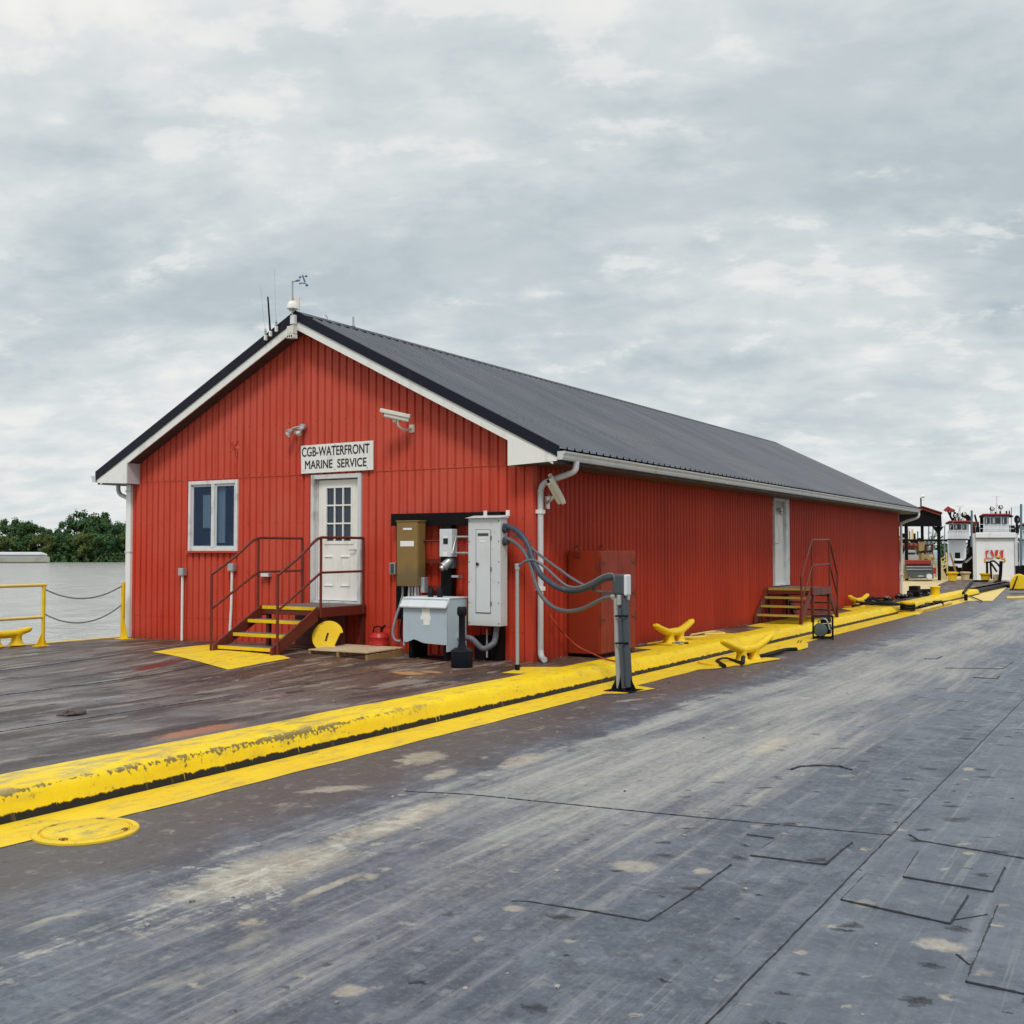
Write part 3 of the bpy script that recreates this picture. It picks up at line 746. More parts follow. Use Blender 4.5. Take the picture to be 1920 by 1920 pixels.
# ------------------------------------------------------------------ the red building
bld = thing('metal_building', (-W_B / 2, L_B / 2, 0), 'long red corrugated metal building with white trim and dark grey gable roof', 'building')
PITCH_R = 0.15
GPROF = ((0.0, 0.0), (0.040, 0.0), (0.047, -0.004), (0.054, 0.0), (0.098, 0.0), (0.110, -0.032), (0.132, -0.032), (0.144, 0.0))
SPROF = ((0.0, 0.0), (0.040, 0.003), (0.066, -0.010), (0.084, -0.034), (0.112, -0.036), (0.132, -0.012))
def corr_wall(name, length, P, outward, zb, ztop, openings, bands, mat, prof, jit=0.0):
    br = []
    n = int(length / PITCH_R) + 1
    for i in range(n + 1):
        for ds, of in prof:
            if i * PITCH_R + ds <= length: br.append((i * PITCH_R + ds, of))
    br.append((length, 0.0))
    def off(s_):
        f = s_ % PITCH_R; pr = list(prof) + [(PITCH_R, prof[0][1])]
        for (a, oa), (b, ob) in zip(pr[:-1], pr[1:]):
            if a <= f <= b: return oa + (ob - oa) * (f - a) / (b - a)
        return 0.0
    xs = sorted(set([round(s_, 5) for s_, _ in br] + [round(k, 5) for o_ in openings for k in o_[:2]] + [round(length / 2, 5)]))
    mb = MB()
    for (z0, z1, extra) in bands:
        for sa, sb in zip(xs[:-1], xs[1:]):
            if sb - sa < 1e-5: continue
            mid = (sa + sb) / 2; segs = [(z0, z1)]
            for (o0, o1, oz0, oz1) in openings:
                if o0 < mid < o1:
                    new = []
                    for (c0, c1) in segs:
                        if oz0 > c0 + 1e-6: new.append((c0, min(c1, oz0)))
                        if oz1 < c1 - 1e-6: new.append((max(c0, oz1), c1))
                    segs = [k for k in new if k[1] - k[0] > 1e-4]
            for (c0, c1) in segs:
                ta, tb = min(c1, ztop(sa)), min(c1, ztop(sb))
                if ta <= c0 and tb <= c0: continue
                wa, wb = off(sa) + extra, off(sb) + extra
                vs = [P(sa) + outward * wa + V((0, 0, c0)), P(sb) + outward * wb + V((0, 0, c0)), P(sb) + outward * wb + V((0, 0, max(tb, c0))), P(sa) + outward * wa + V((0, 0, max(ta, c0)))]
                mb.poly(vs)
    bmesh.ops.remove_doubles(mb.bm, verts=mb.bm.verts, dist=1e-4)
    return mb.build(name, mat, bld)
gz = lambda s_: roof_z(s_ - W_B) - 0.10
WIN = (-6.975, -5.79, 1.585, 2.80); DOOR = (-4.145, -3.108, 0.745, 2.813)
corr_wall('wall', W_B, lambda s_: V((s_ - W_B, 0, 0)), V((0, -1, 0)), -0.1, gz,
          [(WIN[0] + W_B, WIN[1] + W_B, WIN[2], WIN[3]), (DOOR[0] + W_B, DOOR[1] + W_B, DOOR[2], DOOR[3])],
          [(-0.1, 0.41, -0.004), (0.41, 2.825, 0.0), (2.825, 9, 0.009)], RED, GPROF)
SDOOR = (11.07, 12.15, 0.77, 2.80)
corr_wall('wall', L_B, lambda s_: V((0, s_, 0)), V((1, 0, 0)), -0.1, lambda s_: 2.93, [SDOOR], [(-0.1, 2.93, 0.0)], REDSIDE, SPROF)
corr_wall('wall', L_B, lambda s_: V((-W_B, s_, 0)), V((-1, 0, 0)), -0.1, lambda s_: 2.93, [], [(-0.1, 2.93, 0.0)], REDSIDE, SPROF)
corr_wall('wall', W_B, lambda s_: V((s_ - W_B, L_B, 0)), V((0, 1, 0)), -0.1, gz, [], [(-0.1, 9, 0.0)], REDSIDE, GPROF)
mb = MB(); mb.prism([(-0.12, -0.013, -0.1), (0.013, -0.013, -0.1), (0.013, 0.11, -0.1), (0.0005, 0.11, -0.1), (0.0005, 0.0, -0.1), (-0.12, 0.0, -0.1)], (0, 0, 2.9)); mb.build('corner_trim', RED, bld)
mb = MB(); mb.b2((0.0, L_B - 0.1, -0.1), (0.014, L_B + 0.014, 2.86)); mb.build('corner_trim', REDSIDE, bld)
# crumpled dent over the window
mb = MB(); dc = py_(440, 836, -0.022)
tips = [(-0.19, 0.17), (-0.05, 0.06), (0.03, 0.03), (0.17, 0.16), (0.07, -0.02), (0.20, -0.10), (0.05, -0.10), (0.01, -0.34), (-0.04, -0.08), (-0.18, -0.09), (-0.07, 0.0)]
ctr = dc + V((0, 0.004, 0.0)); ring = [dc + V((a, 0.028 if k % 2 else 0.012, b)) for k, (a, b) in enumerate(tips)]
for k in range(len(ring)): mb.poly([ctr + V((0, -0.018 if k % 3 else 0.01, 0)), ring[k], ring[(k + 1) % len(ring)]])
mb.tube([dc + V((0.0, 0.010, -0.3)), dc + V((-0.03, 0.012, -0.62))], [0.012, 0.004], 6)
mb.build('dent', RED, bld)

# roof sheets with standing ribs
def roof_side(sgn):
    mb = MB(); xr = -W_B / 2; xe = OE if sgn > 0 else -W_B - OE
    y0, y1, pitch = -OV, L_B + 0.12, 0.229
    ys = []; k = 0
    while y0 + k * pitch < y1:
        for d_, h_ in ((0, 0), (0.152, 0.0), (0.166, 0.032), (0.196, 0.032), (0.212, 0.0)):
            yy = y0 + 0.06 + k * pitch + d_
            if yy < y1: ys.append((yy, h_))
        k += 1
    ys = [(y0, 0.0)] + ys + [(y1, 0.0)]
    n = 3; rows = []
    for i in range(n + 1):
        f = i / n; x = xr + (xe - xr) * f
        rows.append([mb.bm.verts.new((x, yy, roof_z(x) + h_)) for yy, h_ in ys])
    for i in range(n):
        for j in range(len(ys) - 1): mb.bm.faces.new((rows[i][j], rows[i + 1][j], rows[i + 1][j + 1], rows[i][j + 1]))
    return mb.build('roof', ROOF, bld)
roof_side(1); roof_side(-1)
mb = MB()
for sgn in (1, -1):
    a = V((-W_B / 2, -OV - 0.02, RIDGE + 0.035)); d1 = V((sgn * 0.17, 0, -0.17 * SL + 0.0))
    mb.prism([a, a + d1, a + d1 + V((0, 0, -0.012)), a + V((0, 0, -0.012))], (0, L_B + OV + 0.14, 0))
mb.build('ridge_cap', BLACKTRIM, bld)
# rakes: black metal edge over a white board, soffit below
def rake(y0, thick, ztop, zbot, xend, mat, name):
    for sgn in (1, -1):
        xr = -W_B / 2; xe = xr + sgn * xend; mb = MB()
        mb.prism([(xr, y0, roof_z(xr) + ztop), (xe, y0, roof_z(xe) + ztop), (xe, y0, roof_z(xe) + zbot), (xr, y0, roof_z(xr) + zbot)], (0, thick, 0))
        mb.build(name, mat, bld)
XE = W_B / 2 + OE
rake(-OV - 0.020, 0.020, 0.038, -0.125, XE + 0.01, BLACKTRIM, 'rake_edge')
rake(-OV + 0.002, 0.022, -0.12, -0.265, XE - 0.10, WHITE, 'rake_board')
rake(L_B + 0.12, 0.02, 0.03, -0.25, XE, BLACKTRIM, 'rake_edge')
rake(-OV + 0.026, OV - 0.05, -0.235, -0.255, XE - 0.35, SOFFIT, 'soffit')
rake(L_B + 0.02, 0.10, -0.20, -0.215, XE - 0.2, SOFFIT, 'soffit')
for sgn in (1, -1):
    X = (lambda q: q) if sgn > 0 else (lambda q: -W_B - q)
    mb = MB(); pts = [(X(-0.235), -OV - 0.004, 2.795), (X(OE - 0.035), -OV - 0.004, 2.83), (X(OE - 0.02), -OV - 0.004, EAVE - 0.10), (X(-0.235), -OV - 0.004, EAVE + (OE + 0.235) * SL - 0.20)]
    mb.prism(pts, (0, 0.024, 0)); mb.build('eave_return', WHITE, bld)
    mb = MB(); mb.prism([(X(-0.235), -OV + 0.02, 2.795), (X(-0.235), -OV + 0.02, 3.22), (X(-0.232), -0.005, 3.22), (X(-0.232), -0.005, 2.795)], (0.012 * sgn, 0, 0)); mb.build('eave_return', WHITE if sgn > 0 else GUTTER, bld)
    mb = MB(); mb.b2((X(0.016), -OV + 0.02, 2.800), (X(OE - 0.03), L_B + 0.1, 2.820)); mb.b2((X(-0.23), -OV + 0.02, 2.799), (X(0.016), -0.016, 2.818)); mb.build('soffit', SOFFIT, bld)
    mb = MB(); mb.b2((X(OE - 0.03), -OV + 0.02, 2.80), (X(OE - 0.012), L_B + 0.1, EAVE - 0.03)); mb.build('fascia', BLACKTRIM, bld)
    gx0 = X(OE - 0.008)
    pr = [(0, 2.955), (0, 2.845), (0.075, 2.845), (0.088, 2.875), (0.088, 2.905), (0.118, 2.935), (0.122, 2.958), (0.110, 2.958), (0.106, 2.938), (0.076, 2.910), (0.074, 2.885), (0.066, 2.857), (0.012, 2.857), (0.012, 2.955)]
    mb = MB(); mb.prism([(gx0 + sgn * a, -OV - 0.03, b) for a, b in pr], (0, L_B + OV + 0.14, 0))
    mb.prism([(gx0 + sgn * a, -OV - 0.034, b) for a, b in ((0, 2.957), (0, 2.843), (0.077, 2.843), (0.09, 2.873), (0.09, 2.905), (0.12, 2.935), (0.124, 2.960))], (0, 0.006, 0))
    for yj in (6.1, 12.2, 18.3): mb.b2((gx0 + sgn * 0.002, yj, 2.842), (gx0 + sgn * 0.0915, yj + 0.05, 2.9))
    gt = mb.build('gutter', GUTTER, bld)
# downspouts
def rect_tube(mb, pts, r, seg=12): mb.tube(spline(pts, 6), r, seg)
mb = MB(); rect_tube(mb, [(OE + 0.045, 0.12, 2.85), (OE + 0.045, 0.12, 2.79), (OE + 0.0, 0.118, 2.70), (0.32, 0.11, 2.615), (0.14, 0.105, 2.56), (0.075, 0.10, 2.47), (0.070, 0.10, 2.38), (0.07, 0.10, 1.5), (0.07, 0.10, 0.25), (0.072, 0.10, 0.17), (0.10, 0.07, 0.09), (0.16, 0.02, 0.055), (0.20, -0.02, 0.05)], 0.043)
dsp = mb.build('downspout', GUTTER, bld, smooth=True)
mb = MB()
for zz in (2.12, 1.02): mb.b2((0.018, 0.05, zz), (0.122, 0.15, zz + 0.055))
build_each(mb, 'strap', WHITE, dsp)
mb = MB(); rect_tube(mb, [(OE + 0.045, L_B + 0.03, 2.85), (OE + 0.045, L_B + 0.03, 2.74), (OE - 0.03, L_B + 0.03, 2.66), (0.25, L_B + 0.03, 2.56), (0.10, L_B + 0.03, 2.48), (0.07, L_B + 0.03, 2.36), (0.07, L_B + 0.03, 1.2), (0.07, L_B + 0.03, 0.16), (0.09, L_B, 0.09), (0.2, L_B - 0.08, 0.05)], 0.042)
dsp = mb.build('downspout', DIRTYWHITE, bld, smooth=True)
mb = MB()
for zz in (1.95, 0.75): mb.b2((0.015, L_B - 0.03, zz), (0.122, L_B + 0.09, zz + 0.05))
build_each(mb, 'strap', WHITE, dsp)
mb = MB(); mb.b2((-W_B - 0.085, -0.055, 0.0), (-W_B + 0.045, 0.045, 2.80)); dsp = mb.build('downspout', WHITE, bld, bevel=0.018)
mb = MB()
for zz in (2.66, 1.55): mb.b2((-W_B - 0.092, -0.062, zz), (-W_B + 0.052, 0.05, zz + 0.025))
build_each(mb, 'strap', GUTTER, dsp)
mb = MB(); rect_tube(mb, [(-W_B - 0.48, 0.1, 2.84), (-W_B - 0.48, 0.1, 2.72), (-W_B - 0.42, 0.1, 2.63), (-W_B - 0.22, 0.1, 2.56), (-W_B - 0.10, 0.1, 2.50), (-W_B - 0.075, 0.1, 2.40), (-W_B - 0.075, 0.1, 1.4), (-W_B - 0.075, 0.1, 0.1)], 0.04)
mb.build('downspout', GUTTER, bld, smooth=True)
# window
x0, x1, z0, z1 = WIN
mb = MB()
for a, b in (((x0, -0.035, z0 - 0.005), (x0 + 0.055, 0.03, z1)), ((x1 - 0.055, -0.035, z0 - 0.005), (x1, 0.03, z1)), ((x0 + 0.055, -0.034, z1 - 0.06), (x1 - 0.055, 0.03, z1 - 0.001)), ((x0 + 0.055, -0.034, z0 - 0.004), (x1 - 0.055, 0.03, z0 + 0.05)),
             ((-6.405, -0.040, z0 + 0.05), (-6.335, 0.02, z1 - 0.06))): mb.b2(a, b)
win = mb.build('window', DIRTYWHITE, bld, bevel=0.004)
mb = MB()
for xa, xb, yy in ((x0 + 0.055, -6.405, 0.004), (-6.335, x1 - 0.055, -0.012)):
    for a, b in (((xa, yy, z0 + 0.05), (xa + 0.04, yy + 0.02, z1 - 0.06)), ((xb - 0.04, yy, z0 + 0.05), (xb, yy + 0.02, z1 - 0.06)), ((xa + 0.04, yy, z1 - 0.10), (xb - 0.04, yy + 0.02, z1 - 0.06)), ((xa + 0.04, yy, z0 + 0.05), (xb - 0.04, yy + 0.02, z0 + 0.085))): mb.b2(a, b)
mb.build('sash', GUTTER, win)
mb = MB(); mb.b2((x0 + 0.09, 0.010, z0 + 0.08), (-6.44, 0.014, z1 - 0.095)); mb.build('pane', GLASS, win)
mb = MB(); mb.b2((-6.30, -0.006, z0 + 0.08), (x1 - 0.09, -0.002, z1 - 0.095)); mb.build('pane', GLASS, win)
mb = MB(); mb.b2((x0 - 0.03, -0.055, z0 - 0.035), (x1 + 0.03, -0.002, z0 - 0.006)); mb.build('sill', RED, win)
mb = MB()
def reflection_curtain(xa, xb, za, zb, yy):
    n = 16; rows = []
    for i in range(n + 1):
        xx = xa + (xb - xa) * i / n; dy_ = 0.02 * math.sin(i * 1.9)
        rows.append((mb.bm.verts.new((xx, yy + dy_, za)), mb.bm.verts.new((xx, yy + dy_, zb))))
    for p, q in zip(rows[:-1], rows[1:]): mb.bm.faces.new((p[0], q[0], q[1], p[1]))
reflection_curtain(-6.70, -6.50, 1.98, 2.56, 0.055); reflection_curtain(-6.36, -6.14, 1.72, 2.74, 0.055)
mb.build('reflection_curtain', CURTAINREFL, win)  # curtain strips coloured pale to paint a reflection in the glass
mb = MB(); mb.b2((x0 + 0.1, 0.30, z0 + 0.02), (-6.5, 0.5, 1.93)); mb.b2((-6.28, 0.28, z0 + 0.02), (-6.0, 0.45, 1.9)); mb.b2((-6.70, 0.08, z0 + 0.05), (-6.46, 0.2, z0 + 0.13)); build_each(mb, 'desk_clutter', DKGLASS, win)
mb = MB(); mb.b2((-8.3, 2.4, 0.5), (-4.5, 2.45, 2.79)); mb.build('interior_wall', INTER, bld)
# office door
x0, x1, z0, z1 = DOOR
mb = MB()
for a, b in (((x0, -0.035, z0), (x0 + 0.065, 0.10, z1)), ((x1 - 0.065, -0.035, z0), (x1, 0.10, z1)), ((x0 + 0.065, -0.034, z1 - 0.07), (x1 - 0.065, 0.10, z1 - 0.001)), ((x0 + 0.065, -0.03, z0), (x1 - 0.065, 0.10, z0 + 0.035)),
             ((x0 + 0.065, 0.03, z0 + 0.035), (x0 + 0.095, 0.1, z1 - 0.07)), ((x1 - 0.095, 0.03, z0 + 0.035), (x1 - 0.065, 0.1, z1 - 0.07))): mb.b2(a, b)
fr = mb.build('door_frame', FRAMEW, bld, bevel=0.004)
lx0, lx1, lz0, lz1 = x0 + 0.10, x1 - 0.10, z0 + 0.045, z1 - 0.085
mb = MB()
gx0, gx1, gz0, gz1 = lx0 + 0.155, lx1 - 0.135, 1.72, 2.62
for a, b in (((lx0, 0.045, lz0), (lx1, 0.085, gz0)), ((lx0, 0.045, gz1), (lx1, 0.085, lz1)), ((lx0, 0.045, gz0), (gx0, 0.085, gz1)), ((gx1, 0.045, gz0), (lx1, 0.085, gz1))): mb.b2(a, b)
for xa in (lx0 + 0.13, lx0 + 0.47):
    for a, b in (((xa, 0.030, 1.02), (xa + 0.018, 0.046, 1.50)), ((xa + 0.18, 0.030, 1.02), (xa + 0.198, 0.046, 1.50)), ((xa + 0.018, 0.030, 1.02), (xa + 0.18, 0.046, 1.038)), ((xa + 0.018, 0.030, 1.482), (xa + 0.18, 0.046, 1.50))): mb.b2(a, b)
door = mb.build('door', DOORW, bld, bevel=0.003)
mb = MB()
for i in range(4):
    xx = gx0 + (gx1 - gx0 - 0.022) * i / 3; mb.b2((xx, 0.036, gz0), (xx + 0.022, 0.060, gz1))
    zz = gz0 + (gz1 - gz0 - 0.024) * i / 3; mb.b2((gx0 + 0.001, 0.038, zz), (gx1 - 0.001, 0.058, zz + 0.024))
mb.b2((gx0 - 0.03, 0.034, gz0 - 0.03), (gx1 + 0.03, 0.050, gz0 - 0.001)); mb.build('muntin', DOORW, door)
mb = MB(); mb.b2((gx0 - 0.002, 0.062, gz0 - 0.002), (gx1 + 0.002, 0.068, gz1 + 0.002)); mb.build('pane', DKGLASS, door)
mb = MB(); mb.tube([(lx1 - 0.05, 0.045, 1.60), (lx1 - 0.05, 0.0, 1.60)], 0.012); mb.tube([(lx1 - 0.05, 0.0, 1.60), (lx1 - 0.15, -0.005, 1.598)], 0.009); mb.build('handle', GALV, door, smooth=True)
# side door: a recessed white door, its leaf darker towards the top, with tan stains
y0, y1, z0, z1 = SDOOR
mb = MB()
for a, b in (((-0.12, y0, z0), (0.03, y0 + 0.05, z1)), ((-0.12, y1 - 0.28, z0), (0.045, y1, z1)), ((-0.12, y0 + 0.05, z1 - 0.06), (0.03, y1 - 0.28, z1 - 0.001)), ((-0.12, y0 + 0.05, z0), (0.05, y1 - 0.28, z0 + 0.03))): mb.b2(a, b)
mb.build('door_frame', FRAMEW, bld, bevel=0.004)
m, nt, g, b = new_mat('side_door_white')
x, y, z = g.pos(); n = g.noise(g.vec(x * 5.0, y * 5.0, z * 2.0), 1.0, 6, 0.6)
c = g.mix(n, (0.74, 0.73, 0.70), (0.62, 0.60, 0.55))
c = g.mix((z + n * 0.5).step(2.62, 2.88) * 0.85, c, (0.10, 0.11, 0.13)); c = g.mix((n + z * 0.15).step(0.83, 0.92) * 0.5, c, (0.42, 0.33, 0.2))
finish(nt, b, c, 0.45); SIDEDOORM = m
mb = MB(); mb.b2((-0.05, y0 + 0.05, z0 + 0.03), (-0.012, y1 - 0.28, z1 - 0.06)); sd_ = mb.build('door', SIDEDOORM, bld)
mb = MB(); mb.tube([(-0.012, y0 + 0.14, 1.75), (0.035, y0 + 0.14, 1.75), (0.035, y0 + 0.24, 1.75)], 0.011); mb.build('handle', GALV, sd_)
mb = MB(); mb.b2((0.0, y0 + 0.31, 2.50), (0.09, y0 + 0.40, 2.58)); mb.ball((0.06, y0 + 0.355, 2.46), 0.05, 2); mb.build('door_lamp', GALV, sd_, smooth=True)

# ------------------------------------------------------------------ sign over the door
sg = thing('sign', (-3.63, -0.03, 3.08), 'white lettered sign board over the white office door', 'sign')
mb = MB(); q = [py_(565, 836, -0.03), py_(700.5, 826, -0.03), py_(700.5, 881, -0.03), py_(566, 888.5, -0.03)]
mb.prism([V((p.x, -0.045, p.z)) for p in q], (0, 0.02, 0)); mb.build('board', WHITE, sg, bevel=0.003)
MR = Matrix.Rotation(PI / 2, 4, 'X')
text_mesh('CGB-WATERFRONT', INK, 0.212, Matrix.Translation((-3.630, -0.047, 3.185)) @ MR, 'lettering', sg, sx=0.735)
text_mesh('MARINE  SERVICE', INK, 0.195, Matrix.Translation((-3.625, -0.047, 2.975)) @ MR, 'lettering', sg, sx=0.85)
mb = MB()
for xx in (-4.28, -3.63, -2.97):
    for zz in (2.89, 3.275): mb.lathe([(0.011, 0), (0.011, 0.004)], (xx, -0.046, zz), 10, Matrix.Rotation(PI / 2, 3, 'X'))
build_each(mb, 'screw', GALV, sg)

# ------------------------------------------------------------------ fixtures on the gable
# twin flood lamp
p = py_(570, 801, -0.04); t = thing('flood_light', p, 'twin headed silver flood light above the lettered sign', 'flood light')
mb = MB(); mb.lathe([(0.055, 0), (0.055, 0.05), (0.05, 0.06)], p, 16, Matrix.Rotation(PI / 2, 3, 'X')); mb.tube([p + V((0, -0.04, 0.01)), p + V((-0.10, -0.07, 0.0)), p + V((-0.15, -0.10, -0.02))], 0.013, 8); mb.build('bracket', GALV, t, smooth=True)
for dx_, dz_, yaw in ((0.0, -0.07, 0.35), (-0.20, -0.075, -0.5)):
    c0 = p + V((dx_, -0.12, dz_)); d = V((math.sin(yaw) * 0.5, -0.75, -0.55)).normalized(); M3 = d.to_track_quat('Z', 'Y').to_matrix()
    mb = MB(); mb.lathe([(0.022, -0.11), (0.036, -0.08), (0.040, -0.03), (0.062, 0.02), (0.068, 0.05), (0.060, 0.046)], c0, 18, M3); h = mb.build('lamp_head', CHROME, t, smooth=True)
    mb = MB(); mb.ball(c0 + d * 0.035, 0.05, 2, (1, 0.5, 1)); mb.build('lens', WHITE, h, smooth=True)
# bullet security cameras
def camera_body(t, c, d, up):
    d = d.normalized(); r = d.cross(up).normalized(); u = r.cross(d)
    R = Matrix((r, d, u)).transposed()
    mb = MB(); mb.box(c, (0.105, 0.40, 0.10), R); hsg = mb.build('housing', CAMW, t, bevel=0.02)
    mb = MB(); mb.box(c + u * 0.062 + d * 0.03, (0.135, 0.47, 0.012), R)
    for s_ in (-1, 1): mb.box(c + u * 0.038 + r * 0.066 * s_ + d * 0.03, (0.010, 0.47, 0.055), R)
    mb.build('sun_shield', CAMW, t, bevel=0.004)
    mb = MB(); mb.box(c + d * 0.202, (0.08, 0.012, 0.075), R); mb.build('lens_window', DKGLASS, t)
p = py_(772, 800, -0.02); t = thing('security_camera', p, 'beige security camera on the gable wall right of the flood light', 'camera')
c0 = p + V((-0.07, -0.28, 0.13)); camera_body(t, c0, V((-0.80, -0.42, 0.20)), V((0, 0, 1)))
mb = MB(); mb.b2(p + V((-0.04, -0.01, -0.09)), p + V((0.04, 0.02, 0.03))); mb.tube(spline([p + V((0, 0, -0.03)), p + V((-0.02, -0.14, -0.06)), p + V((-0.06, -0.25, -0.01)), c0 + V((0.02, 0.0, -0.05))], 5), 0.018, 10); mb.ball(c0 + V((-0.04, 0, -0.06)), 0.04, 2); mb.build('bracket', CAMW, t, smooth=True)
p = V((0.0, 0.40, 2.30)); t = thing('security_camera', p, 'beige security camera tilted upwards beside the corner downspout', 'camera')
c0 = px_(1041, 922, 0.33); camera_body(t, c0, RT * -25 + UP * 44 + FW * -30, RT * 0.8 + UP * 0.45 + FW * -0.2)
mb = MB(); mb.tube([V((0.0, 0.42, 2.28)), c0 + V((-0.08, 0.06, -0.09)), c0 + V((-0.02, 0.01, -0.06))], 0.022, 10); mb.b2((-0.01, 0.37, 2.20), (0.02, 0.47, 2.38)); mb.tube([V((0.0, 0.40, 2.42)), c0 + V((-0.08, 0.06, -0.08))], 0.008, 6); mb.build('bracket', WHITE, t, smooth=True)
# pull boxes on white risers, left of the steps
for (bx, bt, bz, lean, lb) in ((-7.085, 1.28, 0.0, 0.0, 'white conduit riser with a small grey box below the window'), (-5.88, 1.37, 0.03, -0.05, 'white conduit riser with a small grey box behind the stair rail')):
    t = thing('conduit_riser', (bx, -0.06, bz), lb, 'conduit', 'white conduit risers on the gable')
    mb = MB(); mb.tube([(bx + lean, -0.045, bz), (bx + lean * 0.3, -0.045, 0.6), (bx, -0.045, bt - 0.12)], 0.024, 12); mb.build('pipe', WHITE, t, smooth=True)
    mb = MB(); mb.b2((bx - 0.065, -0.09, bt - 0.13), (bx + 0.065, -0.005, bt)); mb.b2((bx - 0.055, -0.095, bt - 0.12), (bx + 0.055, -0.09, bt - 0.01)); mb.build('box', GALV, t, bevel=0.006)
p = py_(740, 1066, -0.03); t = thing('outlet_box', p, 'small grey outlet box at the left of the brown electrical cabinet', 'outlet')
mb = MB(); mb.b2(p + V((-0.055, -0.06, -0.09)), p + V((0.055, 0.03, 0.09))); mb.build('box', GALV, t, bevel=0.006)
mb = MB(); mb.b2(p + V((-0.035, -0.068, -0.075)), p + V((0.03, -0.06, 0.075))); mb.build('cover', POSTGREY, t, bevel=0.004)
p = py_(500, 1078, -0.03); t = thing('outlet_box', p, 'flat grey outlet box on the wall behind the stair rails', 'outlet')
mb = MB(); mb.b2(p + V((-0.095, -0.05, -0.035)), p + V((0.095, 0.03, 0.035))); mb.build('box', GALV, t, bevel=0.006)
mb = MB(); mb.b2(p + V((-0.08, -0.056, -0.025)), p + V((0.08, -0.05, 0.025))); mb.build('cover', DIRTYWHITE, t)

# black mounting frame for the electrical gear
t = thing('mounting_frame', (-1.35, -0.10, 0), 'black steel mounting frame carrying the electrical boxes', 'frame')
fy = (-0.175, -0.045)
mb = MB(); mb.b2((-2.40, fy[0], 1.965), (-0.43, fy[1], 2.150)); mb.build('crossbeam', BLACK, t)
for xa, xb, zb in ((-1.475, -1.29, 0.72), (-0.60, -0.43, 0.0), (-2.30, -2.17, 0.55)):
    mb = MB(); mb.b2((xa, fy[0] + 0.004, zb), (xb, fy[1], 1.963)); mb.build('upright', BLACK, t)
mb = MB(); mb.b2((-0.86, -0.20, 0.0), (-0.61, -0.03, 0.36)); build_each(mb, 'base_plate', BLACK, t)
for zz in (1.42, 1.02): mb = MB(); mb.b2((-2.15, fy[0] + 0.02, zz), (-1.48, fy[1], zz + 0.045)); build_each(mb, 'cross_bar', RAILDK, t)
# brown cabinet
def box_px(t, name, mat, pxs, yf, yb, bevel=0.006, dz=0):
    a = py_(pxs[0], pxs[1], yf); b_ = py_(pxs[2], pxs[3], yf)
    mb = MB(); mb.b2((a.x, yf, b_.z), (b_.x, yb, a.z)); return mb.build(name, mat, t, bevel=bevel), a, b_
t = thing('electrical_cabinet', (-2.25, -0.25, 1.0), 'tall weathered brown electrical cabinet on the black frame', 'cabinet')
o, a, b_ = box_px(t, 'body', BROWN, (746, 977, 784, 1099), -0.36, -0.176)
mb = MB(); mb.b2((a.x - 0.008, -0.375, b_.z - 0.004), (b_.x - 0.008, -0.360, a.z - 0.015)); mb.b2((a.x - 0.02, -0.385, a.z - 0.012), (b_.x + 0.012, -0.17, a.z + 0.006)); mb.build('cover', BROWN, t, bevel=0.004)
mb = MB(); mb.b2((a.x + 0.11, -0.379, a.z - 0.135), (a.x + 0.27, -0.375, a.z - 0.105)); mb.b2((a.x + 0.06, -0.379, a.z - 0.38), (a.x + 0.31, -0.375, a.z - 0.30)); build_each(mb, 'label', PAPER, t)
mb = MB(); mb.b2((b_.x + 0.002, -0.30, b_.z - 0.10), (b_.x + 0.07, -0.2, b_.z + 0.13)); mb.build('junction_box', GALV, t, bevel=0.005)
bx0, bz0 = a.x, b_.z
for k, (dx_, mm, r_) in enumerate(((0.03, PVC, 0.020), (0.10, BLACK, 0.016), (0.155, DIRTYWHITE, 0.020), (0.21, GALV, 0.018), (0.265, WHITE, 0.020), (0.32, GALV, 0.018), (0.375, REDCAN, 0.018))):
    mb = MB(); xx = bx0 + dx_
    if k < 3: mb.tube(spline([(xx, -0.27, bz0 + 0.01), (xx - 0.01, -0.27, bz0 - 0.18), (xx - 0.14 + 0.05 * k, -0.26, bz0 - 0.5), (xx - 0.20 + 0.08 * k, -0.25, 0.36), (xx - 0.17 + 0.08 * k, -0.24, 0.24), (xx - 0.09 + 0.08 * k, -0.2, 0.22)], 6), r_, 8)
    else: mb.tube([(xx, -0.27, bz0 + 0.01), (xx, -0.27, bz0 - 0.45)], r_, 8)
    mb.build('conduit', mm, t, smooth=True)
# disconnect switch
t = thing('disconnect_switch', (-1.5, -0.25, 1.5), 'small light grey disconnect switch between the brown cabinet and the tall grey panel', 'switch box')
o, a, b_ = box_px(t, 'body', GREYPANEL, (824, 992, 847, 1044), -0.32, -0.176)
mb = MB(); mb.b2((a.x + 0.07, -0.325, a.z - 0.22), (a.x + 0.15, -0.320, a.z - 0.14)); build_each(mb, 'label', INK, t)
mb = MB(); mb.b2((a.x + 0.07, -0.326, a.z - 0.13), (a.x + 0.15, -0.320, a.z - 0.11)); mb.b2((a.x + 0.07, -0.326, a.z - 0.40), (a.x + 0.14, -0.320, a.z - 0.34)); build_each(mb, 'label', PAPER, t)
mb = MB(); mb.tube([(b_.x + 0.004, -0.24, a.z - 0.12), (b_.x + 0.03, -0.26, a.z - 0.14), (b_.x + 0.035, -0.34, a.z - 0.32), (b_.x + 0.03, -0.36, a.z - 0.36)], 0.011, 8); mb.ball((b_.x + 0.03, -0.36, a.z - 0.37), 0.02, 1); mb.build('lever', GALV, t, smooth=True)
t = thing('power_socket', (-1.5, -0.25, 1.25), 'grey angled power socket hanging below the disconnect switch', 'socket')
cx = (a.x + b_.x) / 2
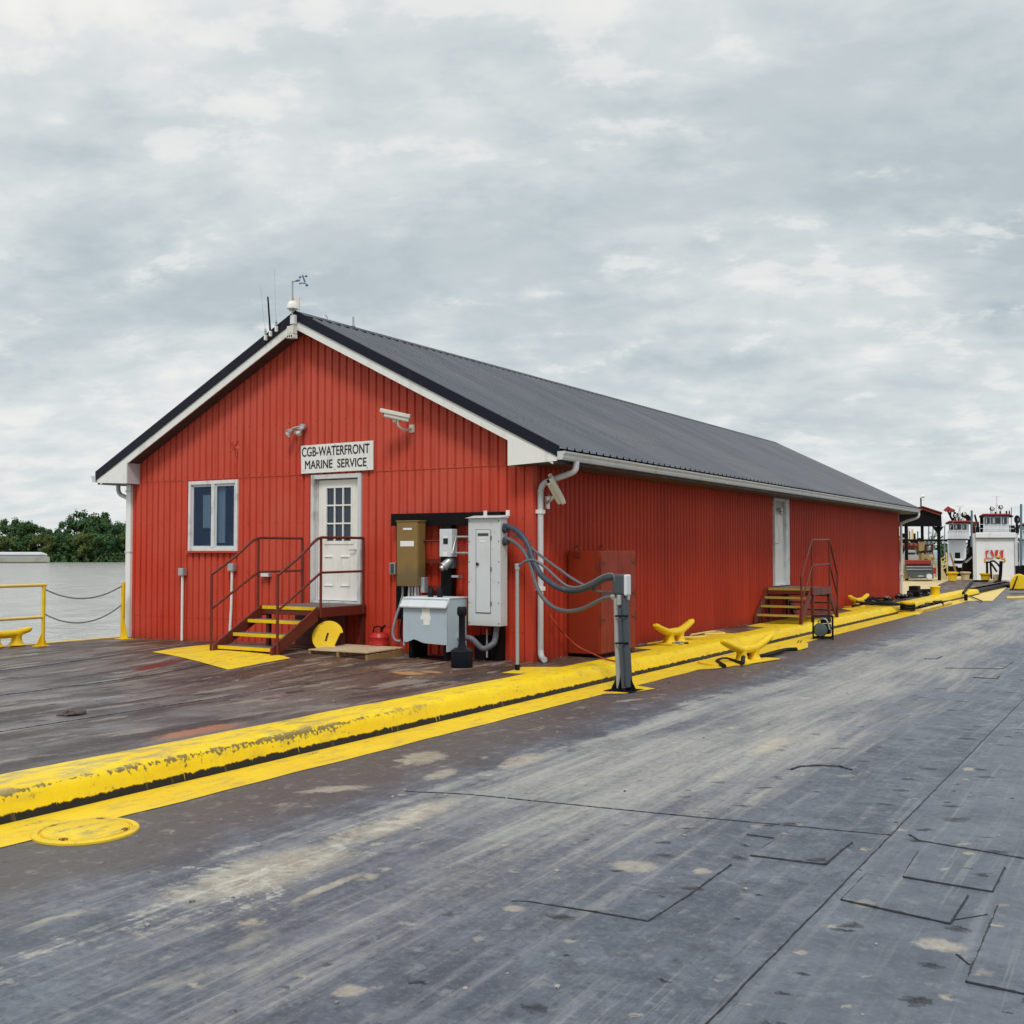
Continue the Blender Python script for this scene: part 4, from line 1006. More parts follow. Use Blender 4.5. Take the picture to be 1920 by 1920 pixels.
mb = MB(); mb.b2((cx - 0.04, -0.25, b_.z - 0.17), (cx + 0.10, -0.176, b_.z - 0.015)); mb.build('back_box', POSTGREY, t, bevel=0.008)
M3 = V((-0.45, -0.6, -0.66)).normalized().to_track_quat('Z', 'Y').to_matrix()
mb = MB(); mb.lathe([(0.052, -0.05), (0.062, 0.0), (0.064, 0.09), (0.070, 0.10), (0.070, 0.115), (0.04, 0.118), (0.04, 0.16), (0.045, 0.165), (0.03, 0.17)], (cx + 0.015, -0.25, b_.z - 0.07), 18, M3); mb.build('barrel', GALV, t, smooth=True)
mb = MB(); mb.b2((cx + 0.09, -0.30, b_.z - 0.30), (cx + 0.21, -0.176, b_.z - 0.27)); mb.build('shelf', GALV, t)
sx1, sz1 = b_.x, b_.z
# tall grey panelboard
t = thing('breaker_box', (-0.84, -0.26, 0.47), 'tall light grey electrical panel with a narrow locked door and two hoses', 'breaker box')
m, nt, g, b = new_mat('stained_panel_grey')
x, y, z = g.pos(); n1 = g.noise(g.vec(x * 3.0, y * 3.0, z * 1.2), 2.0, 5, 0.6); n2 = g.noise(g.vec(x, y, z), 9.0, 4)
c = g.mix(n1, (0.60, 0.635, 0.655), (0.53, 0.56, 0.575)); stn = (x + 1.03 + (n1 - 0.5) * 0.10).abs().step(0.06, 0.01) * z.step(1.35, 1.75) * z.step(2.0, 1.85)
c = g.mix(stn * n2.step(0.3, 0.6) * 0.75, c, (0.42, 0.27, 0.12)); c = g.mix((z - n2 * 0.2).step(0.55, 0.40) * 0.4, c, (0.45, 0.36, 0.25)); c = g.mix(n2.step(0.60, 0.70) * 0.25, c, (0.36, 0.33, 0.29))
finish(nt, b, c, 0.42, 0.0, n1, 0.003, 0.3); STAINP = m
o, a, b_ = box_px(t, 'body', STAINP, (878, 972, 938, 1175), -0.37, -0.176)
mb = MB(); mb.prism([(a.x - 0.03, -0.42, a.z + 0.002), (a.x - 0.03, -0.176, a.z + 0.045), (a.x - 0.03, -0.176, a.z + 0.002)], (b_.x - a.x + 0.05, 0, 0)); mb.build('drip_hood', GREYPANEL, t, bevel=0.003)
mb = MB()
for xx in (a.x + 0.14, b_.x - 0.02): mb.b2((xx, -0.185, a.z + 0.03), (xx + 0.06, -0.176, a.z + 0.115))
build_each(mb, 'hanger', DIRTYWHITE, t)
dx0, dx1, dz0, dz1 = a.x + 0.14, a.x + 0.38, b_.z + 0.19, a.z - 0.165
mb = MB(); mb.b2((dx0, -0.379, dz0), (dx1, -0.371, dz1)); dr = mb.build('door', GREYPANEL, t, bevel=0.004)
mb = MB(); mb.b2((dx0 - 0.008, -0.373, dz0 - 0.008), (dx0, -0.3705, dz1 + 0.008)); mb.b2((dx0 - 0.008, -0.373, dz0 - 0.012), (dx1 + 0.006, -0.3705, dz0)); mb.b2((dx1, -0.373, dz0), (dx1 + 0.005, -0.3705, dz1)); mb.b2((dx0, -0.373, dz1), (dx1, -0.3705, dz1 + 0.006)); mb.build('door_gap', INK, t)
mb = MB(); mb.b2((dx0 + 0.03, -0.382, dz1 - 0.09), (dx1 - 0.03, -0.379, dz1 - 0.05)); build_each(mb, 'label', POSTGREY, dr)
mb = MB(); mb.b2((dx0 + 0.05, -0.382, dz1 - 0.13), (dx1 - 0.06, -0.379, dz1 - 0.115)); mb.b2((dx0 + 0.06, -0.382, dz1 - 0.175), (dx1 - 0.08, -0.379, dz1 - 0.155)); build_each(mb, 'label', PAPER, dr)
mb = MB(); mb.lathe([(0.02, 0), (0.024, 0.02), (0.012, 0.03)], (dx0 + 0.03, -0.379, (dz0 + dz1) / 2 + 0.1), 12, Matrix.Rotation(PI / 2, 3, 'X')); mb.build('latch', INK, dr, smooth=True)
mb = MB()
for zz in [a.z - 0.04 - i * (a.z - b_.z - 0.08) / 5 for i in range(6)]:
    for xx in (a.x + 0.02, b_.x - 0.025): mb.lathe([(0.008, 0), (0.008, 0.006)], (xx, -0.370, zz), 8, Matrix.Rotation(PI / 2, 3, 'X'))
for zz in (dz0 + 0.1, (dz0 + dz1) / 2, dz1 - 0.15): mb.b2((dx1 + 0.004, -0.385, zz), (dx1 + 0.018, -0.371, zz + 0.06))
build_each(mb, 'screw', POSTGREY, t)
pa, pb_ = a, b_
for (zz, r_) in ((1.90, 0.052), (1.715, 0.045)):
    mb = MB(); mb.lathe([(r_ + 0.012, 0), (r_ + 0.012, 0.02), (r_, 0.022), (r_, 0.05), (r_ + 0.008, 0.052), (r_ + 0.008, 0.07)], (pb_.x, -0.27, zz), 16, Matrix.Rotation(PI / 2, 3, 'Y')); mb.build('hose_gland', POSTGREY, t, smooth=True)
# linking conduits between boxes
t = thing('link_conduit', (-1.9, -0.2, 1.7), 'thin rusty conduit from the brown cabinet to the disconnect switch', 'conduit')
mb = MB(); mb.tube([(-2.02, -0.22, 1.735), (sx1 - 0.2, -0.22, 1.735)], 0.016, 8); mb.build('pipe', RAILDK, t, smooth=True)
mb = MB(); mb.tube([(-2.02, -0.22, 1.735), (-1.93, -0.22, 1.735)], 0.026, 8); mb.build('coupling', BLACK, t, smooth=True)
t = thing('link_conduit', (-1.2, -0.2, 1.6), 'pair of thin grey conduits running into the tall grey panel', 'conduit')
for zz, xa in ((1.79, -1.29), (1.555, sx1 - 0.02)):
    mb = MB(); mb.tube([(xa, -0.24, zz), (pa.x, -0.24, zz)], 0.016, 8); mb.build('pipe', PVC, t, smooth=True)
# transformer
YT = -0.80
a, b_ = py_(753.5, 1139, YT), py_(839, 1211, YT); zt, zb = py_(800, 1122, YT + 0.05).z, b_.z
x0, x1 = py_(756, 1180, YT).x, py_(838, 1180, YT).x
t = thing('transformer', ((x0 + x1) / 2, YT + 0.25, 0), 'squat blue grey transformer with a sloped hood and torn lower edge', 'transformer')
mb = MB(); n = 12; lo = zb + 0.02
pts = [(x0, YT, lo + 0.01)] + [(x0 + (x1 - x0) * i / n, YT, lo + (0.055 * max(0, 1 - abs(i - 3.2) / 2.3) if i < 6 else -0.012 * (i - 6) / 6)) for i in range(1, n)] + [(x1, YT, lo - 0.01), (x1, YT, zt - 0.10), (x0, YT, zt - 0.10)]
mb.prism([V(p) for p in pts], (0, 0.012, 0)); mb.build('front_cover', BLUEGREY, t)
mb = MB(); mb.b2((x0 + 0.002, YT + 0.0125, zb + 0.12), (x1 - 0.015, YT + 0.5, zt)); mb.b2((x1 - 0.014, YT + 0.004, zb - 0.09), (x1, YT + 0.5, zt)); mb.b2((x0 - 0.002, YT + 0.002, zb - 0.03), (x0 + 0.014, YT + 0.03, zt)); mb.build('body', BLUEGREY, t, bevel=0.004)
mb = MB(); mb.prism([(x0 - 0.03, YT + 0.04, zt + 0.015), (x0 - 0.03, YT - 0.055, zt - 0.115), (x0 - 0.03, YT - 0.05, zt - 0.135), (x0 - 0.03, YT + 0.002, zt - 0.10), (x0 - 0.03, YT + 0.06, zt - 0.03)], (x1 - x0 + 0.04, 0, 0)); mb.b2((x0 - 0.01, YT + 0.062, zt), (x1 + 0.01, YT + 0.52, zt + 0.016)); mb.build('hood', GREYPANEL, t, bevel=0.004)
xm = x0 + 0.33
mb = MB(); mb.b2((xm, YT - 0.003, zt - 0.27), (xm + 0.14, YT - 0.0005, zt - 0.125)); mb.b2((xm - 0.02, YT - 0.004, zt - 0.30), (xm + 0.155, YT - 0.001, zt - 0.245)); mb.b2((xm + 0.03, YT - 0.0035, zt - 0.375), (xm + 0.14, YT - 0.001, zt - 0.30)); build_each(mb, 'label', PAPER, t)
mb = MB()
for xx in (x0 + 0.05, x1 - 0.10): mb.b2((xx, YT + 0.07, 0.0), (xx + 0.06, YT + 0.45, zb + 0.118))
mb.b2((x0 + 0.12, YT + 0.10, 0.0), (x1 - 0.12, YT + 0.4, 0.05)); build_each(mb, 'stand', BLACK, t)
mb = MB()
for xx in (x0 + 0.37, x0 + 0.53): mb.lathe([(0.042, 0), (0.042, 0.11), (0.034, 0.12), (0.034, 0.135)], (xx, YT + 0.16, zt + 0.016), 14)
build_each(mb, 'bushing', BLACKPL, t, smooth=True)
mb = MB(); mb.lathe([(0.05, 0), (0.05, 0.03), (0.038, 0.032), (0.038, 0.10), (0.03, 0.11)], (x1, YT + 0.30, zb + 0.10), 14, Matrix.Rotation(PI / 2, 3, 'Y')); mb.build('hose_gland', GALV, t, smooth=True)
tx1, tz = x1, zb + 0.10
def hose(name, pts, r, mat, label, cat, group=None, n=8, seg=12, extra=None):
    P = spline(pts, n); mb = MB(); mb.tube(P, r, seg); o = mb.build(name, mat, smooth=True); return tag(o, label, cat, group)
hose('flexible_conduit', [(tx1 + 0.10, YT + 0.30, tz), (tx1 + 0.22, YT + 0.31, tz - 0.02), py_(905, 1216, -0.42), py_(922, 1209, -0.36), (pb_.x - 0.14, -0.28, 0.33), (pb_.x - 0.12, -0.27, pb_.z + 0.004)], 0.042, HOSEL, 'short grey hose looping from the transformer up into the tall grey panel', 'hose')
# bundled hoses from the panel to the pedestal post
def path(pts, y0, y1):
    n = len(pts); return [py_(a, b, y0 + (y1 - y0) * i / (n - 1)) for i, (a, b) in enumerate(pts)]
PB = V((1.78, -0.76, LOW))
hose('flexible_conduit', path([(943, 986), (958, 989), (975, 1000), (990, 1022), (1000, 1050), (1013, 1076), (1030, 1091), (1050, 1103), (1070, 1107), (1092, 1105), (1115, 1096), (1135, 1085), (1152, 1083)], -0.27, -0.75), 0.041, HOSE, 'thickest blue grey hose running from panel to post head', 'hose', 'hoses between panel and post')
hose('flexible_conduit', path([(943, 1009), (957, 1012), (975, 1025), (988, 1043), (997, 1066), (1003, 1090), (1014, 1115), (1030, 1133), (1048, 1143), (1068, 1146), (1090, 1142), (1112, 1132), (1132, 1122), (1148, 1119)], -0.27, -0.78), 0.028, HOSEL, 'lowest grey hose sagging in front of the red cabinet', 'hose', 'hoses between panel and post')
hose('flexible_conduit', path([(962, 1003), (978, 1010), (995, 1026), (1018, 1045), (1045, 1065), (1070, 1083), (1092, 1096), (1112, 1106), (1132, 1110), (1152, 1111)], -0.30, -0.72), 0.019, HOSEL, 'thin straight grey hose crossing above the white downspout', 'hose', 'hoses between panel and post')
# riser pipe with its own cable
p0 = pz(970, 1257); t = thing('riser_pipe', p0, 'slim grey riser pipe standing at the yellow coaming with an arching cable', 'pipe')
mb = MB(); mb.tube([p0 + V((0, 0, 0.07)), p0 + V((0, 0, 1.40))], 0.024, 12); mb.build('pipe', PVC, t, smooth=True)
mb = MB(); mb.lathe([(0.034, 0), (0.034, 0.075), (0.026, 0.08)], p0, 12); mb.build('collar', BLACK, t, smooth=True)
mb = MB(); mb.lathe([(0.032, 0), (0.032, 0.05), (0.036, 0.052), (0.036, 0.07), (0.02, 0.08)], p0 + V((0, 0, 1.34)), 12); mb.build('coupling', GALV, t, smooth=True)
P = spline([p0 + V((0, 0, 1.40))] + path([(974, 1060), (984, 1053), (999, 1050), (1013, 1057), (1030, 1071), (1047, 1087), (1064, 1099), (1084, 1101), (1106, 1093), (1128, 1081), (1145, 1076), (1152, 1083), (1155, 1098), (1156, 1116)], p0.y, -0.80), 6)
mb = MB(); mb.tube(P, 0.019, 10); mb.build('cable', HOSEL, t, smooth=True)
p1_ = pz(913, 1240); t = thing('riser_pipe', p1_, 'thin pale pipe rising under the tall grey panel', 'pipe')
mb = MB(); mb.tube([p1_ + V((0, 0, 0.05)), p1_ + V((0, 0.0, 0.46))], 0.013, 8); mb.build('pipe', PVC, t, smooth=True)
mb = MB(); mb.lathe([(0.02, 0), (0.02, 0.055)], p1_, 8); mb.build('collar', BLACK, t)
# pedestal post
t = thing('pedestal_post', PB, 'grey steel pedestal post with a rounded box on top and gusseted foot', 'post')
top = py_(1160, 1110, PB.y); sc_ = 14.0 / F_PX
def q(px, py, dy=0.0): return py_(px, py, PB.y + dy)
mb = MB(); mb.tube([q(1176, 1288), q(1168, 1120)], 0.060, 16); mb.build('pole', POSTGREY, t, smooth=True)
for k, (xb, xt, dy_, r_, zt_) in enumerate(((1161, 1155.5, -0.05, 0.036, 1122), (1168, 1161, -0.11, 0.020, 1140), (1182, 1174, 0.03, 0.030, 1115))):
    mb = MB(); mb.tube([q(xb, 1290, dy_), q((xb + xt) / 2 - 1, 1200, dy_), q(xt, zt_, dy_)], r_, 12); mb.build('conduit', (PVC, POSTGREY, POSTGREY)[k], t, smooth=True)
mb = MB()
for yy in (1155, 1206): mb.tube([q(1154, yy, -0.1), q(1162, yy, -0.14), q(1178, yy, -0.03)], 0.012, 6)
mb.b2(q(1151, 1170, -0.03), q(1156, 1155, 0.03)); build_each(mb, 'clamp', BLACK, t)
bb = q(1163, 1096); mb = MB(); mb.box(bb + V((0.0, 0.0, 0.0)), (0.17, 0.16, 0.27)); hb = mb.build('junction_box', POSTGREY, t, bevel=0.03)
mb = MB(); mb.box(bb + V((0.10, 0.0, -0.005)), (0.045, 0.15, 0.27)); mb.build('box_cover', GREYPANEL, hb, bevel=0.02)
mb = MB()
for (a0, b0, dy_) in ((1161, 1125, -0.10), (1177, 1116, 0.02)): mb.box(q(a0, b0, dy_), (0.05, 0.05, 0.13))
mb.tube([q(1147, 1119, -0.02), q(1155, 1118, -0.04)], 0.038, 10); build_each(mb, 'conduit_body', GALV, t, bevel=0.01)
mb = MB()
for s_, ax in ((1, 'x'), (-1, 'x'), (1, 'y'), (-1, 'y')):
    d = V((s_, 0, 0)) if ax == 'x' else V((0, s_, 0)); w_ = V((0, 0.006, 0)) if ax == 'x' else V((0.006, 0, 0))
    mb.prism([PB + d * 0.05 - w_, PB + d * 0.17 - w_, PB + d * 0.17 - w_ + V((0, 0, 0.03)), PB + d * 0.06 - w_ + V((0, 0, 0.24))], w_ * 2)
mb.b2(PB + V((-0.19, -0.19, 0.0)), PB + V((0.19, 0.19, 0.014))); mb.build('foot', BLACK, t)
yc = pz(1138, 1238, 0.03).y
hose('extension_cord', [px_(1030, 1152, 0.03), px_(1043, 1171, 0.1), pz(1062, 1193, 0.32), pz(1085, 1213, 0.22), pz(1112, 1226, 0.08), pz(1130, 1234, 0.035), V((1.05, yc - 0.04, 0.028)), V((1.13, yc - 0.08, 0.008)), V((1.185, yc - 0.12, -0.06)), V((1.215, yc - 0.15, -0.13)), V((1.245, yc - 0.18, LOW + 0.02))], 0.011, ORANGE, 'thin orange extension cord draped from the wall over the yellow coaming', 'cord')
# ash receptacle
p0 = pz(866, 1253); t = thing('ash_receptacle', p0, 'black long necked ash receptacle standing before the transformer', 'ash bin')
mb = MB(); mb.lathe([(0.145, 0), (0.150, 0.01), (0.148, 0.22), (0.155, 0.225), (0.152, 0.24), (0.10, 0.275), (0.05, 0.285)], p0, 28); mb.build('base', BLACKPL, t, smooth=True)
mb = MB(); mb.lathe([(0.062, 0.28), (0.045, 0.34), (0.043, 0.70), (0.05, 0.71)], p0, 20); mb.build('neck', BLACKPL, t, smooth=True)
mb = MB(); mb.lathe([(0.05, 0.705), (0.066, 0.73), (0.068, 0.80), (0.055, 0.83)], p0, 20); mb.b2(p0 + V((-0.03, -0.07, 0.74)), p0 + V((0.03, -0.06, 0.77))); mb.build('head', BLACKPL, t, smooth=True)
hose('rope_scrap', [pz(840, 1252), pz(820, 1250), pz(817, 1246), pz(830, 1244), pz(840, 1246), pz(836, 1250), pz(848, 1252)], 0.012, CAMW, 'small pale loop of rope on the deck by the ash bin', 'rope')
# gas can
p0 = V((-2.36, -0.50, hump(-2.36, -0.50))); t = thing('fuel_can', p0, 'red fuel can in the corner between the steps and transformer', 'fuel can')
mb = MB(); mb.lathe([(0.15, 0), (0.155, 0.02), (0.155, 0.115), (0.16, 0.125), (0.155, 0.135), (0.155, 0.22), (0.16, 0.23), (0.13, 0.285), (0.05, 0.30)], p0, 24); mb.build('can', REDCAN, t, smooth=True)
mb = MB(); mb.tube(spline([p0 + V((0.03, 0, 0.29)), p0 + V((0.05, 0, 0.36)), p0 + V((0.12, -0.02, 0.40))], 5), 0.018, 8); mb.tube(spline([p0 + V((-0.12, 0, 0.27)), p0 + V((-0.10, 0, 0.36)), p0 + V((0.0, 0, 0.385)), p0 + V((0.04, 0, 0.33))], 5), 0.010, 8); mb.build('handle', BLACK, t, smooth=True)
# pallet
pa0, pb0, pc0 = pz(573, 1236, 0.06), pz(692, 1244, 0.0), py_(752, 1226, -0.30)
ux = V((1.04, 0.05, 0)); uy = V((-0.06, 0.92, 0)); o0 = V((-3.02, -1.27, 0.0))
o0 = pz(689, 1243, 0.03) - ux; o0.z = 0.0
t = thing('wooden_pallet', o0 + (ux + uy) / 2, 'pale wooden pallet lying on deck between steps and transformer', 'pallet')
def zat(pp): return hump(pp.x, pp.y) * 0.55 + 0.012
hC = [zat(o0), zat(o0 + ux), zat(o0 + ux + uy), zat(o0 + uy)]
zc = V((0, 0, 1)); L_ = ux.length; Wd = uy.length; ex, ey = ux.normalized(), uy.normalized(); R = Matrix((ex, ey, zc)).transposed()
zbase = 0.05
tilt = Matrix.Rotation(math.radians(2.2), 3, 'Y')
def pbox(mb, u0, u1, v0, v1, z0, z1):
    c = o0 + ex * ((u0 + u1) / 2) + ey * ((v0 + v1) / 2) + V((0, 0, zbase - 0.04 * ((u0 + u1) / 2) / L_ + (z0 + z1) / 2)); mb.box(c, (u1 - u0, v1 - v0, z1 - z0), R)
for k in range(7):
    mb = MB(); v0 = k * (Wd - 0.10) / 6; pbox(mb, 0, L_, v0, v0 + 0.10 - (0.012 if k % 2 else 0), 0.128, 0.148); mb.build('deck_board', WOOD, t, bevel=0.003)
for k in range(3):
    mb = MB(); u0 = k * (L_ - 0.04) / 2; pbox(mb, u0, u0 + 0.04, 0.004, Wd - 0.004, 0.018, 0.1265); mb.build('stringer', WOODD, t)
for k in range(3):
    mb = MB(); v0 = k * (Wd - 0.10) / 2; pbox(mb, 0, L_, v0, v0 + 0.10, 0.0, 0.017); mb.build('base_board', WOOD, t)
# yellow notched disc leaning below the landing
cD = V((-2.88, -1.10, hump(-2.88, -1.1))); RD = 0.235
mb = MB(); pts = []
for k in range(40):
    a = 2 * PI * k / 40; r_ = RD
    pts.append((r_ * math.cos(a), r_ * math.sin(a)))
nc = (0.25, -0.02); out = []
for (a, b) in pts:
    d_ = math.hypot(a - nc[0], b - nc[1]); out.append((a, b) if d_ > 0.13 else (nc[0] + (a - nc[0]) / d_ * 0.13, nc[1] + (b - nc[1]) / d_ * 0.13))
axx = V((0.93, 0.28, -0.20)).normalized(); nrm_ = V((0.15, -0.88, 0.42)).normalized(); ayy = nrm_.cross(axx).normalized() * -1
if ayy.z < 0: ayy = -ayy
cc = cD + V((-0.02, 0.05, RD * 0.92))
def mp(a, b): return cc + axx * a + ayy * b
hole = [(-0.012, -0.085), (0.02, -0.085), (0.012, 0.045), (-0.02, 0.045)]
mb.prism([mp(a, b) for a, b in out], nrm_ * -0.018)
t = thing('steel_disc', cD, 'yellow painted steel disc with a bite out of its rim leaning under the landing', 'disc')
mb.build('plate', YELL, t, bevel=0.003)
mb = MB(); mb.prism([mp(a, b) + nrm_ * 0.002 for a, b in hole], nrm_ * -0.001); build_each(mb, 'slot', INK, t)

# ------------------------------------------------------------------ steps to the office door
XL, XR = -4.18, -3.02; YLAND = -1.12
t = thing('steps', ((XL + XR) / 2, -1.0, 0.1), 'red steel steps with yellow nosings and pipe rails up to the office door', 'steps')
nos = [(-1.12, 0.745), (-1.42, 0.555), (-1.72, 0.372), (-2.02, 0.205)]
m, nt, g, b = new_mat('tread_grating'); x, y, z = g.pos(); n = g.noise(g.vec(x, y, z), 18.0, 4)
finish(nt, b, g.mix(n, (0.05, 0.04, 0.038), (0.20, 0.16, 0.14)), 0.7, 0.0, n, 0.004); TREAD = m
mb = MB(); mb.b2((XL + 0.03, YLAND + 0.03, 0.70), (XR - 0.0, -0.045, 0.745)); mb.build('landing', TREAD, t)
mb = MB()
for a, b in (((XL, YLAND, 0.60), (XL + 0.03, -0.03, 0.744)), ((XR + 0.001, YLAND + 0.04, 0.60), (XR + 0.031, -0.03, 0.744)), ((XL + 0.03, YLAND + 0.002, 0.62), (XR, YLAND + 0.03, 0.70))): mb.b2(a, b)
mb.build('landing_frame', RAIL, t, bevel=0.003)
for i, (yy, zz) in enumerate(nos):
    if i: 
        mb = MB(); mb.b2((XL + 0.035, yy + 0.012, zz - 0.035), (XR - 0.035, yy + 0.26, zz)); tr_ = mb.build('tread', TREAD, t)
    mb = MB(); mb.b2((XL + 0.04, yy - 0.008, zz - 0.045), (XR - 0.04, yy + 0.011, zz + 0.003)); mb.build('nosing', YELL, t)
for xs in (XL, XR - 0.03):
    mb = MB(); mb.prism([(xs, YLAND, 0.76), (xs, YLAND, 0.55), (xs, -1.98, 0.10), (xs, -2.09, 0.10), (xs, -2.09, 0.22)], (0.03, 0, 0)); mb.build('stringer', RAIL, t, bevel=0.003)
for xs, ys in ((XL + 0.015, -0.10), (XR - 0.02, -0.06), (XR - 0.02, -0.95), (XL + 0.015, -0.95)):
    mb = MB(); mb.b2((xs - 0.03, ys - 0.03, 0.0), (xs + 0.03, ys + 0.03, 0.61)); mb.build('leg', RAILDK, t)
mb = MB(); mb.b2((XL + 0.05, -0.40, 0.1), (XR - 0.1, -0.38, 0.60)); mb.build('kick_sheet', RAILDK, t)
def handrail(xs, y0, y1, yf, zfoot):
    r = 0.021; mb = MB()
    P = spline([(xs, yf, 1.24), (xs, (yf + y1) / 2, 1.505), (xs, y1 - 0.16, 1.715), (xs, y1 - 0.02, 1.775), (xs, y1 + 0.15, 1.785), (xs, y0, 1.785)], 6); mb.tube(P, r, 10)
    mb.tube([(xs, yf, 0.74), (xs, y1, 1.262), (xs, y0, 1.268)], r * 0.9, 10); rl = mb.build('handrail', RAIL, t, smooth=True)
    for yy, za, zb in ((y0, 0.62, 1.785), (y1, 0.60, 1.77), (yf, zfoot, 1.245)):
        mb = MB(); mb.tube([(xs, yy, za), (xs, yy, zb)], r, 10); mb.build('rail_post', RAIL, t, smooth=True)
handrail(XL - 0.022, -0.16, -1.15, -2.10, 0.10); handrail(XR + 0.022 - 0.0, -0.10, -1.09, -2.0, 0.085)

# ------------------------------------------------------------------ steps at the side door, flights both ways along the wall
X0, X1 = 0.03, 1.05; YA, YB = 10.42, 11.85
WORNY = m_yellow('worn_nosing_yellow', (0.46, 0.33, 0.05), 1.3)
t = thing('steps', (0.5, 11.1, 0), 'small red double sided steps with yellow nosings below the side door', 'steps')
mb = MB(); mb.b2((X0, YA + 0.02, 0.705), (X1, YB - 0.02, 0.75)); mb.build('landing', TREAD, t)
mb = MB(); mb.b2((X1 + 0.001, YA, 0.60), (X1 + 0.04, YB, 0.765)); mb.b2((X0, YA - 0.01, 0.62), (X1, YA + 0.019, 0.72)); mb.build('landing_frame', RAIL, t)
for k in range(4):
    zz = 0.745 - 0.18 * k
    if k:
        for yy, s_ in ((YA - 0.27 * k, 1), (YB + 0.25 * k, -1)):
            mb = MB(); mb.b2((X0 + 0.04, yy, zz - 0.035), (X1 - 0.04, yy + s_ * 0.23, zz)); mb.build('tread', TREAD, t)
    mb = MB(); mb.b2((X0 + 0.05, YA - 0.27 * k - 0.012, zz - 0.042), (X1 - 0.045, YA - 0.27 * k + (-0.001 if k else 0.018) - (0.011 if k == 0 else 0), zz + 0.004)); mb.build('nosing', WORNY, t)
for xs in (X0, X1 - 0.035):
    for yb, s_ in ((YA, -1), (YB, 1)):
        ln = 0.88 if s_ < 0 else 0.75
        mb = MB(); mb.prism([(xs, yb, 0.77), (xs, yb, 0.56), (xs, yb + s_ * (ln - 0.1), 0.0), (xs, yb + s_ * ln, 0.0), (xs, yb + s_ * ln, 0.14)], (0.034, 0, 0)); mb.build('stringer', RAIL if s_ < 0 else RAILDK, t)
for yy in (YA + 0.05, YB - 0.05):
    for xx in (X0 + 0.05, X1 - 0.0):
        mb = MB(); mb.b2((xx - 0.03, yy - 0.03, 0.0), (xx + 0.03, yy + 0.03, 0.61)); mb.build('leg', RAILDK, t)
xs = X1 + 0.02; r = 0.021
ya, yb, yfa, yfb = YA - 0.03, YB - 0.03, 9.56, 12.5
mb = MB(); mb.tube([(xs, yfa, 1.02), (xs, ya - 0.06, 1.76), (xs, ya + 0.04, 1.82), (xs, yb - 0.05, 1.83), (xs, yb + 0.06, 1.77), (xs, yfb, 1.03)], r, 10)
mb.tube([(xs, yfa + 0.12, 0.60), (xs, ya, 1.255), (xs, yb, 1.28), (xs, yfb, 0.52)], r, 10); mb.build('handrail', RAIL, t, smooth=True)
for yy, za, zb in ((ya, 0.62, 1.82), (yb, 0.62, 1.82), (yfa, 0.0, 1.03), (yfb, 0.0, 1.04)):
    mb = MB(); mb.tube([(xs, yy, za), (xs, yy, zb)], r, 10); mb.build('rail_post', RAIL, t, smooth=True)

# ------------------------------------------------------------------ red steel cabinet by the corner
cx0, cx1, cy0, cy1, cz0, cz1 = 0.04, 0.57, 0.99, 2.22, 0.055, 1.585
t = thing('steel_cabinet', ((cx0 + cx1) / 2, (cy0 + cy1) / 2, 0), 'big plain red steel cabinet with lifting eyes against the long wall', 'cabinet')
mb = MB(); mb.b2((cx0, cy0, cz0), (cx1, cy1, cz1)); mb.build('body', CABRED, t, bevel=0.008)
mb = MB(); mb.b2((cx0 + 0.04, cy0 + 0.04, 0.0), (cx1 - 0.04, cy1 - 0.04, cz0 - 0.001)); mb.build('plinth', BLACK, t)
for ya_, yb_ in ((cy0 + 0.012, (cy0 + cy1) / 2 - 0.006), ((cy0 + cy1) / 2 + 0.006, cy1 - 0.012)):
    mb = MB(); mb.b2((cx1 + 0.0005, ya_, cz0 + 0.015), (cx1 + 0.016, yb_, cz1 - 0.02)); dr = mb.build('door', CABRED, t, bevel=0.003)
    mb = MB(); ye = ya_ if ya_ < 1.3 else yb_; s_ = 1 if ya_ < 1.3 else -1
    for zz in (0.55, 0.92, 1.40): mb.b2((cx1 + 0.0165, ye, zz), (cx1 + 0.026, ye + s_ * 0.13, zz + 0.022)); mb.tube([(cx1 + 0.012, ye - s_ * 0.008, zz - 0.07), (cx1 + 0.012, ye - s_ * 0.008, zz + 0.09)], 0.011, 8)
    build_each(mb, 'hinge', RAILDK, dr)
for (px0, py0) in ((0.2, cy0 + 0.0), (0.3, cy1 - 0.62)):
    mb = MB(); c0 = V((px0, py0 + 0.01, cz1 + 0.03)); mb.tube([c0 + V((0.045 * math.cos(a), 0, 0.05 * math.sin(a))) for a in [PI * 1.25 - k * PI * 1.5 / 12 for k in range(13)]], 0.012, 8)
    mb.b2((px0 - 0.05, py0 - 0.012, cz1 - 0.10), (px0 + 0.05, py0 + 0.02 if py0 > 2 else py0 - 0.001, cz1 - 0.03)) if py0 < 1.5 else mb.b2((px0 - 0.05, py0, cz1), (px0 + 0.05, py0 + 0.3, cz1 + 0.012)); build_each(mb, 'lifting_eye', RAIL, t, smooth=True)

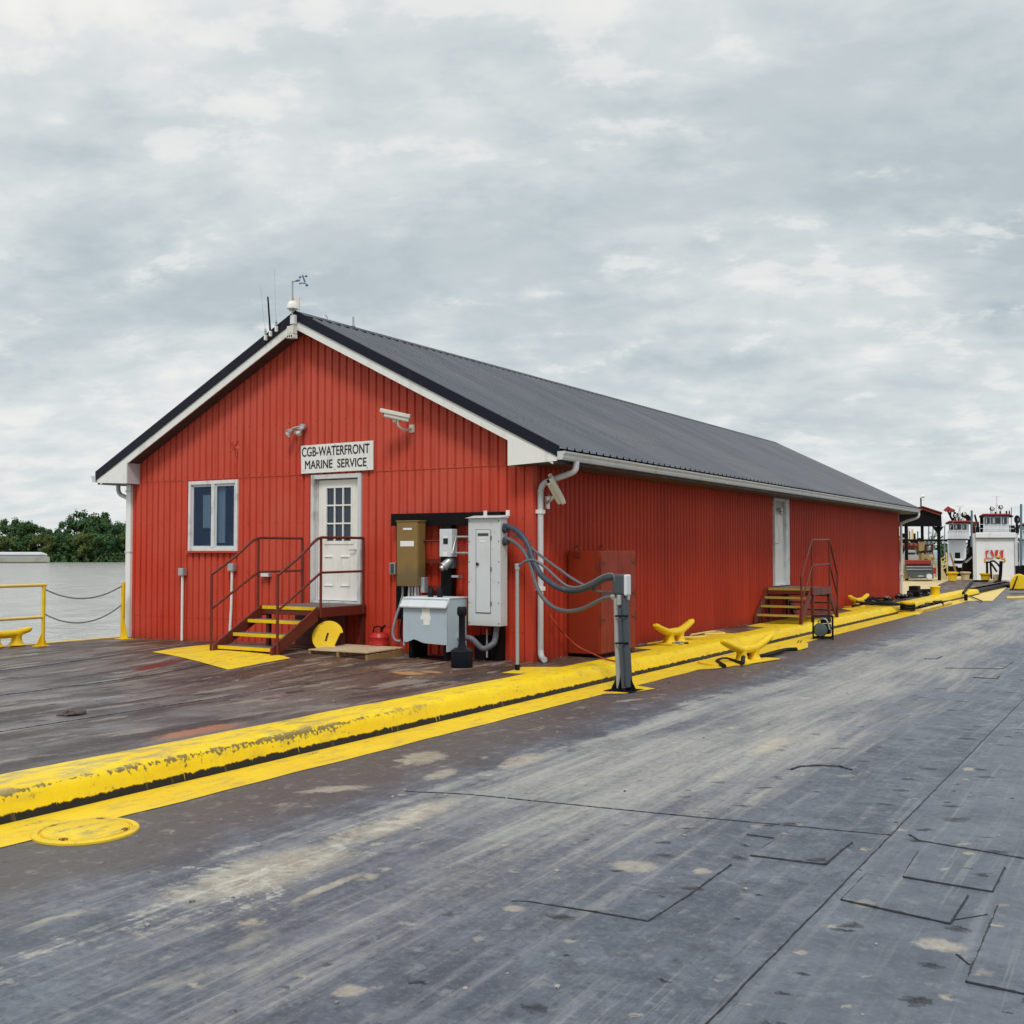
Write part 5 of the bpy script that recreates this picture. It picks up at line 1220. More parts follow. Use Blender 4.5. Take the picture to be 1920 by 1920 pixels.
# ------------------------------------------------------------------ cleats
def cleat(base, ang, L, hgt, mat, label, up=0.55, plate=True):
    t = thing('cleat', base, label, 'cleat', 'yellow mooring cleats'); d = V((math.cos(ang), math.sin(ang), 0)); n = V((-d.y, d.x, 0))
    mb = MB(); h2 = hgt
    # horns: one tapering, upturned bar
    pts, rad = [], []
    for k in range(25):
        s_ = -1 + 2 * k / 24; rise = up * (max(0, abs(s_) - 0.22) / 0.78) ** 1.35
        pts.append(base + d * (s_ * L / 2) + V((0, 0, h2 * 0.72 + rise))); rad.append((0.068 - 0.022 * abs(s_)) if abs(s_) < 0.99 else 0.024)
    mb.tube(pts, rad, 16)
    for v in mb.bm.verts: v.co += n * ((v.co - base).dot(n) * 0.35)
    mb.build('horns', mat, t, smooth=True)
    for s_ in (-1, 1):
        mb = MB(); c = base + d * (s_ * 0.20); mb.lathe([(0.15, 0.0), (0.12, 0.02), (0.088, h2 * 0.25), (0.082, h2 * 0.5), (0.10, h2 * 0.72)], c, 18); mb.build('leg', mat, t, smooth=True)
    if plate:
        mb = MB(); mb.prism([base + d * a * L * 0.34 + n * b * L * 0.17 + V((0, 0, 0.0)) for a, b in ((-1, -1), (1, -1), (1, 1), (-1, 1))], (0, 0, 0.02)); build_each(mb, 'base_plate', mat, t, bevel=0.005)
    return t
cleat(V((0.47, 4.05, 0.005)), math.radians(88), 1.55, 0.26, YELL, 'yellow cleat on the deck between the wall and the coaming', 0.16)
cleat(V((1.92, 3.62, LOW + 0.008)), math.radians(80), 1.65, 0.27, YELL, 'yellow cleat on the driveway with a black rope end beside it', 0.18)
cleat(V((0.3, 17.75, 0.005)), math.radians(84), 1.5, 0.26, YELL, 'yellow cleat past the side steps with lines made fast to it', 0.14)
cleat(V((-8.68, -2.35, 0.018)), math.radians(92), 0.95, 0.26, YELL, 'yellow cleat at the water edge under the pipe railing', 0.07, False)
hose('mooring_line', [pz(1358, 1249, LOW + 0.03), pz(1345, 1240, LOW + 0.03), pz(1362, 1236, LOW + 0.02), pz(1390, 1243, LOW + 0.05), pz(1394, 1232, LOW + 0.09), pz(1402, 1226, LOW + 0.10), pz(1420, 1231, LOW + 0.05), pz(1440, 1228, LOW + 0.05), pz(1470, 1219, LOW + 0.05), pz(1493, 1217, LOW + 0.05)], 0.034, RUBBER, 'thick black rope end lying beside the cleat on the driveway', 'rope')
mb = MB(); mb.lathe([(0.42, 0.0), (0.42, 0.02), (0.40, 0.025)], V((1.72, 3.1, LOW + 0.008)), 30); o = mb.build('hatch_cover', YSTRIP, smooth=True); tag(o, 'flat round yellow plate next to the driveway cleat', 'hatch cover')
t = thing('shackle', pz(1275, 1206, 0.02), 'small grey steel shackle lying on the coaming below a cleat', 'shackle')
s0 = pz(1275, 1206, 0.03); mb = MB(); mb.tube(spline([s0 + V((-0.06, -0.10, 0)), s0 + V((-0.09, 0.02, 0.01)), s0 + V((-0.02, 0.1, 0.01)), s0 + V((0.05, 0.02, 0)), s0 + V((0.04, -0.1, 0))], 5), 0.016, 8); mb.build('bow', GALV, t, smooth=True)
mb = MB(); mb.tube([s0 + V((-0.10, -0.09, 0)), s0 + V((0.10, 0.12, 0.0))], 0.014, 8); mb.build('pin', BLACK, t, smooth=True)
# yellow plate lying half on the line
pp = [(1462, 1217), (1470, 1209), (1478, 1203), (1492, 1199), (1506, 1201), (1515, 1206), (1515, 1213), (1500, 1217)]
mb = MB(); mb.prism([pz(a, b, LOW + 0.03) + V((0, 0, -0.02)) for a, b in pp], (0, 0, 0.022)); t = thing('steel_plate', pz(1490, 1212, LOW), 'loose yellow steel plate with two slots beside the caged pump', 'plate'); mb.build('plate', YELL, t, bevel=0.004)
mb = MB()
for a in (1494, 1499): mb.prism([pz(a, 1205.5, LOW + 0.034), pz(a + 2, 1205.5, LOW + 0.034), pz(a + 5, 1200.5, LOW + 0.034), pz(a + 3, 1200.5, LOW + 0.034)], (0, 0, 0.001))
build_each(mb, 'slot', INK, t)
# caged pump
c0 = pz(1543, 1198, LOW); t = thing('caged_pump', c0, 'small engine pump in a black tube cage standing on the driveway', 'pump')
hx, hy, hh = 0.19, 0.17, 0.47; rot = YAW - 0.25
def cg(a, b, zz): return c0 + V((a * math.cos(rot) - b * math.sin(rot), a * math.sin(rot) + b * math.cos(rot), zz))
mb = MB()
for s1 in (-1, 1):
    for s2 in (-1, 1): mb.tube([cg(s1 * hx, s2 * hy, 0), cg(s1 * hx, s2 * hy, hh)], 0.014, 8)
    for zz in (0.03, hh - 0.01): mb.tube([cg(s1 * hx, -hy, zz), cg(s1 * hx, hy, zz)], 0.014, 8); mb.tube([cg(-hx, s1 * hy, zz), cg(hx, s1 * hy, zz)], 0.014, 8)
mb.build('cage', BLACK, t, smooth=True)
mb = MB(); mb.lathe([(0.05, -0.03), (0.13, -0.02), (0.14, 0.0), (0.14, 0.10), (0.12, 0.13), (0.05, 0.14)], cg(-0.05, -0.06, 0.19), 20, Matrix.Rotation(rot, 3, 'Z') @ Matrix.Rotation(PI / 2, 3, 'X')); mb.build('pump_head', SKIFF, t, smooth=True)
mb = MB(); mb.box(cg(0.06, 0.06, 0.20), (0.18, 0.18, 0.20)); mb.box(cg(0.06, 0.05, 0.37), (0.18, 0.18, 0.10)); mb.build('engine', BLACK, t, bevel=0.02)
mb = MB(); mb.tube(spline([cg(-0.1, -0.10, 0.34), cg(-0.04, -0.13, 0.41), cg(0.07, -0.14, 0.39), cg(0.13, -0.13, 0.2)], 5), 0.018, 8); mb.build('pipework', GALV, t, smooth=True)
# black hatch near the camera
hc = pz(161, 1560, LOW); t = thing('deck_hatch', hc, 'round yellow deck hatch with rusty notches in the near corner of the driveway', 'hatch')
HM = m_yellow('hatch_yellow', (0.76, 0.54, 0.03), 1.3)
mb = MB(); mb.lathe([(0.325, 0.0), (0.325, 0.012), (0.318, 0.018), (0.285, 0.018), (0.280, 0.002), (0.268, 0.002), (0.262, 0.020), (0.255, 0.024), (0.0001, 0.026)], hc, 56); mb.build('lid', HM, t, smooth=True)
mb = MB()
for a in (0.5, 2.1, 3.4, 5.1):
    for k in range(5):
        aa = a + (k - 2) * 0.09; mb.ball(hc + V((0.245 * math.cos(aa), 0.245 * math.sin(aa), 0.018)), 0.022 - 0.003 * abs(k - 2), 1, (1.2, 1.2, 0.45))
RUSTY = paint('flaking_rust', (0.16, 0.07, 0.02), 0.8, var=0.6, dirt=(0.05, 0.03, 0.02), dirt_amt=0.9, scale=25, streak=False); mb.build('lug', RUSTY, t, smooth=True)
# crumpled rag on the deck
rc = pz(140, 1340); mb = MB(); mb.ball(rc + V((0, 0, 0.015)), 0.085, 3, (1.0, 1.5, 0.32)); mb.ball(rc + V((-0.05, -0.10, 0.015)), 0.05, 3, (1.2, 1.2, 0.4))
for v in mb.bm.verts: v.co += V((mnoise.noise(v.co * 14) * 0.03, mnoise.noise(v.co * 14 + V((5, 0, 0))) * 0.03, mnoise.noise(v.co * 18 + V((0, 7, 0))) * 0.022))
RAG = paint('dirty_leather', (0.10, 0.075, 0.07), 0.8, var=0.9, dirt=(0.02, 0.017, 0.017), dirt_amt=0.9, scale=22, streak=False)
tag(mb.build('work_glove', RAG, smooth=True), 'crumpled dark work glove dropped on the building deck', 'glove')
# pebbles and bits of debris
random.seed(3)
bits = MB()
for k in range(70):
    x_, y_ = random.uniform(1.9, 7.4), random.uniform(-10.2, 1.0); s_ = random.uniform(0.006, 0.016)
    bits.ball((x_, y_, LOW + s_ * 0.3), s_, 1, (1, random.uniform(0.7, 1.6), 0.6))
for k in range(40):
    x_, y_ = random.uniform(-3, 0.5), random.uniform(-5, -0.1); s_ = random.uniform(0.006, 0.014)
    bits.ball((x_, y_, hump(x_, y_) + s_ * 0.3), s_, 1, (1, random.uniform(0.7, 1.6), 0.6))
tag(bits.build('debris', paint('grit', (0.34, 0.32, 0.29), 0.9, var=0.9, dirt=(0.03, 0.03, 0.03), dirt_amt=0.9, scale=9, streak=False), recalc=False), 'scattered grit and pebbles on the decks', None, None, 'stuff')

# ------------------------------------------------------------------ railing at the water edge
t = thing('railing', (-8.25, -3.3, 0), 'yellow two bar pipe railing at the edge of the water', 'railing')
yp = -1.95; xr = -8.27; ztop = px_(82, 1097, xr).z; zmid = px_(82, 1157, xr).z
mb = MB(); mb.tube([(xr, -11.5, ztop), (xr, yp + 0.04, ztop)], 0.028, 10); mb.tube([(xr, -11.5, zmid), (xr, yp, zmid)], 0.026, 10); mb.build('rail', YPALE, t, smooth=True)
for yy in (yp, -5.2, -8.4, -11.5):
    mb = MB(); mb.tube([(xr, yy, 0.0), (xr, yy, ztop)], 0.030, 10); ps = mb.build('post', YELL, t, smooth=True)
    mb = MB(); mb.prism([(xr - 0.006, yy - 0.15, 0.0), (xr - 0.006, yy + 0.07, 0.0), (xr - 0.006, yy + 0.03, 0.14), (xr - 0.006, yy - 0.03, 0.22)], (0.012, 0, 0)); mb.b2((xr - 0.08, yy - 0.15, 0.0), (xr + 0.08, yy + 0.09, 0.015)); mb.build('foot', YELL, ps)
xq, yq = -8.36, -0.27; t = thing('chain_post', (xq, yq, 0), 'single yellow post with a gusset beside the left corner of the building', 'post')
zq = px_(231, 1092, xq).z
mb = MB(); mb.tube([(xq, yq, 0), (xq, yq, zq)], 0.038, 10); mb.build('pole', YELL, t, smooth=True)
mb = MB(); mb.prism([(xq + 0.02, yq - 0.006, 0.012), (xq + 0.14, yq - 0.006, 0.012), (xq + 0.02, yq - 0.006, 0.42)], (0, 0.012, 0)); mb.b2((xq - 0.1, yq - 0.1, 0.0), (xq + 0.17, yq + 0.1, 0.012)); build_each(mb, 'gusset', YELL, t)
CHAIN = paint('chain_steel', (0.05, 0.07, 0.09), 0.5, 0.3, var=0.5, scale=20, streak=False)
for za, zb, sag, lb in ((ztop - 0.06, zq - 0.05, 0.20, 'upper dark safety chain sagging between railing and yellow post'), (zmid + 0.06, zq * 0.62, 0.24, 'lower dark safety chain sagging between railing and yellow post')):
    mb = MB(); n = 60
    for k in range(n):
        f = (k + 0.5) / n; c = V((xr + (xq - xr) * f, yp + (yq - yp) * f, za + (zb - za) * f - sag * 4 * f * (1 - f)))
        f2 = f + 0.01; d = (V((xr + (xq - xr) * f2, yp + (yq - yp) * f2, za + (zb - za) * f2 - sag * 4 * f2 * (1 - f2))) - c).normalized(); sd2 = d.cross(V((0, 0, 1))).normalized(); u2 = sd2.cross(d)
        w2 = sd2 if k % 2 else u2
        mb.tube([c + d * (0.021 * math.cos(a)) + w2 * (0.011 * math.sin(a)) for a in [2 * PI * i / 8 for i in range(9)]], 0.0045, 5, False)
    tag(mb.build('chain', CHAIN, recalc=False), lb, 'chain', 'chains across the railing gap')

# ------------------------------------------------------------------ things on the ridge and rake
pk = V((-W_B / 2, -OV - 0.03, RIDGE))
t = thing('weather_station', pk, 'weather station with wind vane and cups over the gable peak', 'weather station')
mb = MB(); mb.b2(pk + V((-0.11, -0.02, 0.03)), pk + V((0.11, 0.01, 0.245))); mb.build('backplate', CAMW, t, bevel=0.008)
mb = MB(); mb.lathe([(0.09, 0), (0.088, 0.06), (0.05, 0.12), (0.02, 0.13)], pk + V((0, -0.05, 0.05)), 18); mb.build('rain_collector', WHITE, t, smooth=True)
mb = MB(); mb.tube([pk + V((-0.02, -0.03, -0.2)), pk + V((-0.02, -0.03, 0.50)), pk + V((0.06, -0.03, 0.50))], 0.016, 8); mb.tube([pk + V((0.01, -0.07, 0.15)), pk + V((0.01, -0.07, 0.42))], 0.007, 6); mb.build('mast', GALV, t, smooth=True)
VANE = paint('vane_blue_grey', (0.12, 0.17, 0.27), 0.5, var=0.1, streak=False)
mb = MB(); vb = pk + V((0.06, -0.03, 0.50)); mb.b2(vb + V((0.0, -0.012, -0.012)), vb + V((0.07, 0.012, 0.014))); mb.tube([vb + V((0.06, 0, -0.055)), vb + V((0.13, 0, -0.05)), vb + V((0.20, 0, -0.07)), vb + V((0.25, 0, -0.10))], 0.010, 6); mb.prism([vb + V((0.11, 0, 0.09)), vb + V((0.14, 0, 0.08)), vb + V((0.20, 0, -0.04)), vb + V((0.17, 0, -0.05))], (0, 0.006, 0)); mb.build('wind_vane', VANE, t)
mb = MB()
for c in ((0.08, 0.05), (0.21, 0.05), (0.22, -0.10)): mb.ball(vb + V((c[0], 0.0, c[1])), 0.020, 2)
mb.tube([vb + V((0.08, 0, 0.05)), vb + V((0.21, 0, 0.05))], 0.004, 5); build_each(mb, 'wind_cups', VANE, t, smooth=True)
t = thing('alarm_box', pk + V((0, -0.02, -0.35)), 'cream box with vents fixed at the very peak under the ridge', 'box')
mb = MB(); mb.b2(pk + V((-0.065, -0.11, -0.365)), pk + V((0.065, -0.0, -0.235))); mb.build('case', CAMW, t, bevel=0.008)
mb = MB(); mb.b2(pk + V((-0.065, -0.11, -0.43)), pk + V((0.065, -0.0, -0.37))); bs = mb.build('base', WHITE, t)
mb = MB()
for k, dx_ in enumerate((-0.04, 0.0, 0.04)): mb.b2(pk + V((dx_ - 0.013, -0.113, -0.418)), pk + V((dx_ + 0.013, -0.1105, -0.385)))
build_each(mb, 'vent', INK, bs)
mb = MB(); mb.b2(pk + V((-0.04, -0.06, -0.19)), pk + V((0.05, -0.001, -0.05))); build_each(mb, 'clamp', DIRTYWHITE, t)
def rake_pt(px0, dz): x_ = py_(px0, 620, -OV - 0.04).x; return V((x_, -OV - 0.035, roof_z(x_) + dz))
for px0, hgt, r0, r1, mm, lean, lb in ((508, 0.60, 0.016, 0.013, BLACK, -0.06, 'thick short black antenna on the left rake'), (519, 0.98, 0.0028, 0.002, GALV, -0.05, 'tallest thin grey whip antenna nearest the gable peak'), (499, 0.86, 0.0024, 0.0018, PVC, -0.12, 'faint pale whip antenna lowest on the left rake')):
    p0 = rake_pt(px0, -0.03); t = thing('antenna', p0, lb, 'antenna', 'antennas on the left rake')
    mb = MB(); mb.b2(p0 + V((-0.018, -0.04, -0.06)), p0 + V((0.018, 0.01, 0.03))); mb.build('mount', WHITE, t, bevel=0.006)
    if r0 < 0.01: mb = MB(); mb.lathe([(0.02, 0), (0.014, 0.04), (0.022, 0.05), (0.006, 0.10)], p0 + V((0, -0.02, 0.04)), 10); mb.build('coil', PVC, t, smooth=True)
    mb = MB(); mb.tube([p0 + V((0, -0.02, 0.02)), p0 + V((lean, -0.02, hgt))], [r0, r1], 8); mb.build('whip', mm, t, smooth=True)
p0 = V((-W_B / 2, 1.15, RIDGE + 0.03)); t = thing('vent_stub', p0, 'short grey stub post on the ridge behind the weather station', 'stub')
mb = MB(); mb.lathe([(0.035, 0), (0.035, 0.02), (0.018, 0.03), (0.018, 0.17), (0.01, 0.175)], p0, 12); mb.build('stub', GALV, t, smooth=True)
p0 = V((-W_B / 2, 0.42, RIDGE + 0.02)); mb = MB(); mb.tube([p0 + V((0, 0.05 * math.cos(a), 0.055 * math.sin(a) + 0.02)) for a in [PI * k / 10 for k in range(11)]], 0.007, 6); tag(mb.build('lifting_ring', GALV, smooth=True), 'small steel ring on the ridge near the peak', 'ring')

# ------------------------------------------------------------------ beyond the building: canopy, boats, gear
FH = V((-math.sin(YAW), math.cos(YAW), 0))
def fbox(mb, x0, y0, x1, y1, D, th):
    """box whose front face spans these photo pixels at depth D, th metres deep"""
    a, b_, c, d = at(x0, y1, D), at(x1, y1, D), at(x1, y0, D), at(x0, y0, D)
    for p in (a, b_): p.z = a.z
    mb.prism([a, b_, V((b_.x, b_.y, c.z)), V((a.x, a.y, c.z))], sight((x0 + x1) / 2) * th); return mb
def sight(px0):
    """level direction away from the camera, turned a little so that boats and boxes show some of their left side"""
    d = ray(px0 - 40, 1031); return V((d.x, d.y, 0)).normalized()
def fprism(mb, pts, D, th): return mb.prism([at(a, b_, D) for a, b_ in pts], sight(sum(p[0] for p in pts) / len(pts)) * th)
def fline(mb, pts, D, r, seg=6): return mb.tube([at(a, b_, D) for a, b_ in pts], r, seg)
mb = MB(); mb.b2((-16, 49.1, -1.9), (1.1, 64, -0.16)); tag(mb.build('pontoon', TAN), kind='structure')

D = 57.0
t = thing('shed_canopy', (-5.0, 47.5, 0), 'dark open sided shed with a low gable roof behind the far end of the building', 'shed')
mb = MB(); fprism(mb, [(1684, 987), (1684, 962), (1728, 951), (1765, 963), (1766, 987)], D, 0.15); mb.build('gable_panel', BLACK, t)
mb = MB(); fprism(mb, [(1680, 962), (1730, 948.6), (1767, 960.5), (1767, 963), (1730, 951), (1680, 965)], D - 0.25, 9.0); mb.build('roof', RAILDK, t)
mb = MB(); fprism(mb, [(1716, 953.5), (1730, 952.5), (1763.5, 963.5), (1763.5, 967), (1730, 956), (1716, 956)], D - 0.06, 0.05); mb.build('trim', paint('faded_red_trim', (0.42, 0.10, 0.09), 0.6), t)
for px0, dd in ((1760, 0.2), (1699, 0.2), (1729, 8.0)):
    mb = MB(); a = at(px0, 987, D + dd); mb.b2((a.x - 0.075, a.y - 0.075, 0), (a.x + 0.075, a.y + 0.075, a.z + 0.6)); build_each(mb, 'post', BLACK, t)
mb = MB(); fprism(mb, [(1747, 987), (1757, 987.5), (1757, 1000)], D + 0.1, 0.12); fprism(mb, [(1763, 987.5), (1770, 987), (1763, 997)], D + 0.1, 0.12); build_each(mb, 'brace', BLACK, t)
mb = MB(); fbox(mb, 1690, 1011, 1776, 1014.5, D + 0.35, 0.15); mb.build('crossbeam', BLACK, t)
t = thing('lamp_post', at(1727, 952, D + 1), 'stub lamp post with a white flood lamp on the shed roof', 'lamp')
mb = MB(); fbox(mb, 1725.5, 933, 1728.2, 952, D + 1, 0.08); build_each(mb, 'post', BLACK, t)
mb = MB(); mb.ball(at(1731, 931, D + 1), 0.09, 2); fbox(mb, 1728, 937, 1733, 938.5, D + 1, 0.06); mb.build('lamp', WHITE, t, smooth=True)
# skiff under the shed
Ds = 55.5
t = thing('work_skiff', at(1728, 1084, Ds), 'grey work skiff with a red rail parked on the tan deck under the shed', 'boat')
mb = MB(); fprism(mb, [(1707, 1084.6), (1696, 1066), (1697, 1059), (1749, 1059), (1751, 1084.6)], Ds, 2.2); mb.build('hull', SKIFF, t, bevel=0.02)
mb = MB()
for yy in (1062.5, 1067.5): fbox(mb, 1699, yy - 0.9, 1747, yy + 0.9, Ds - 0.06, 0.055)
fprism(mb, [(1719, 1080.2), (1726, 1078), (1734, 1080), (1730, 1082), (1722, 1082)], Ds - 0.05, 0.045); build_each(mb, 'rub_rail', GALV, t)
mb = MB(); fbox(mb, 1698, 1050.5, 1746, 1058.2, Ds - 0.1, 2.3); mb.build('gunwale', paint('skiff_red', (0.26, 0.03, 0.02), 0.5, var=0.4), t, bevel=0.03)
mb = MB(); a = at(1743, 1081, Ds - 0.15); mb.lathe([(0.14, 0), (0.14, 0.16)], a, 14, FH.to_track_quat('Z', 'Y').to_matrix()); mb.build('wheel', DIRTYWHITE, t)
def simple(name, boxes, mat, label, cat, D, group=None, bevel=0.01, part='body'):
    mb = MB()
    for bx in boxes: fbox(mb, *bx)
    return tag(mb.build(name, mat, bevel=bevel), label, cat, group)
simple('fuel_drum', [(1749.5, 1064, 1755.5, 1076, Ds, 0.4)], REDCAN, 'small red box beside the grey skiff', 'box', Ds)
t = thing('cabin_boat', at(1707, 1050, 66), 'white cabin boat seen between the building and the shed post', 'boat')
mb = MB(); fprism(mb, [(1692, 1047), (1692, 1040), (1721, 1040.5), (1723, 1047), (1718, 1060), (1692, 1060)], 66, 2.5); mb.build('hull', BOATW, t, bevel=0.03)
mb = MB(); fprism(mb, [(1696, 1036), (1697, 1031), (1715, 1031.5), (1719, 1036)], 66.2, 1.8); fbox(mb, 1695, 1036, 1718, 1040.5, 66.3, 1.7); mb.build('cabin', BOATW, t, bevel=0.03)
mb = MB(); fbox(mb, 1697, 1037, 1716, 1039.3, 66.22, 0.05); mb.build('window', DKGLASS, t)
for (x0, y0, x1, y1, Dd, lb) in ((1723, 1015, 1733.5, 1033, 62, 'tall tan steel bin behind the skiff'), (1722.5, 1037, 1734, 1050, 60, 'square tan steel bin just over the skiff rail')):
    t = thing('steel_bin', at((x0 + x1) / 2, y1, Dd), lb, 'bin'); mb = MB(); fbox(mb, x0, y0, x1, y1, Dd, 0.5); mb.build('body', TAN, t, bevel=0.02)
    mb = MB(); fbox(mb, x0 - 0.8, y0 - 1, x1 + 0.8, y0 + 0.3, Dd - 0.05, 0.6); mb.build('rim', RAILDK, t)
mb = MB(); fprism(mb, [(1735, 1037), (1739, 1037), (1747, 1050), (1757, 1053), (1757, 1083), (1752, 1083), (1752, 1060), (1744, 1056)], 58, 0.25); tag(mb.build('bow_brace', TAN), 'angled tan steel brace to the right of the skiff', 'brace')
mb = MB(); fprism(mb, [(1760, 1056), (1764, 1060), (1778, 1086), (1763, 1086)], 58.5, 0.25); tag(mb.build('bow_brace', TAN), 'triangular tan steel brace right of the shed post', 'brace')
mb = MB(); fprism(mb, [(1691.5, 1050), (1695, 1050), (1706, 1085), (1691.5, 1085)], 56, 0.2); tag(mb.build('bow_brace', TAN), 'tan steel brace next to the far downspout', 'brace')
# winch machinery seen through the shed
random.seed(11)
t = thing('deck_winch', at(1708, 1030, 72), 'dark deck winch with tan posts seen under the shed roof', 'winch')
mb = MB()
for (x0, y0, x1, y1) in ((1691, 1000, 1698, 1010), (1700, 993, 1703, 1010), (1705, 996, 1707, 1012), (1713, 1000, 1717, 1012), (1720, 996, 1722, 1012), (1691, 1012, 1722, 1019), (1692, 1022, 1706, 1031), (1708, 1024, 1716, 1031)): fbox(mb, x0, y0, x1, y1, 72 + random.uniform(0, 0.6), 0.5)
mb.build('frame', BLACK, t)
mb = MB()
for (x0, y0, x1, y1) in ((1699, 990, 1700.5, 1003), (1704, 990, 1705.5, 1020), (1709, 992, 1713, 1012), (1704, 1016, 1707.5, 1032), (1713, 1022, 1717, 1026), (1691, 1008.5, 1704, 1010.5)): fbox(mb, x0, y0, x1, y1, 71.8, 0.3)
build_each(mb, 'post', TAN, t)
mb = MB()
for k in range(3): mb.lathe([(0.25, -0.3), (0.25, -0.26), (0.14, -0.25), (0.14, 0.25), (0.25, 0.26), (0.25, 0.3)], at(1697 + k * 8, 1024, 71.5), 14, RT.to_track_quat('Z', 'Y').to_matrix())
build_each(mb, 'drum', paint('drum_red', (0.17, 0.03, 0.02), 0.6), t, smooth=True)

# ------------------------------------------------------------------ towboats
def towboat(label, D, roof, house, deckhouse, winb, mast, seed, stack=None):
    """roof, house, deckhouse: pixel boxes; winb: window pixel spans and rows"""
    random.seed(seed)
    cx = (house[0] + house[2]) / 2; t = thing('towboat', V((at(cx, 1100, D).x, at(cx, 1100, D).y, ZW)), label, 'towboat', 'towboats moored beyond the deck')
    k = F_PX / D
    mb = MB(); fprism(mb, [(house[0] + 1.5, house[1]), (house[2] - 1.5, house[1]), (house[2], house[3]), (house[0], house[3])], D, 2.8); mb.build('pilothouse', BOATW, t, bevel=0.04)
    mb = MB(); fprism(mb, [(roof[0], roof[3]), (roof[0] + 6, roof[1]), (roof[2] - 6, roof[1]), (roof[2], roof[3])], D - 0.5, 3.9); mb.build('roof', REDROOF, t, bevel=0.03)
    mb = MB(); fbox(mb, roof[0] - 1, roof[3], roof[2] + 1, roof[3] + 2.0, D - 0.6, 4.1); mb.build('roof_edge', BLACK, t)
    for (a, b_) in winb[0]:
        mb = MB(); fbox(mb, a, winb[1], b_, winb[2], D - 0.03, 0.06); w_ = mb.build('window', DKGLASS, t)
        mb = MB(); mid = (a + b_) / 2; fbox(mb, a + (b_ - a) * 0.15, winb[1] + 1, a + (b_ - a) * 0.42, winb[2] - 3, D - 0.045, 0.012); mb.build('blind', PAPER, w_)
    mb = MB(); fbox(mb, *deckhouse, D + 0.6, 9.0); mb.build('deckhouse', BOATW, t, bevel=0.04)
    mb = MB(); fbox(mb, deckhouse[0] - 3, house[3] - 0.5, deckhouse[2] + 3, house[3] + 1.2, D - 0.8, 5.5); mb.build('upper_deck', BLACK, t)
    mb = MB(); x0, x1 = deckhouse[0] - 3, deckhouse[2] + 3
    for i in range(9):
        xx = x0 + (x1 - x0) * i / 8; fline(mb, [(xx, house[3]), (xx, house[3] - 17)], D - 0.75, 0.022)
    for yy in (house[3] - 17, house[3] - 9): fline(mb, [(x0, yy), (x1, yy)], D - 0.75, 0.022)
    mb.build('railing', BOATW, t)
    hb = at(cx, 1090, D); a = at(deckhouse[0] - 14, 1090, D); c = at(deckhouse[2] + 14, 1090, D)
    mb = MB(); mb.prism([V((a.x, a.y, ZW - 0.2)), V((c.x, c.y, ZW - 0.2)), V((c.x, c.y, -0.1)), V((a.x, a.y, -0.1))], sight(cx) * 22); mb.build('hull', BLACK, t)
    mx, my, mtop = mast
    mb = MB(); fline(mb, [(mx, my), (mx, mtop)], D + 1.2, 0.05); fline(mb, [(mx - 6, my), (mx, mtop + 10)], D + 1.2, 0.03); fline(mb, [(mx + 6, my), (mx, mtop + 10)], D + 1.2, 0.03); mb.build('mast', BOATW, t)
    mb = MB(); fbox(mb, mx - 8, mtop - 1.2, mx + 8, mtop + 0.4, D + 1.1, 0.12); fprism(mb, [(mx - 2.5, mtop + 2), (mx + 2.5, mtop + 2), (mx, mtop + 6)], D + 1.15, 0.15); mb.build('radar_bar', BOATW, t)
    for (sx, sy) in ((mx - 9, my - 9), (mx + 7.5, my - 12)):
        mb = MB(); c0 = at(sx, sy, D + 0.4); Mx = (FH * -1 + V((0, 0, -0.05))).to_track_quat('Z', 'Y').to_matrix()
        mb.lathe([(0.08, -0.25), (0.20, -0.1), (0.20, 0.10), (0.17, 0.10)], c0, 14, Mx); sl_ = mb.build('searchlight', BLACK, t, smooth=True)
        mb = MB(); mb.lathe([(0.15, 0.105), (0.12, 0.12)], c0, 14, Mx); mb.build('lens', CHROME, sl_)
        mb = MB(); fline(mb, [(sx, sy + 3), (sx, my)], D + 0.5, 0.03); mb.build('stand', BLACK, sl_)
    mb = MB()
    for i in range(5):
        xx = random.uniform(roof[0] + 6, roof[2] - 5); fbox(mb, xx, my - random.uniform(2, 6), xx + random.uniform(1.5, 4), my + 1, D + random.uniform(0, 2), 0.4)
    mb.build('roof_gear', BLACK, t)
    for (sx0, sy0, sx1, sy1) in (stack or []):
        mb = MB(); fbox(mb, sx0, sy0, sx1, sy1, D + 1.5, 1.2); mb.build('exhaust_stack', BLACK, t, bevel=0.03)
    return t
towboat('white towboat with a red crane over its roof left of the white container', 100, (1774, 976, 1826, 979.5), (1778, 981, 1818, 1011), (1779, 1011, 1812, 1062), ([(1780, 1787), (1789.5, 1802), (1805, 1812)], 983, 994), (1800, 976, 950), 1, [(1815, 1005, 1821, 1052), (1820, 968, 1824, 1000)])
towboat('white towboat with two searchlights directly behind the white container', 104, (1837, 963, 1899, 966.5), (1843, 968, 1893, 1000), (1840, 1000, 1900, 1060), ([(1847, 1856), (1858.5, 1876), (1879, 1888)], 970, 984), (1869, 963, 931), 2, [(1838, 967, 1844, 998), (1886, 985, 1904, 998), (1905, 967, 1909, 1000), (1832, 978, 1836, 1000)])
towboat('white towboat cut off by the right edge of the photo', 108, (1910, 981, 1975, 984.5), (1915, 986, 1968, 1012), (1911, 1012, 1975, 1062), ([(1920, 1931), (1936, 1950), (1954, 1964)], 988, 998), (1938, 981, 955), 3, [(1905, 972, 1908.5, 1010)])
t = thing('deck_crane', at(1795, 976, 101), 'red folded deck crane on the roof of the left towboat', 'crane')
mb = MB(); fprism(mb, [(1769, 956), (1775, 951), (1778, 949), (1782, 952), (1791, 956), (1790, 961), (1780, 958), (1773, 959)], 101, 0.8); mb.build('boom', REDROOF, t)
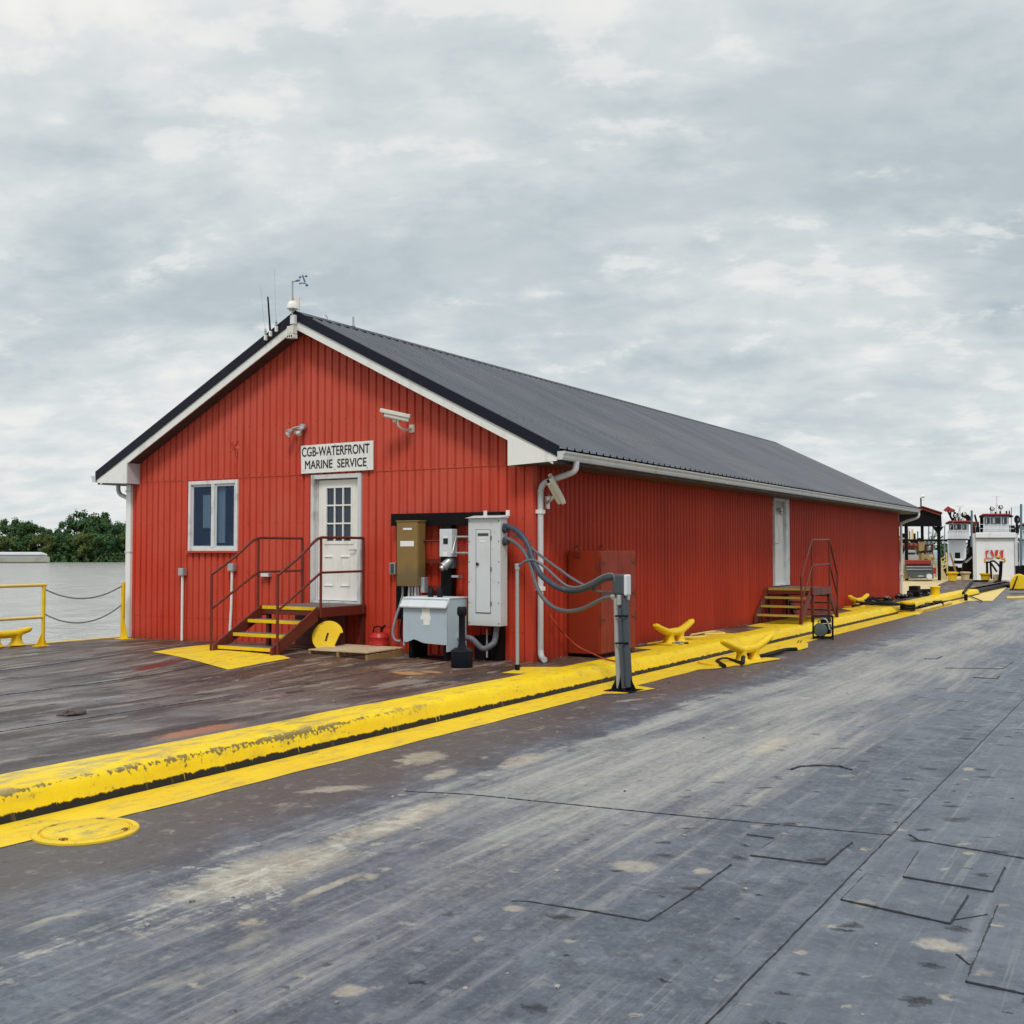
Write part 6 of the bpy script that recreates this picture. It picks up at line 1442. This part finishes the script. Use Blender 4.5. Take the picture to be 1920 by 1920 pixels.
mb = MB(); fline(mb, [(1777, 957), (1785, 974)], 101.3, 0.10); fline(mb, [(1783, 958), (1782, 970), (1786, 974)], 101.2, 0.07); fline(mb, [(1790, 960), (1791, 976)], 101.4, 0.12); fline(mb, [(1795, 962), (1798, 976)], 101.4, 0.10)
for c in ((1807, 966), (1813, 969), (1816, 972)): mb.lathe([(0.22, -0.1), (0.22, 0.1), (0.10, 0.12)], at(c[0], c[1], 101), 12, FH.to_track_quat('Z', 'Y').to_matrix())
mb.build('linkage', BLACK, t)
for px0, y0, y1, Dd, rr, lb in ((1822, 957, 1000, 96, 0.09, 'short grey spud pipe between the two left towboats'), (1914.5, 945, 1042, 92, 0.09, 'tall blue grey spud pipe at the right edge of the photo')):
    mb = MB(); fline(mb, [(px0, y1 + 30), (px0, y0)], Dd, rr, 8); tag(mb.build('spud_pipe', paint('spud_blue', (0.10, 0.15, 0.19), 0.5), smooth=True), lb, 'pipe')
# the white container
t = thing('white_container', at(1866, 1097, 61), 'white container end with red lettering behind the hose stand', 'container')
mb = MB(); fbox(mb, 1831, 1000, 1903, 1094, 61, 6.0); mb.build('body', BOATW, t, bevel=0.03)
mb = MB(); fbox(mb, 1829.5, 998.5, 1905, 1008.5, 60.93, 6.1); mb.build('top_rail', BOATW, t, bevel=0.03)
mb = MB(); fbox(mb, 1825, 1000, 1830.8, 1097, 60.96, 0.3); fbox(mb, 1903.2, 1000, 1909, 1082, 60.96, 0.3); build_each(mb, 'corner_post', GUTTER, t)
mb = MB(); fbox(mb, 1831, 1008.5, 1903, 1009.8, 60.95, 0.04); mb.build('rail_shadow_strip', POSTGREY, t)  # dark strip stands in for the shade under the top rail
mb = MB()
LET = [[(1848.5, 1031), (1850.5, 1032.5), (1855, 1031.5), (1852, 1036), (1850.6, 1036.5), (1850.6, 1047), (1848.8, 1047)], [(1850.8, 1045), (1856, 1046), (1861, 1045.5), (1863, 1047.2), (1851, 1047.5)],
       [(1857.5, 1031.5), (1860.5, 1031), (1864.5, 1043), (1862, 1044), (1859.5, 1036), (1858, 1040)], [(1866.5, 1031.5), (1872.5, 1031.5), (1871, 1037), (1870, 1043), (1866, 1043)],
       [(1874.5, 1033), (1882, 1031), (1881, 1036), (1881, 1046), (1877.5, 1047), (1878, 1040.5), (1874, 1039), (1878, 1036.5)]]
for L_ in LET: fprism(mb, L_, 60.97, 0.035)
mb.build('lettering', paint('sign_red', (0.55, 0.035, 0.02), 0.5), t)
# dark stair tower left of the container
t = thing('stair_tower', at(1815, 1095, 66), 'dark steel stairs climbing beside the white container', 'stairs')
mb = MB(); fprism(mb, [(1804, 1060), (1812, 1045), (1812, 1040), (1816, 1036), (1816, 1026), (1824.5, 1025), (1824.5, 1085), (1804, 1085)], 66, 1.4); mb.build('side', BLACK, t)
mb = MB(); fprism(mb, [(1808, 1054), (1822, 1043), (1824, 1045), (1812, 1056)], 65.9, 0.09); mb.build('stringer', GALV, t)
t = thing('leaning_ladder', at(1772, 1075, 62), 'pale aluminium ladder leaning right of the shed', 'ladder')
mb = MB(); fline(mb, [(1764, 1046), (1768, 1068)], 62, 0.03); fline(mb, [(1774, 1036), (1776.5, 1072)], 62, 0.04)
for k in range(4): fline(mb, [(1764.5 + k, 1048 + k * 6.5), (1774.7 + k * 0.5, 1042 + k * 6.5)], 62, 0.025)
mb.build('frame', YPALE, t)
t = thing('timber_plank', at(1788, 1075, 63), 'amber timber plank leaning on the left towboat', 'plank')
mb = MB(); fprism(mb, [(1780, 1037), (1783, 1036.5), (1793.5, 1070), (1790, 1072)], 63, 0.25); mb.build('plank', WOODD, t)
simple('engine_hatch', [(1790.5, 1036, 1800.5, 1047, 99, 0.5)], BLACK, 'black square hatch on the left towboat deckhouse', 'hatch', 99)
simple('deck_locker', [(1789, 1050, 1808, 1057, 80, 1.0)], BLACK, 'narrow dark locker under the square hatch of the left towboat', 'locker', 80)
simple('deck_locker', [(1775, 1062, 1812, 1078, 74, 1.2)], BLACK, 'wide dark locker behind the nearest flared bollards', 'locker', 80)
simple('locker_lid', [(1790, 1047.5, 1806, 1051.0, 79.5, 0.8)], DIRTYWHITE, 'white slab on the narrow dark locker', 'lid', 80)
simple('locker_lid', [(1796, 1060, 1812, 1064, 73.5, 0.6)], DIRTYWHITE, 'white slab on the wide dark locker', 'lid', 80)
# bollards with flared heads
def bollard(px0, py0, D, w_px, mat, label):
    b0 = at(px0, py0, D); w_ = w_px * D / F_PX / 2; t = thing('mooring_bollard', b0, label, 'bollard', 'flared mooring bollards')
    mb = MB(); mb.lathe([(w_ * 0.70, 0), (w_ * 0.68, w_ * 0.2), (w_ * 0.80, w_ * 1.05)], b0, 20); build_each(mb, 'drum', mat, t, smooth=True)
    mb = MB(); mb.lathe([(w_ * 0.80, w_ * 1.05), (w_, w_ * 1.2), (w_ * 1.02, w_ * 1.42), (w_ * 0.7, w_ * 1.5)], b0, 20); mb.build('head', mat, t, smooth=True)
bollard(1786, 1088.5, 55, 22, YELL, 'yellow flared bollard nearest the shed post'); bollard(1810, 1087, 57, 20, TAN, 'beige flared bollard between the two yellow ones'); bollard(1848, 1090, 54, 21, YELL, 'yellow flared bollard in front of the white container')
# hose stand
D = 53.0
t = thing('hose_stand', at(1862, 1093, D), 'black hose stand with looping hoses in front of the white container', 'hose stand')
mb = MB(); fline(mb, [(1850.5, 1055), (1851, 1075)], D, 0.06); fline(mb, [(1857, 1055), (1859, 1086)], D, 0.05); fline(mb, [(1877, 1052), (1876, 1075), (1874, 1091)], D, 0.085); fline(mb, [(1849, 1054), (1858, 1054)], D, 0.05); fline(mb, [(1859, 1096), (1868, 1090), (1874, 1089)], D, 0.05); mb.build('frame', BLACK, t, smooth=True)
mb = MB(); mb.tube(spline([at(1857, 1053, D), at(1863, 1052, D), at(1869, 1056, D), at(1875, 1063, D)], 6), 0.045, 8); mb.tube(spline([at(1858, 1056, D), at(1863, 1063, D), at(1869, 1072, D)], 6), 0.05, 8); mb.build('hose', RUBBER, t, smooth=True)
mb = MB(); fbox(mb, 1845, 1047, 1848, 1056, D, 0.15); mb.ball(at(1872, 1045, D), 0.13, 2, (1, 1, 0.75)); fline(mb, [(1879, 1049), (1883, 1047), (1884, 1052), (1881, 1055)], D, 0.05); mb.build('float', paint('amber_float', (0.55, 0.30, 0.02), 0.5), t, smooth=True)
mb = MB(); fbox(mb, 1862, 1077, 1873, 1090, D + 0.3, 0.4); mb.build('bin', TAN, t, bevel=0.02)
simple('steel_locker', [(1904, 1061, 1912, 1077, 58, 0.8)], BLACK, 'narrow black steel locker beyond the yellow hood', 'locker', 58)
simple('steel_locker', [(1913, 1060, 1926, 1077, 58, 0.8)], BLACK, 'black steel locker cut by the right edge of the photo', 'locker', 58)
# yellow hood
D = 45.0
t = thing('steel_hood', at(1915, 1105, D), 'round topped yellow steel hood with a black diagonal bar at the right edge', 'hood')
mb = MB(); fprism(mb, [(1894, 1105.5), (1893.5, 1093), (1897, 1085), (1902, 1079), (1908, 1076.5), (1914, 1076.5), (1922, 1080), (1930, 1088), (1935, 1105.5)], D, 0.5); mb.build('shell', YELL, t, bevel=0.04)
mb = MB(); fprism(mb, [(1907.2, 1080), (1909, 1080.5), (1900.5, 1105), (1897, 1105)], D - 0.04, 0.035); mb.build('bar', BLACK, t)
mb = MB(); fbox(mb, 1893, 1105.3, 1936, 1107, D - 0.05, 0.6); mb.build('skid', BLACK, t)
mb = MB(); fline(mb, [(1887, 1121), (1905, 1121), (1930, 1119.5)], 34, 0.045, 8); tag(mb.build('fender_pole', YPALE, smooth=True), 'pale yellow pole lying on the deck at right', 'pole')
# chain and binders over the far yellow apron
t = thing('ratchet_chain', at(1840, 1105, 33), 'heavy black chain binder crossing the far yellow apron', 'chain')
mb = MB(); P = [pz(1822, 1116, LOW), pz(1832, 1109, LOW), pz(1842, 1102.5, LOW), pz(1853, 1096, LOW)]
for i in range(60):
    f = i / 59 * 2.999; k = int(f); c = P[k].lerp(P[k + 1], f - k); c.z = LOW + 0.06; mb.ball(c, random.uniform(0.06, 0.12), 1, (1, 1.6, 0.7))
mb.build('chain', BLACK, t, smooth=True)
mb = MB(); mb.tube([pz(1818, 1117, LOW + .06), pz(1841, 1127, LOW + .06)], 0.022, 8); mb.tube([pz(1811, 1126, LOW + .03), pz(1811, 1126, LOW + .03) + V((0, 0, 0.22))], 0.06, 8); mb.build('lever', BLACK, t, smooth=True)
hose('mooring_line', [pz(1853, 1093, LOW + 0.1), pz(1868, 1097, LOW + .06), pz(1890, 1099, LOW + 0.06), pz(1896, 1098, LOW + .1)], 0.05, RUBBER, 'black line from the hose stand to the yellow hood', 'rope')
mb = MB(); mb.tube(spline([pz(1806, 1112, 0.1), pz(1822, 1091, 0.1), pz(1836, 1089.5, 0.1), pz(1852, 1089, 0.1)], 6), 0.05, 8); tag(mb.build('mooring_line', RUBBER, smooth=True), 'thick black line behind the far end of the coaming', 'rope')
# lines, wires and fittings along the coaming past the side steps
random.seed(21)
t = thing('mooring_bollard', V((1.42, 18.7, LOW)), 'stubby yellow bollard wrapped in black lines at the coaming', 'bollard')
mb = MB(); mb.lathe([(0.34, 0.0), (0.30, 0.03), (0.17, 0.05), (0.16, 0.22), (0.20, 0.30), (0.19, 0.34), (0.1, 0.36)], V((1.42, 18.7, LOW)), 20); build_each(mb, 'drum', YELL, t, smooth=True)
mb = MB()
for k in range(3): mb.tube([V((1.42 + 0.19 * math.cos(a), 18.7 + 0.19 * math.sin(a), LOW + 0.12 + 0.06 * k + 0.01 * math.sin(a * 2))) for a in [2 * PI * i / 16 for i in range(17)]], 0.03, 6)
mb.build('rope_turns', RUBBER, t, smooth=True)
for k, (a, b_, zz, lb) in enumerate((((0.35, 17.3), (1.35, 18.5), 0.16, 'near'), ((0.32, 17.9), (1.3, 18.6), 0.20, 'far'), ((0.30, 18.1), (1.25, 18.8), 0.10, 'third'), ((0.25, 17.2), (1.3, 18.45), 0.05, 'low'))):
    mid = V(((a[0] + b_[0]) / 2, (a[1] + b_[1]) / 2, 0.07 + 0.02 * k)); lab = ('tight black line from the cleat to the roped bollard', 'black line with a slight belly over the coaming to the roped bollard', 'third black line tied to the roped bollard', 'lowest black line reaching the roped bollard')[k]
    hose('mooring_line', [V((a[0], a[1], zz)), mid, V((b_[0], b_[1], 0.06))], 0.028, RUBBER, lab, 'rope', 'lines between the far cleat and bollard')
t = thing('mooring_bollard', V((0.75, 22.6, 0.0)), 'small yellow bollard with a collar on the far coaming', 'bollard')
mb = MB(); mb.lathe([(0.22, 0), (0.16, 0.04), (0.15, 0.26), (0.19, 0.32), (0.10, 0.36)], V((0.80, 26.5, 0.0)), 18); build_each(mb, 'drum', YELL, t, smooth=True)
t = thing('rigging_pile', (0.3, 21, 0), 'tangle of black rope, shackles and ratchets along the foot of the wall', 'rigging')
mb = MB()
for k in range(11):
    y_ = random.uniform(18.2, 27.5); x_ = random.uniform(0.10, 0.55); n = 6; P = []
    for i in range(n): P.append(V((x_ + random.uniform(-0.22, 0.22), y_ + (i - n / 2) * 0.28, random.uniform(0.03, 0.16))))
    mb.tube(spline(P, 4), random.uniform(0.022, 0.04), 6)
mb.build('rope_tangle', RUBBER, t, smooth=True)
mb = MB()
for k in range(14):
    c = V((random.uniform(0.1, 0.6), random.uniform(18.5, 27.5), random.uniform(0.06, 0.15))); mb.tube([c + V((0.06 * math.cos(a), 0.08 * math.sin(a), 0.02 * math.sin(2 * a))) for a in [2 * PI * i / 8 for i in range(8)]], 0.018, 6)
build_each(mb, 'shackle', GALV, t, smooth=True)
mb = MB()
for k in range(5): mb.box(V((random.uniform(0.2, 0.5), 25.2 + k * 0.5, 0.14)), (0.16, 0.4, 0.16), Matrix.Rotation(random.uniform(0, 3), 3, 'Z'))
mb.b2((0.1, 25.6, 0.0), (0.4, 26.1, 0.36)); build_each(mb, 'ratchet', BLACK, t, bevel=0.02)
t = thing('rigging_pile', (1.45, 24, LOW), 'black wires and ratchets lying on the driveway side of the coaming', 'rigging')
mb = MB()
for k in range(5):
    y_ = 19.5 + k * 0.9; mb.tube(spline([V((1.36 + random.uniform(-0.06, 0.12), y_ + i * 0.5, LOW + random.uniform(0.03, 0.14))) for i in range(6)], 4), random.uniform(0.025, 0.045), 6)
mb.build('wire', RUBBER, t, smooth=True)
mb = MB()
for k in range(3): mb.box(V((1.40 + random.uniform(-0.06, 0.15), 22.3 + k * 0.7, LOW + 0.10)), (0.12, 0.24, 0.12), Matrix.Rotation(random.uniform(0, 3), 3, 'Z'))
build_each(mb, 'ratchet', BLACK, t, bevel=0.02)
hose('pipe_length', [V((1.62, 19.6, LOW + 0.06)), V((1.60, 22.0, LOW + 0.06)), V((1.55, 25.0, LOW + 0.06))], 0.055, YPALE, 'long pale yellow pipe lying beside the far coaming', 'pipe')
hose('garden_hose', spline([V((0.25, 5.0, 0.02)), V((0.5, 5.4, 0.02)), V((0.3, 6.0, 0.02)), V((0.55, 6.3, 0.02)), V((0.2, 6.6, 0.02)), V((0.15, 5.6, 0.02))], 4), 0.022, YPALE, 'yellow painted hose scraps by the wall behind the first cleat', 'hose')

# ------------------------------------------------------------------ far shore
DB = 275.0
def shore(px0, D=DB): p = at(px0, 1054, D); return V((p.x, p.y, 0))
mb = MB(); a0, a1 = shore(-900, 276), shore(4200, 300)
n = 60; rows = []
for i in range(n + 1):
    p = a0.lerp(a1, i / n); j1 = mnoise.noise((i * 0.7, 0, 0)); rows.append([mb.bm.verts.new(p + FH * o_ + V((0, 0, zz))) for o_, zz in ((-2 + j1, ZW - 0.6), (1.5 + j1, ZW + 0.25), (6, 0.2), (40, 0.8), (400, 2.0))])
for i in range(n):
    for j in range(4): mb.bm.faces.new((rows[i][j], rows[i + 1][j], rows[i + 1][j + 1], rows[i][j + 1]))
tag(mb.build('riverbank', BANK, smooth=True), kind='structure')
def crown_mesh(seed, kind):
    """leaf clumps through a lumpy crown volume about 1 m tall and 1 m wide"""
    rnd = random.Random(seed); bm = bmesh.new()
    lobes = []
    for k in range(rnd.randint(26, 34) if kind != 'open' else 18):
        zz = rnd.uniform(0.06, 0.90); rr = 0.46 * math.sqrt(max(0.05, 1 - ((zz - 0.45) / 0.58) ** 2)) * rnd.uniform(0.35, 1.0); a = rnd.uniform(0, 2 * PI)
        lobes.append((V((rr * math.cos(a), rr * math.sin(a), zz)), rnd.uniform(0.10, 0.17)))
    N = 3200 if kind != 'open' else 1000
    for k in range(N):
        c, r = rnd.choice(lobes); d = V((rnd.gauss(0, 1), rnd.gauss(0, 1), rnd.gauss(0, 0.85))).normalized()
        p = c + d * r * (rnd.random() ** 0.4) * rnd.uniform(0.7, 1.12)
        s_ = rnd.uniform(0.014, 0.034); n = (d + V((rnd.uniform(-.8, .8), rnd.uniform(-.8, .8), rnd.uniform(-0.2, 0.9)))).normalized()
        u_ = n.orthogonal().normalized(); v_ = n.cross(u_); an = rnd.uniform(0, PI); u2 = u_ * math.cos(an) + v_ * math.sin(an); v2 = n.cross(u2)
        bm.faces.new([bm.verts.new(p + u2 * s_ * rnd.uniform(0.8, 1.5) * a_ + v2 * s_ * b_) for a_, b_ in ((-1, -0.5), (0.2, -1), (1, 0.3), (-0.1, 1))])
    me = bpy.data.meshes.new('crown'); bm.to_mesh(me); bm.free(); return me
def trunk_mesh(seed):
    rnd = random.Random(seed); mb = MB(); mb.tube([V((0, 0, -0.06)), V((0.01, 0, 0.3)), V((-0.01, 0.01, 0.75))], [0.030, 0.022, 0.008], 7)
    for k in range(6):
        z0 = rnd.uniform(0.15, 0.55); a = rnd.uniform(0, 2 * PI); mb.tube([V((0, 0, z0)), V((0.15 * math.cos(a), 0.15 * math.sin(a), z0 + 0.14)), V((0.30 * math.cos(a), 0.30 * math.sin(a), z0 + 0.28))], [0.012, 0.008, 0.003], 5)
    me = bpy.data.meshes.new('trunk'); mb.bm.to_mesh(me); mb.bm.free(); me.materials.append(TRUNK); return me
CM = []
for k in range(7):
    me = crown_mesh(100 + k, 'open' if k == 6 else 'full'); me.materials.append(LEAFY if k in (4, 5) else LEAF); CM.append(me)
TM = [trunk_mesh(k) for k in range(3)]
def tree(px0, top, wpx, D, k, label, group='trees on the far bank', base=1050):
    p = at(px0, base, D); h = (1054 - top) * D / F_PX; w_ = wpx * D / F_PX * 1.30
    zb = -0.2 if D < 290 else 0.5
    t = thing('tree', V((p.x, p.y, zb)), label, 'tree', group)
    for nm, me, lift in (('trunk', TM[k % 3], 0), ('crown', CM[k], 0)):
        o = bpy.data.objects.new(nm, me); COL.objects.link(o); o.parent = t; o.scale = (w_ * (1 if nm == 'crown' else 0.8), w_ * (1 if nm == 'crown' else 0.8), h); o.rotation_euler.z = random.uniform(0, 6.28) * (1 if nm == 'crown' else 0)
    return t
random.seed(5)
BIG = 'broad dark green tree rising tallest of the far bank'
LB = {0: 'dark green tree in the back row of the far bank', 1: 'mid green tree standing behind the low shrubs of the far bank', 4: 'olive tinted bushy tree at the front of the far bank', 6: 'thin open crowned tree with sky showing between its leaves'}
tree(168, 970, 62, 292, 0, BIG); tree(142, 967, 50, 290, 6, 'tall open crowned tree left of the tallest dark tree')
tree(186, 976, 46, 288, 2, 'dark tree at the right shoulder of the tallest dark tree'); tree(205, 988, 50, 294, 1, 'dark tree nearest the downspout with an even rounded top'); tree(228, 989, 40, 290, 3, 'dark tree half hidden by the white downspout')
tree(22, 984, 46, 292, 0, 'dark tree with a flat broken top at the left end'); tree(40, 988, 40, 290, 3, 'dark tree right of the flat topped one'); tree(62, 992, 44, 294, 1, 'mid height dark tree in the dip of the tree line')
tree(84, 996, 36, 288, 6, 'thin leaved tree in the low dip of the tree line'); tree(102, 1002, 36, 290, 2, 'low dark tree in the bottom of the dip'); tree(122, 998, 36, 288, 0, 'low dark tree left below the open crowned one'); tree(-2, 981, 40, 290, 6, 'thin leaved tree cut by the left edge of the photo')
front = [(10, 1012, 36, 4), (30, 1018, 30, 1), (48, 1010, 38, 3), (68, 1008, 34, 5), (88, 1006, 34, 4), (104, 1012, 30, 0), (120, 1006, 36, 2), (136, 1010, 34, 1), (156, 1004, 40, 5), (172, 1012, 36, 4), (190, 1006, 40, 3), (208, 1010, 36, 2), (226, 1012, 34, 5), (240, 1006, 30, 1)]
FL = ['olive bush at the far left above the barge', 'small green tree behind the barge roof', 'dark bush above the barge at the middle of its roof', 'pale olive tree over the right half of the barge', 'olive tree above the barge stern', 'dark bush right of the barge stern', 'green tree below the dip of the tree line', 'green tree under the open crowned one', 'bright olive tree in front of the tallest tree', 'rounded olive bush in front of the tallest tree', 'dark tree low in the row right of the olive bush', 'dark bush low before the even topped tree', 'olive bush low near the white downspout', 'green bush touching the white downspout']
for (x_, tp, w_, k), lb in zip(front, FL): tree(x_, tp, w_, 281 + random.uniform(-1, 3), k, lb, 'bushy trees at the front of the far bank')
low = [(i * 15 + 6, random.randint(1028, 1036), 24) for i in range(16)]
mb = bmesh.new()
def scatter_leaves(bm, c, rx, rz, n, s0, rnd):
    for k in range(n):
        d = V((rnd.gauss(0, 1), rnd.gauss(0, 1), rnd.gauss(0, 1))).normalized(); p = c + V((d.x * rx, d.y * rx, abs(d.z) * rz)) * (rnd.random() ** 0.4)
        nrm = (d + V((0, 0, rnd.uniform(-.3, .6)))).normalized(); u_ = nrm.orthogonal().normalized(); v_ = nrm.cross(u_); s_ = s0 * rnd.uniform(0.5, 1.2)
        bm.faces.new([bm.verts.new(p + u_ * s_ * a_ + v_ * s_ * b_) for a_, b_ in ((-1, -0.5), (0.2, -1), (1, 0.3), (-0.1, 1))])
rnd = random.Random(9)
for i in range(150):
    px0 = -700 + i * 7.0 + rnd.uniform(-3, 3); p = at(px0, 1054, 278 + rnd.uniform(-1, 5)); p.z = ZW + 0.1
    scatter_leaves(mb, p, rnd.uniform(1.0, 2.2), rnd.uniform(1.6, 4.0), 70, 0.34, rnd)
me = bpy.data.meshes.new('undergrowth'); mb.to_mesh(me); mb.free(); me.materials.append(LEAF); o = bpy.data.objects.new('undergrowth', me); COL.objects.link(o); tag(o, 'dark undergrowth along the far waterline', kind='stuff')
mb = bmesh.new()
for i in range(330):
    px0 = -900 + i * 15.5
    if -20 < px0 < 250: continue
    D_ = 290 + rnd.uniform(0, 18); p = at(px0, 1054, D_); p.z = -0.5; scatter_leaves(mb, p, rnd.uniform(2.5, 4.5), rnd.uniform(3.5, 8.0), 190, 0.55, rnd)
me = bpy.data.meshes.new('treeline'); mb.to_mesh(me); mb.free(); me.materials.append(LEAF); o = bpy.data.objects.new('treeline', me); COL.objects.link(o); tag(o, 'far wood along the bank behind the building', kind='stuff')
# barge moored on the far bank
t = thing('barge', shore(40, 262) + V((0, 0, ZW)), 'long grey covered barge moored along the far bank', 'barge')
Db = 262.0
mb = MB(); fprism(mb, [(-260, 1053.9), (-260, 1043), (88, 1043), (93, 1044), (93.3, 1053.9)], Db, 10.0); mb.build('hull', BARGE, t, bevel=0.05)
mb = MB(); fprism(mb, [(-258, 1043), (-258, 1036.5), (-250, 1035.2), (78, 1035.2), (88.5, 1039.2), (88.5, 1043)], Db + 0.5, 9.0); mb.build('cover', BARGETOP, t, bevel=0.1)
mb = MB(); fbox(mb, -258, 1040.2, 87, 1043.2, Db + 0.3, 0.2); mb.build('coaming', paint('coaming_blue', (0.17, 0.22, 0.27), 0.5), t)

# ------------------------------------------------------------------ rigging and machinery beyond the shed
RIG = paint('rig_grey', (0.20, 0.23, 0.26), 0.5, var=0.3)
for (px0, y0, y1, Dd, rr, lb) in ((1749, 990, 1050, 92, 0.05, 'thin mast seen under the shed roof near its post'), (1741, 985, 1052, 94, 0.06, 'slim grey mast in the middle of the shed opening'), (1857, 948, 1000, 112, 0.035, 'thin pole antenna behind the left searchlight of the middle towboat'), (1896, 951, 1000, 112, 0.045, 'pole antenna at the right end of the middle towboat roof'), (1830, 972, 1040, 98, 0.06, 'dark davit post between the two left towboats'), (1771, 985, 1060, 97, 0.05, 'slim post at the left end of the left towboat')):
    mb = MB(); fline(mb, [(px0, y1), (px0 + 0.4, y0)], Dd, rr, 6); tag(mb.build('mast', RIG, smooth=True), lb, 'mast')
for k, (a, c, lb) in enumerate((((1733, 1052), (1752, 988), 'stay wire slanting up to the right under the shed'), ((1737, 1052), (1757, 988), 'second stay wire beside the slanting one under the shed'), ((1777, 1000), (1800, 953), 'stay wire from the crane to the left towboat mast'))):
    mb = MB(); fline(mb, [a, c], 93, 0.022, 5); tag(mb.build('stay_wire', RIG), lb, 'wire')
t = thing('deck_capstan', at(1829, 1030, 97), 'red and black capstan between the two left towboats', 'capstan')
mb = MB(); fbox(mb, 1823, 978, 1829, 1000, 97, 0.8); fprism(mb, [(1824, 984), (1832, 976), (1834, 979), (1827, 990)], 96.8, 0.3); mb.build('frame', RAILDK, t)
mb = MB(); fprism(mb, [(1826, 966), (1829, 964), (1833, 978), (1830, 982)], 96.9, 0.4); fbox(mb, 1830, 988, 1837, 1000, 96.5, 0.8); mb.build('arm', BLACK, t)
t = thing('fender_rack', at(1909, 1000, 96), 'black tyre fenders hung beside the middle towboat', 'fenders')
for (cx, cy, r_) in ((1907, 974, 5.5), (1911, 984, 5.0), (1906, 995, 5.0)):
    mb = MB(); k = 96 / F_PX; c0 = at(cx, cy, 96); mb.tube([c0 + RT * (r_ * k * 0.72 * math.cos(a)) + V((0, 0, r_ * k * 1.2 * math.sin(a))) for a in [2 * PI * i / 18 for i in range(19)]], r_ * k * 0.30, 8); mb.build('tyre', RUBBER, t, smooth=True)
t = thing('winch_stand', at(1727, 1056, 60), 'brown winch frame with a tan drum just over the grey skiff', 'winch')
mb = MB(); fline(mb, [(1734, 1022), (1750, 1022)], 60, 0.05); fline(mb, [(1735, 1022), (1735, 1058)], 60, 0.05); fline(mb, [(1748, 1020), (1748, 1058)], 60, 0.05); fbox(mb, 1730, 1032, 1748, 1036, 60.2, 0.5); mb.build('frame', RAILDK, t)
mb = MB(); mb.lathe([(0.22, -0.3), (0.22, -0.26), (0.13, -0.25), (0.13, 0.25), (0.22, 0.26), (0.22, 0.3)], at(1740, 1044, 59.8), 14, RT.to_track_quat('Z', 'Y').to_matrix()); mb.build('drum', TAN, t, smooth=True)
t = thing('blue_tank', at(1753, 1060, 75), 'pale blue tank behind the shed post', 'tank')
mb = MB(); mb.lathe([(0.30, 0), (0.30, 0.95), (0.22, 1.05)], at(1754, 1060, 75), 18); mb.build('shell', paint('tank_blue', (0.30, 0.42, 0.52), 0.5), t, smooth=True)
mb = MB(); mb.lathe([(0.31, 0.42), (0.31, 0.48)], at(1754, 1060, 75), 18); mb.build('band', GALV, t)
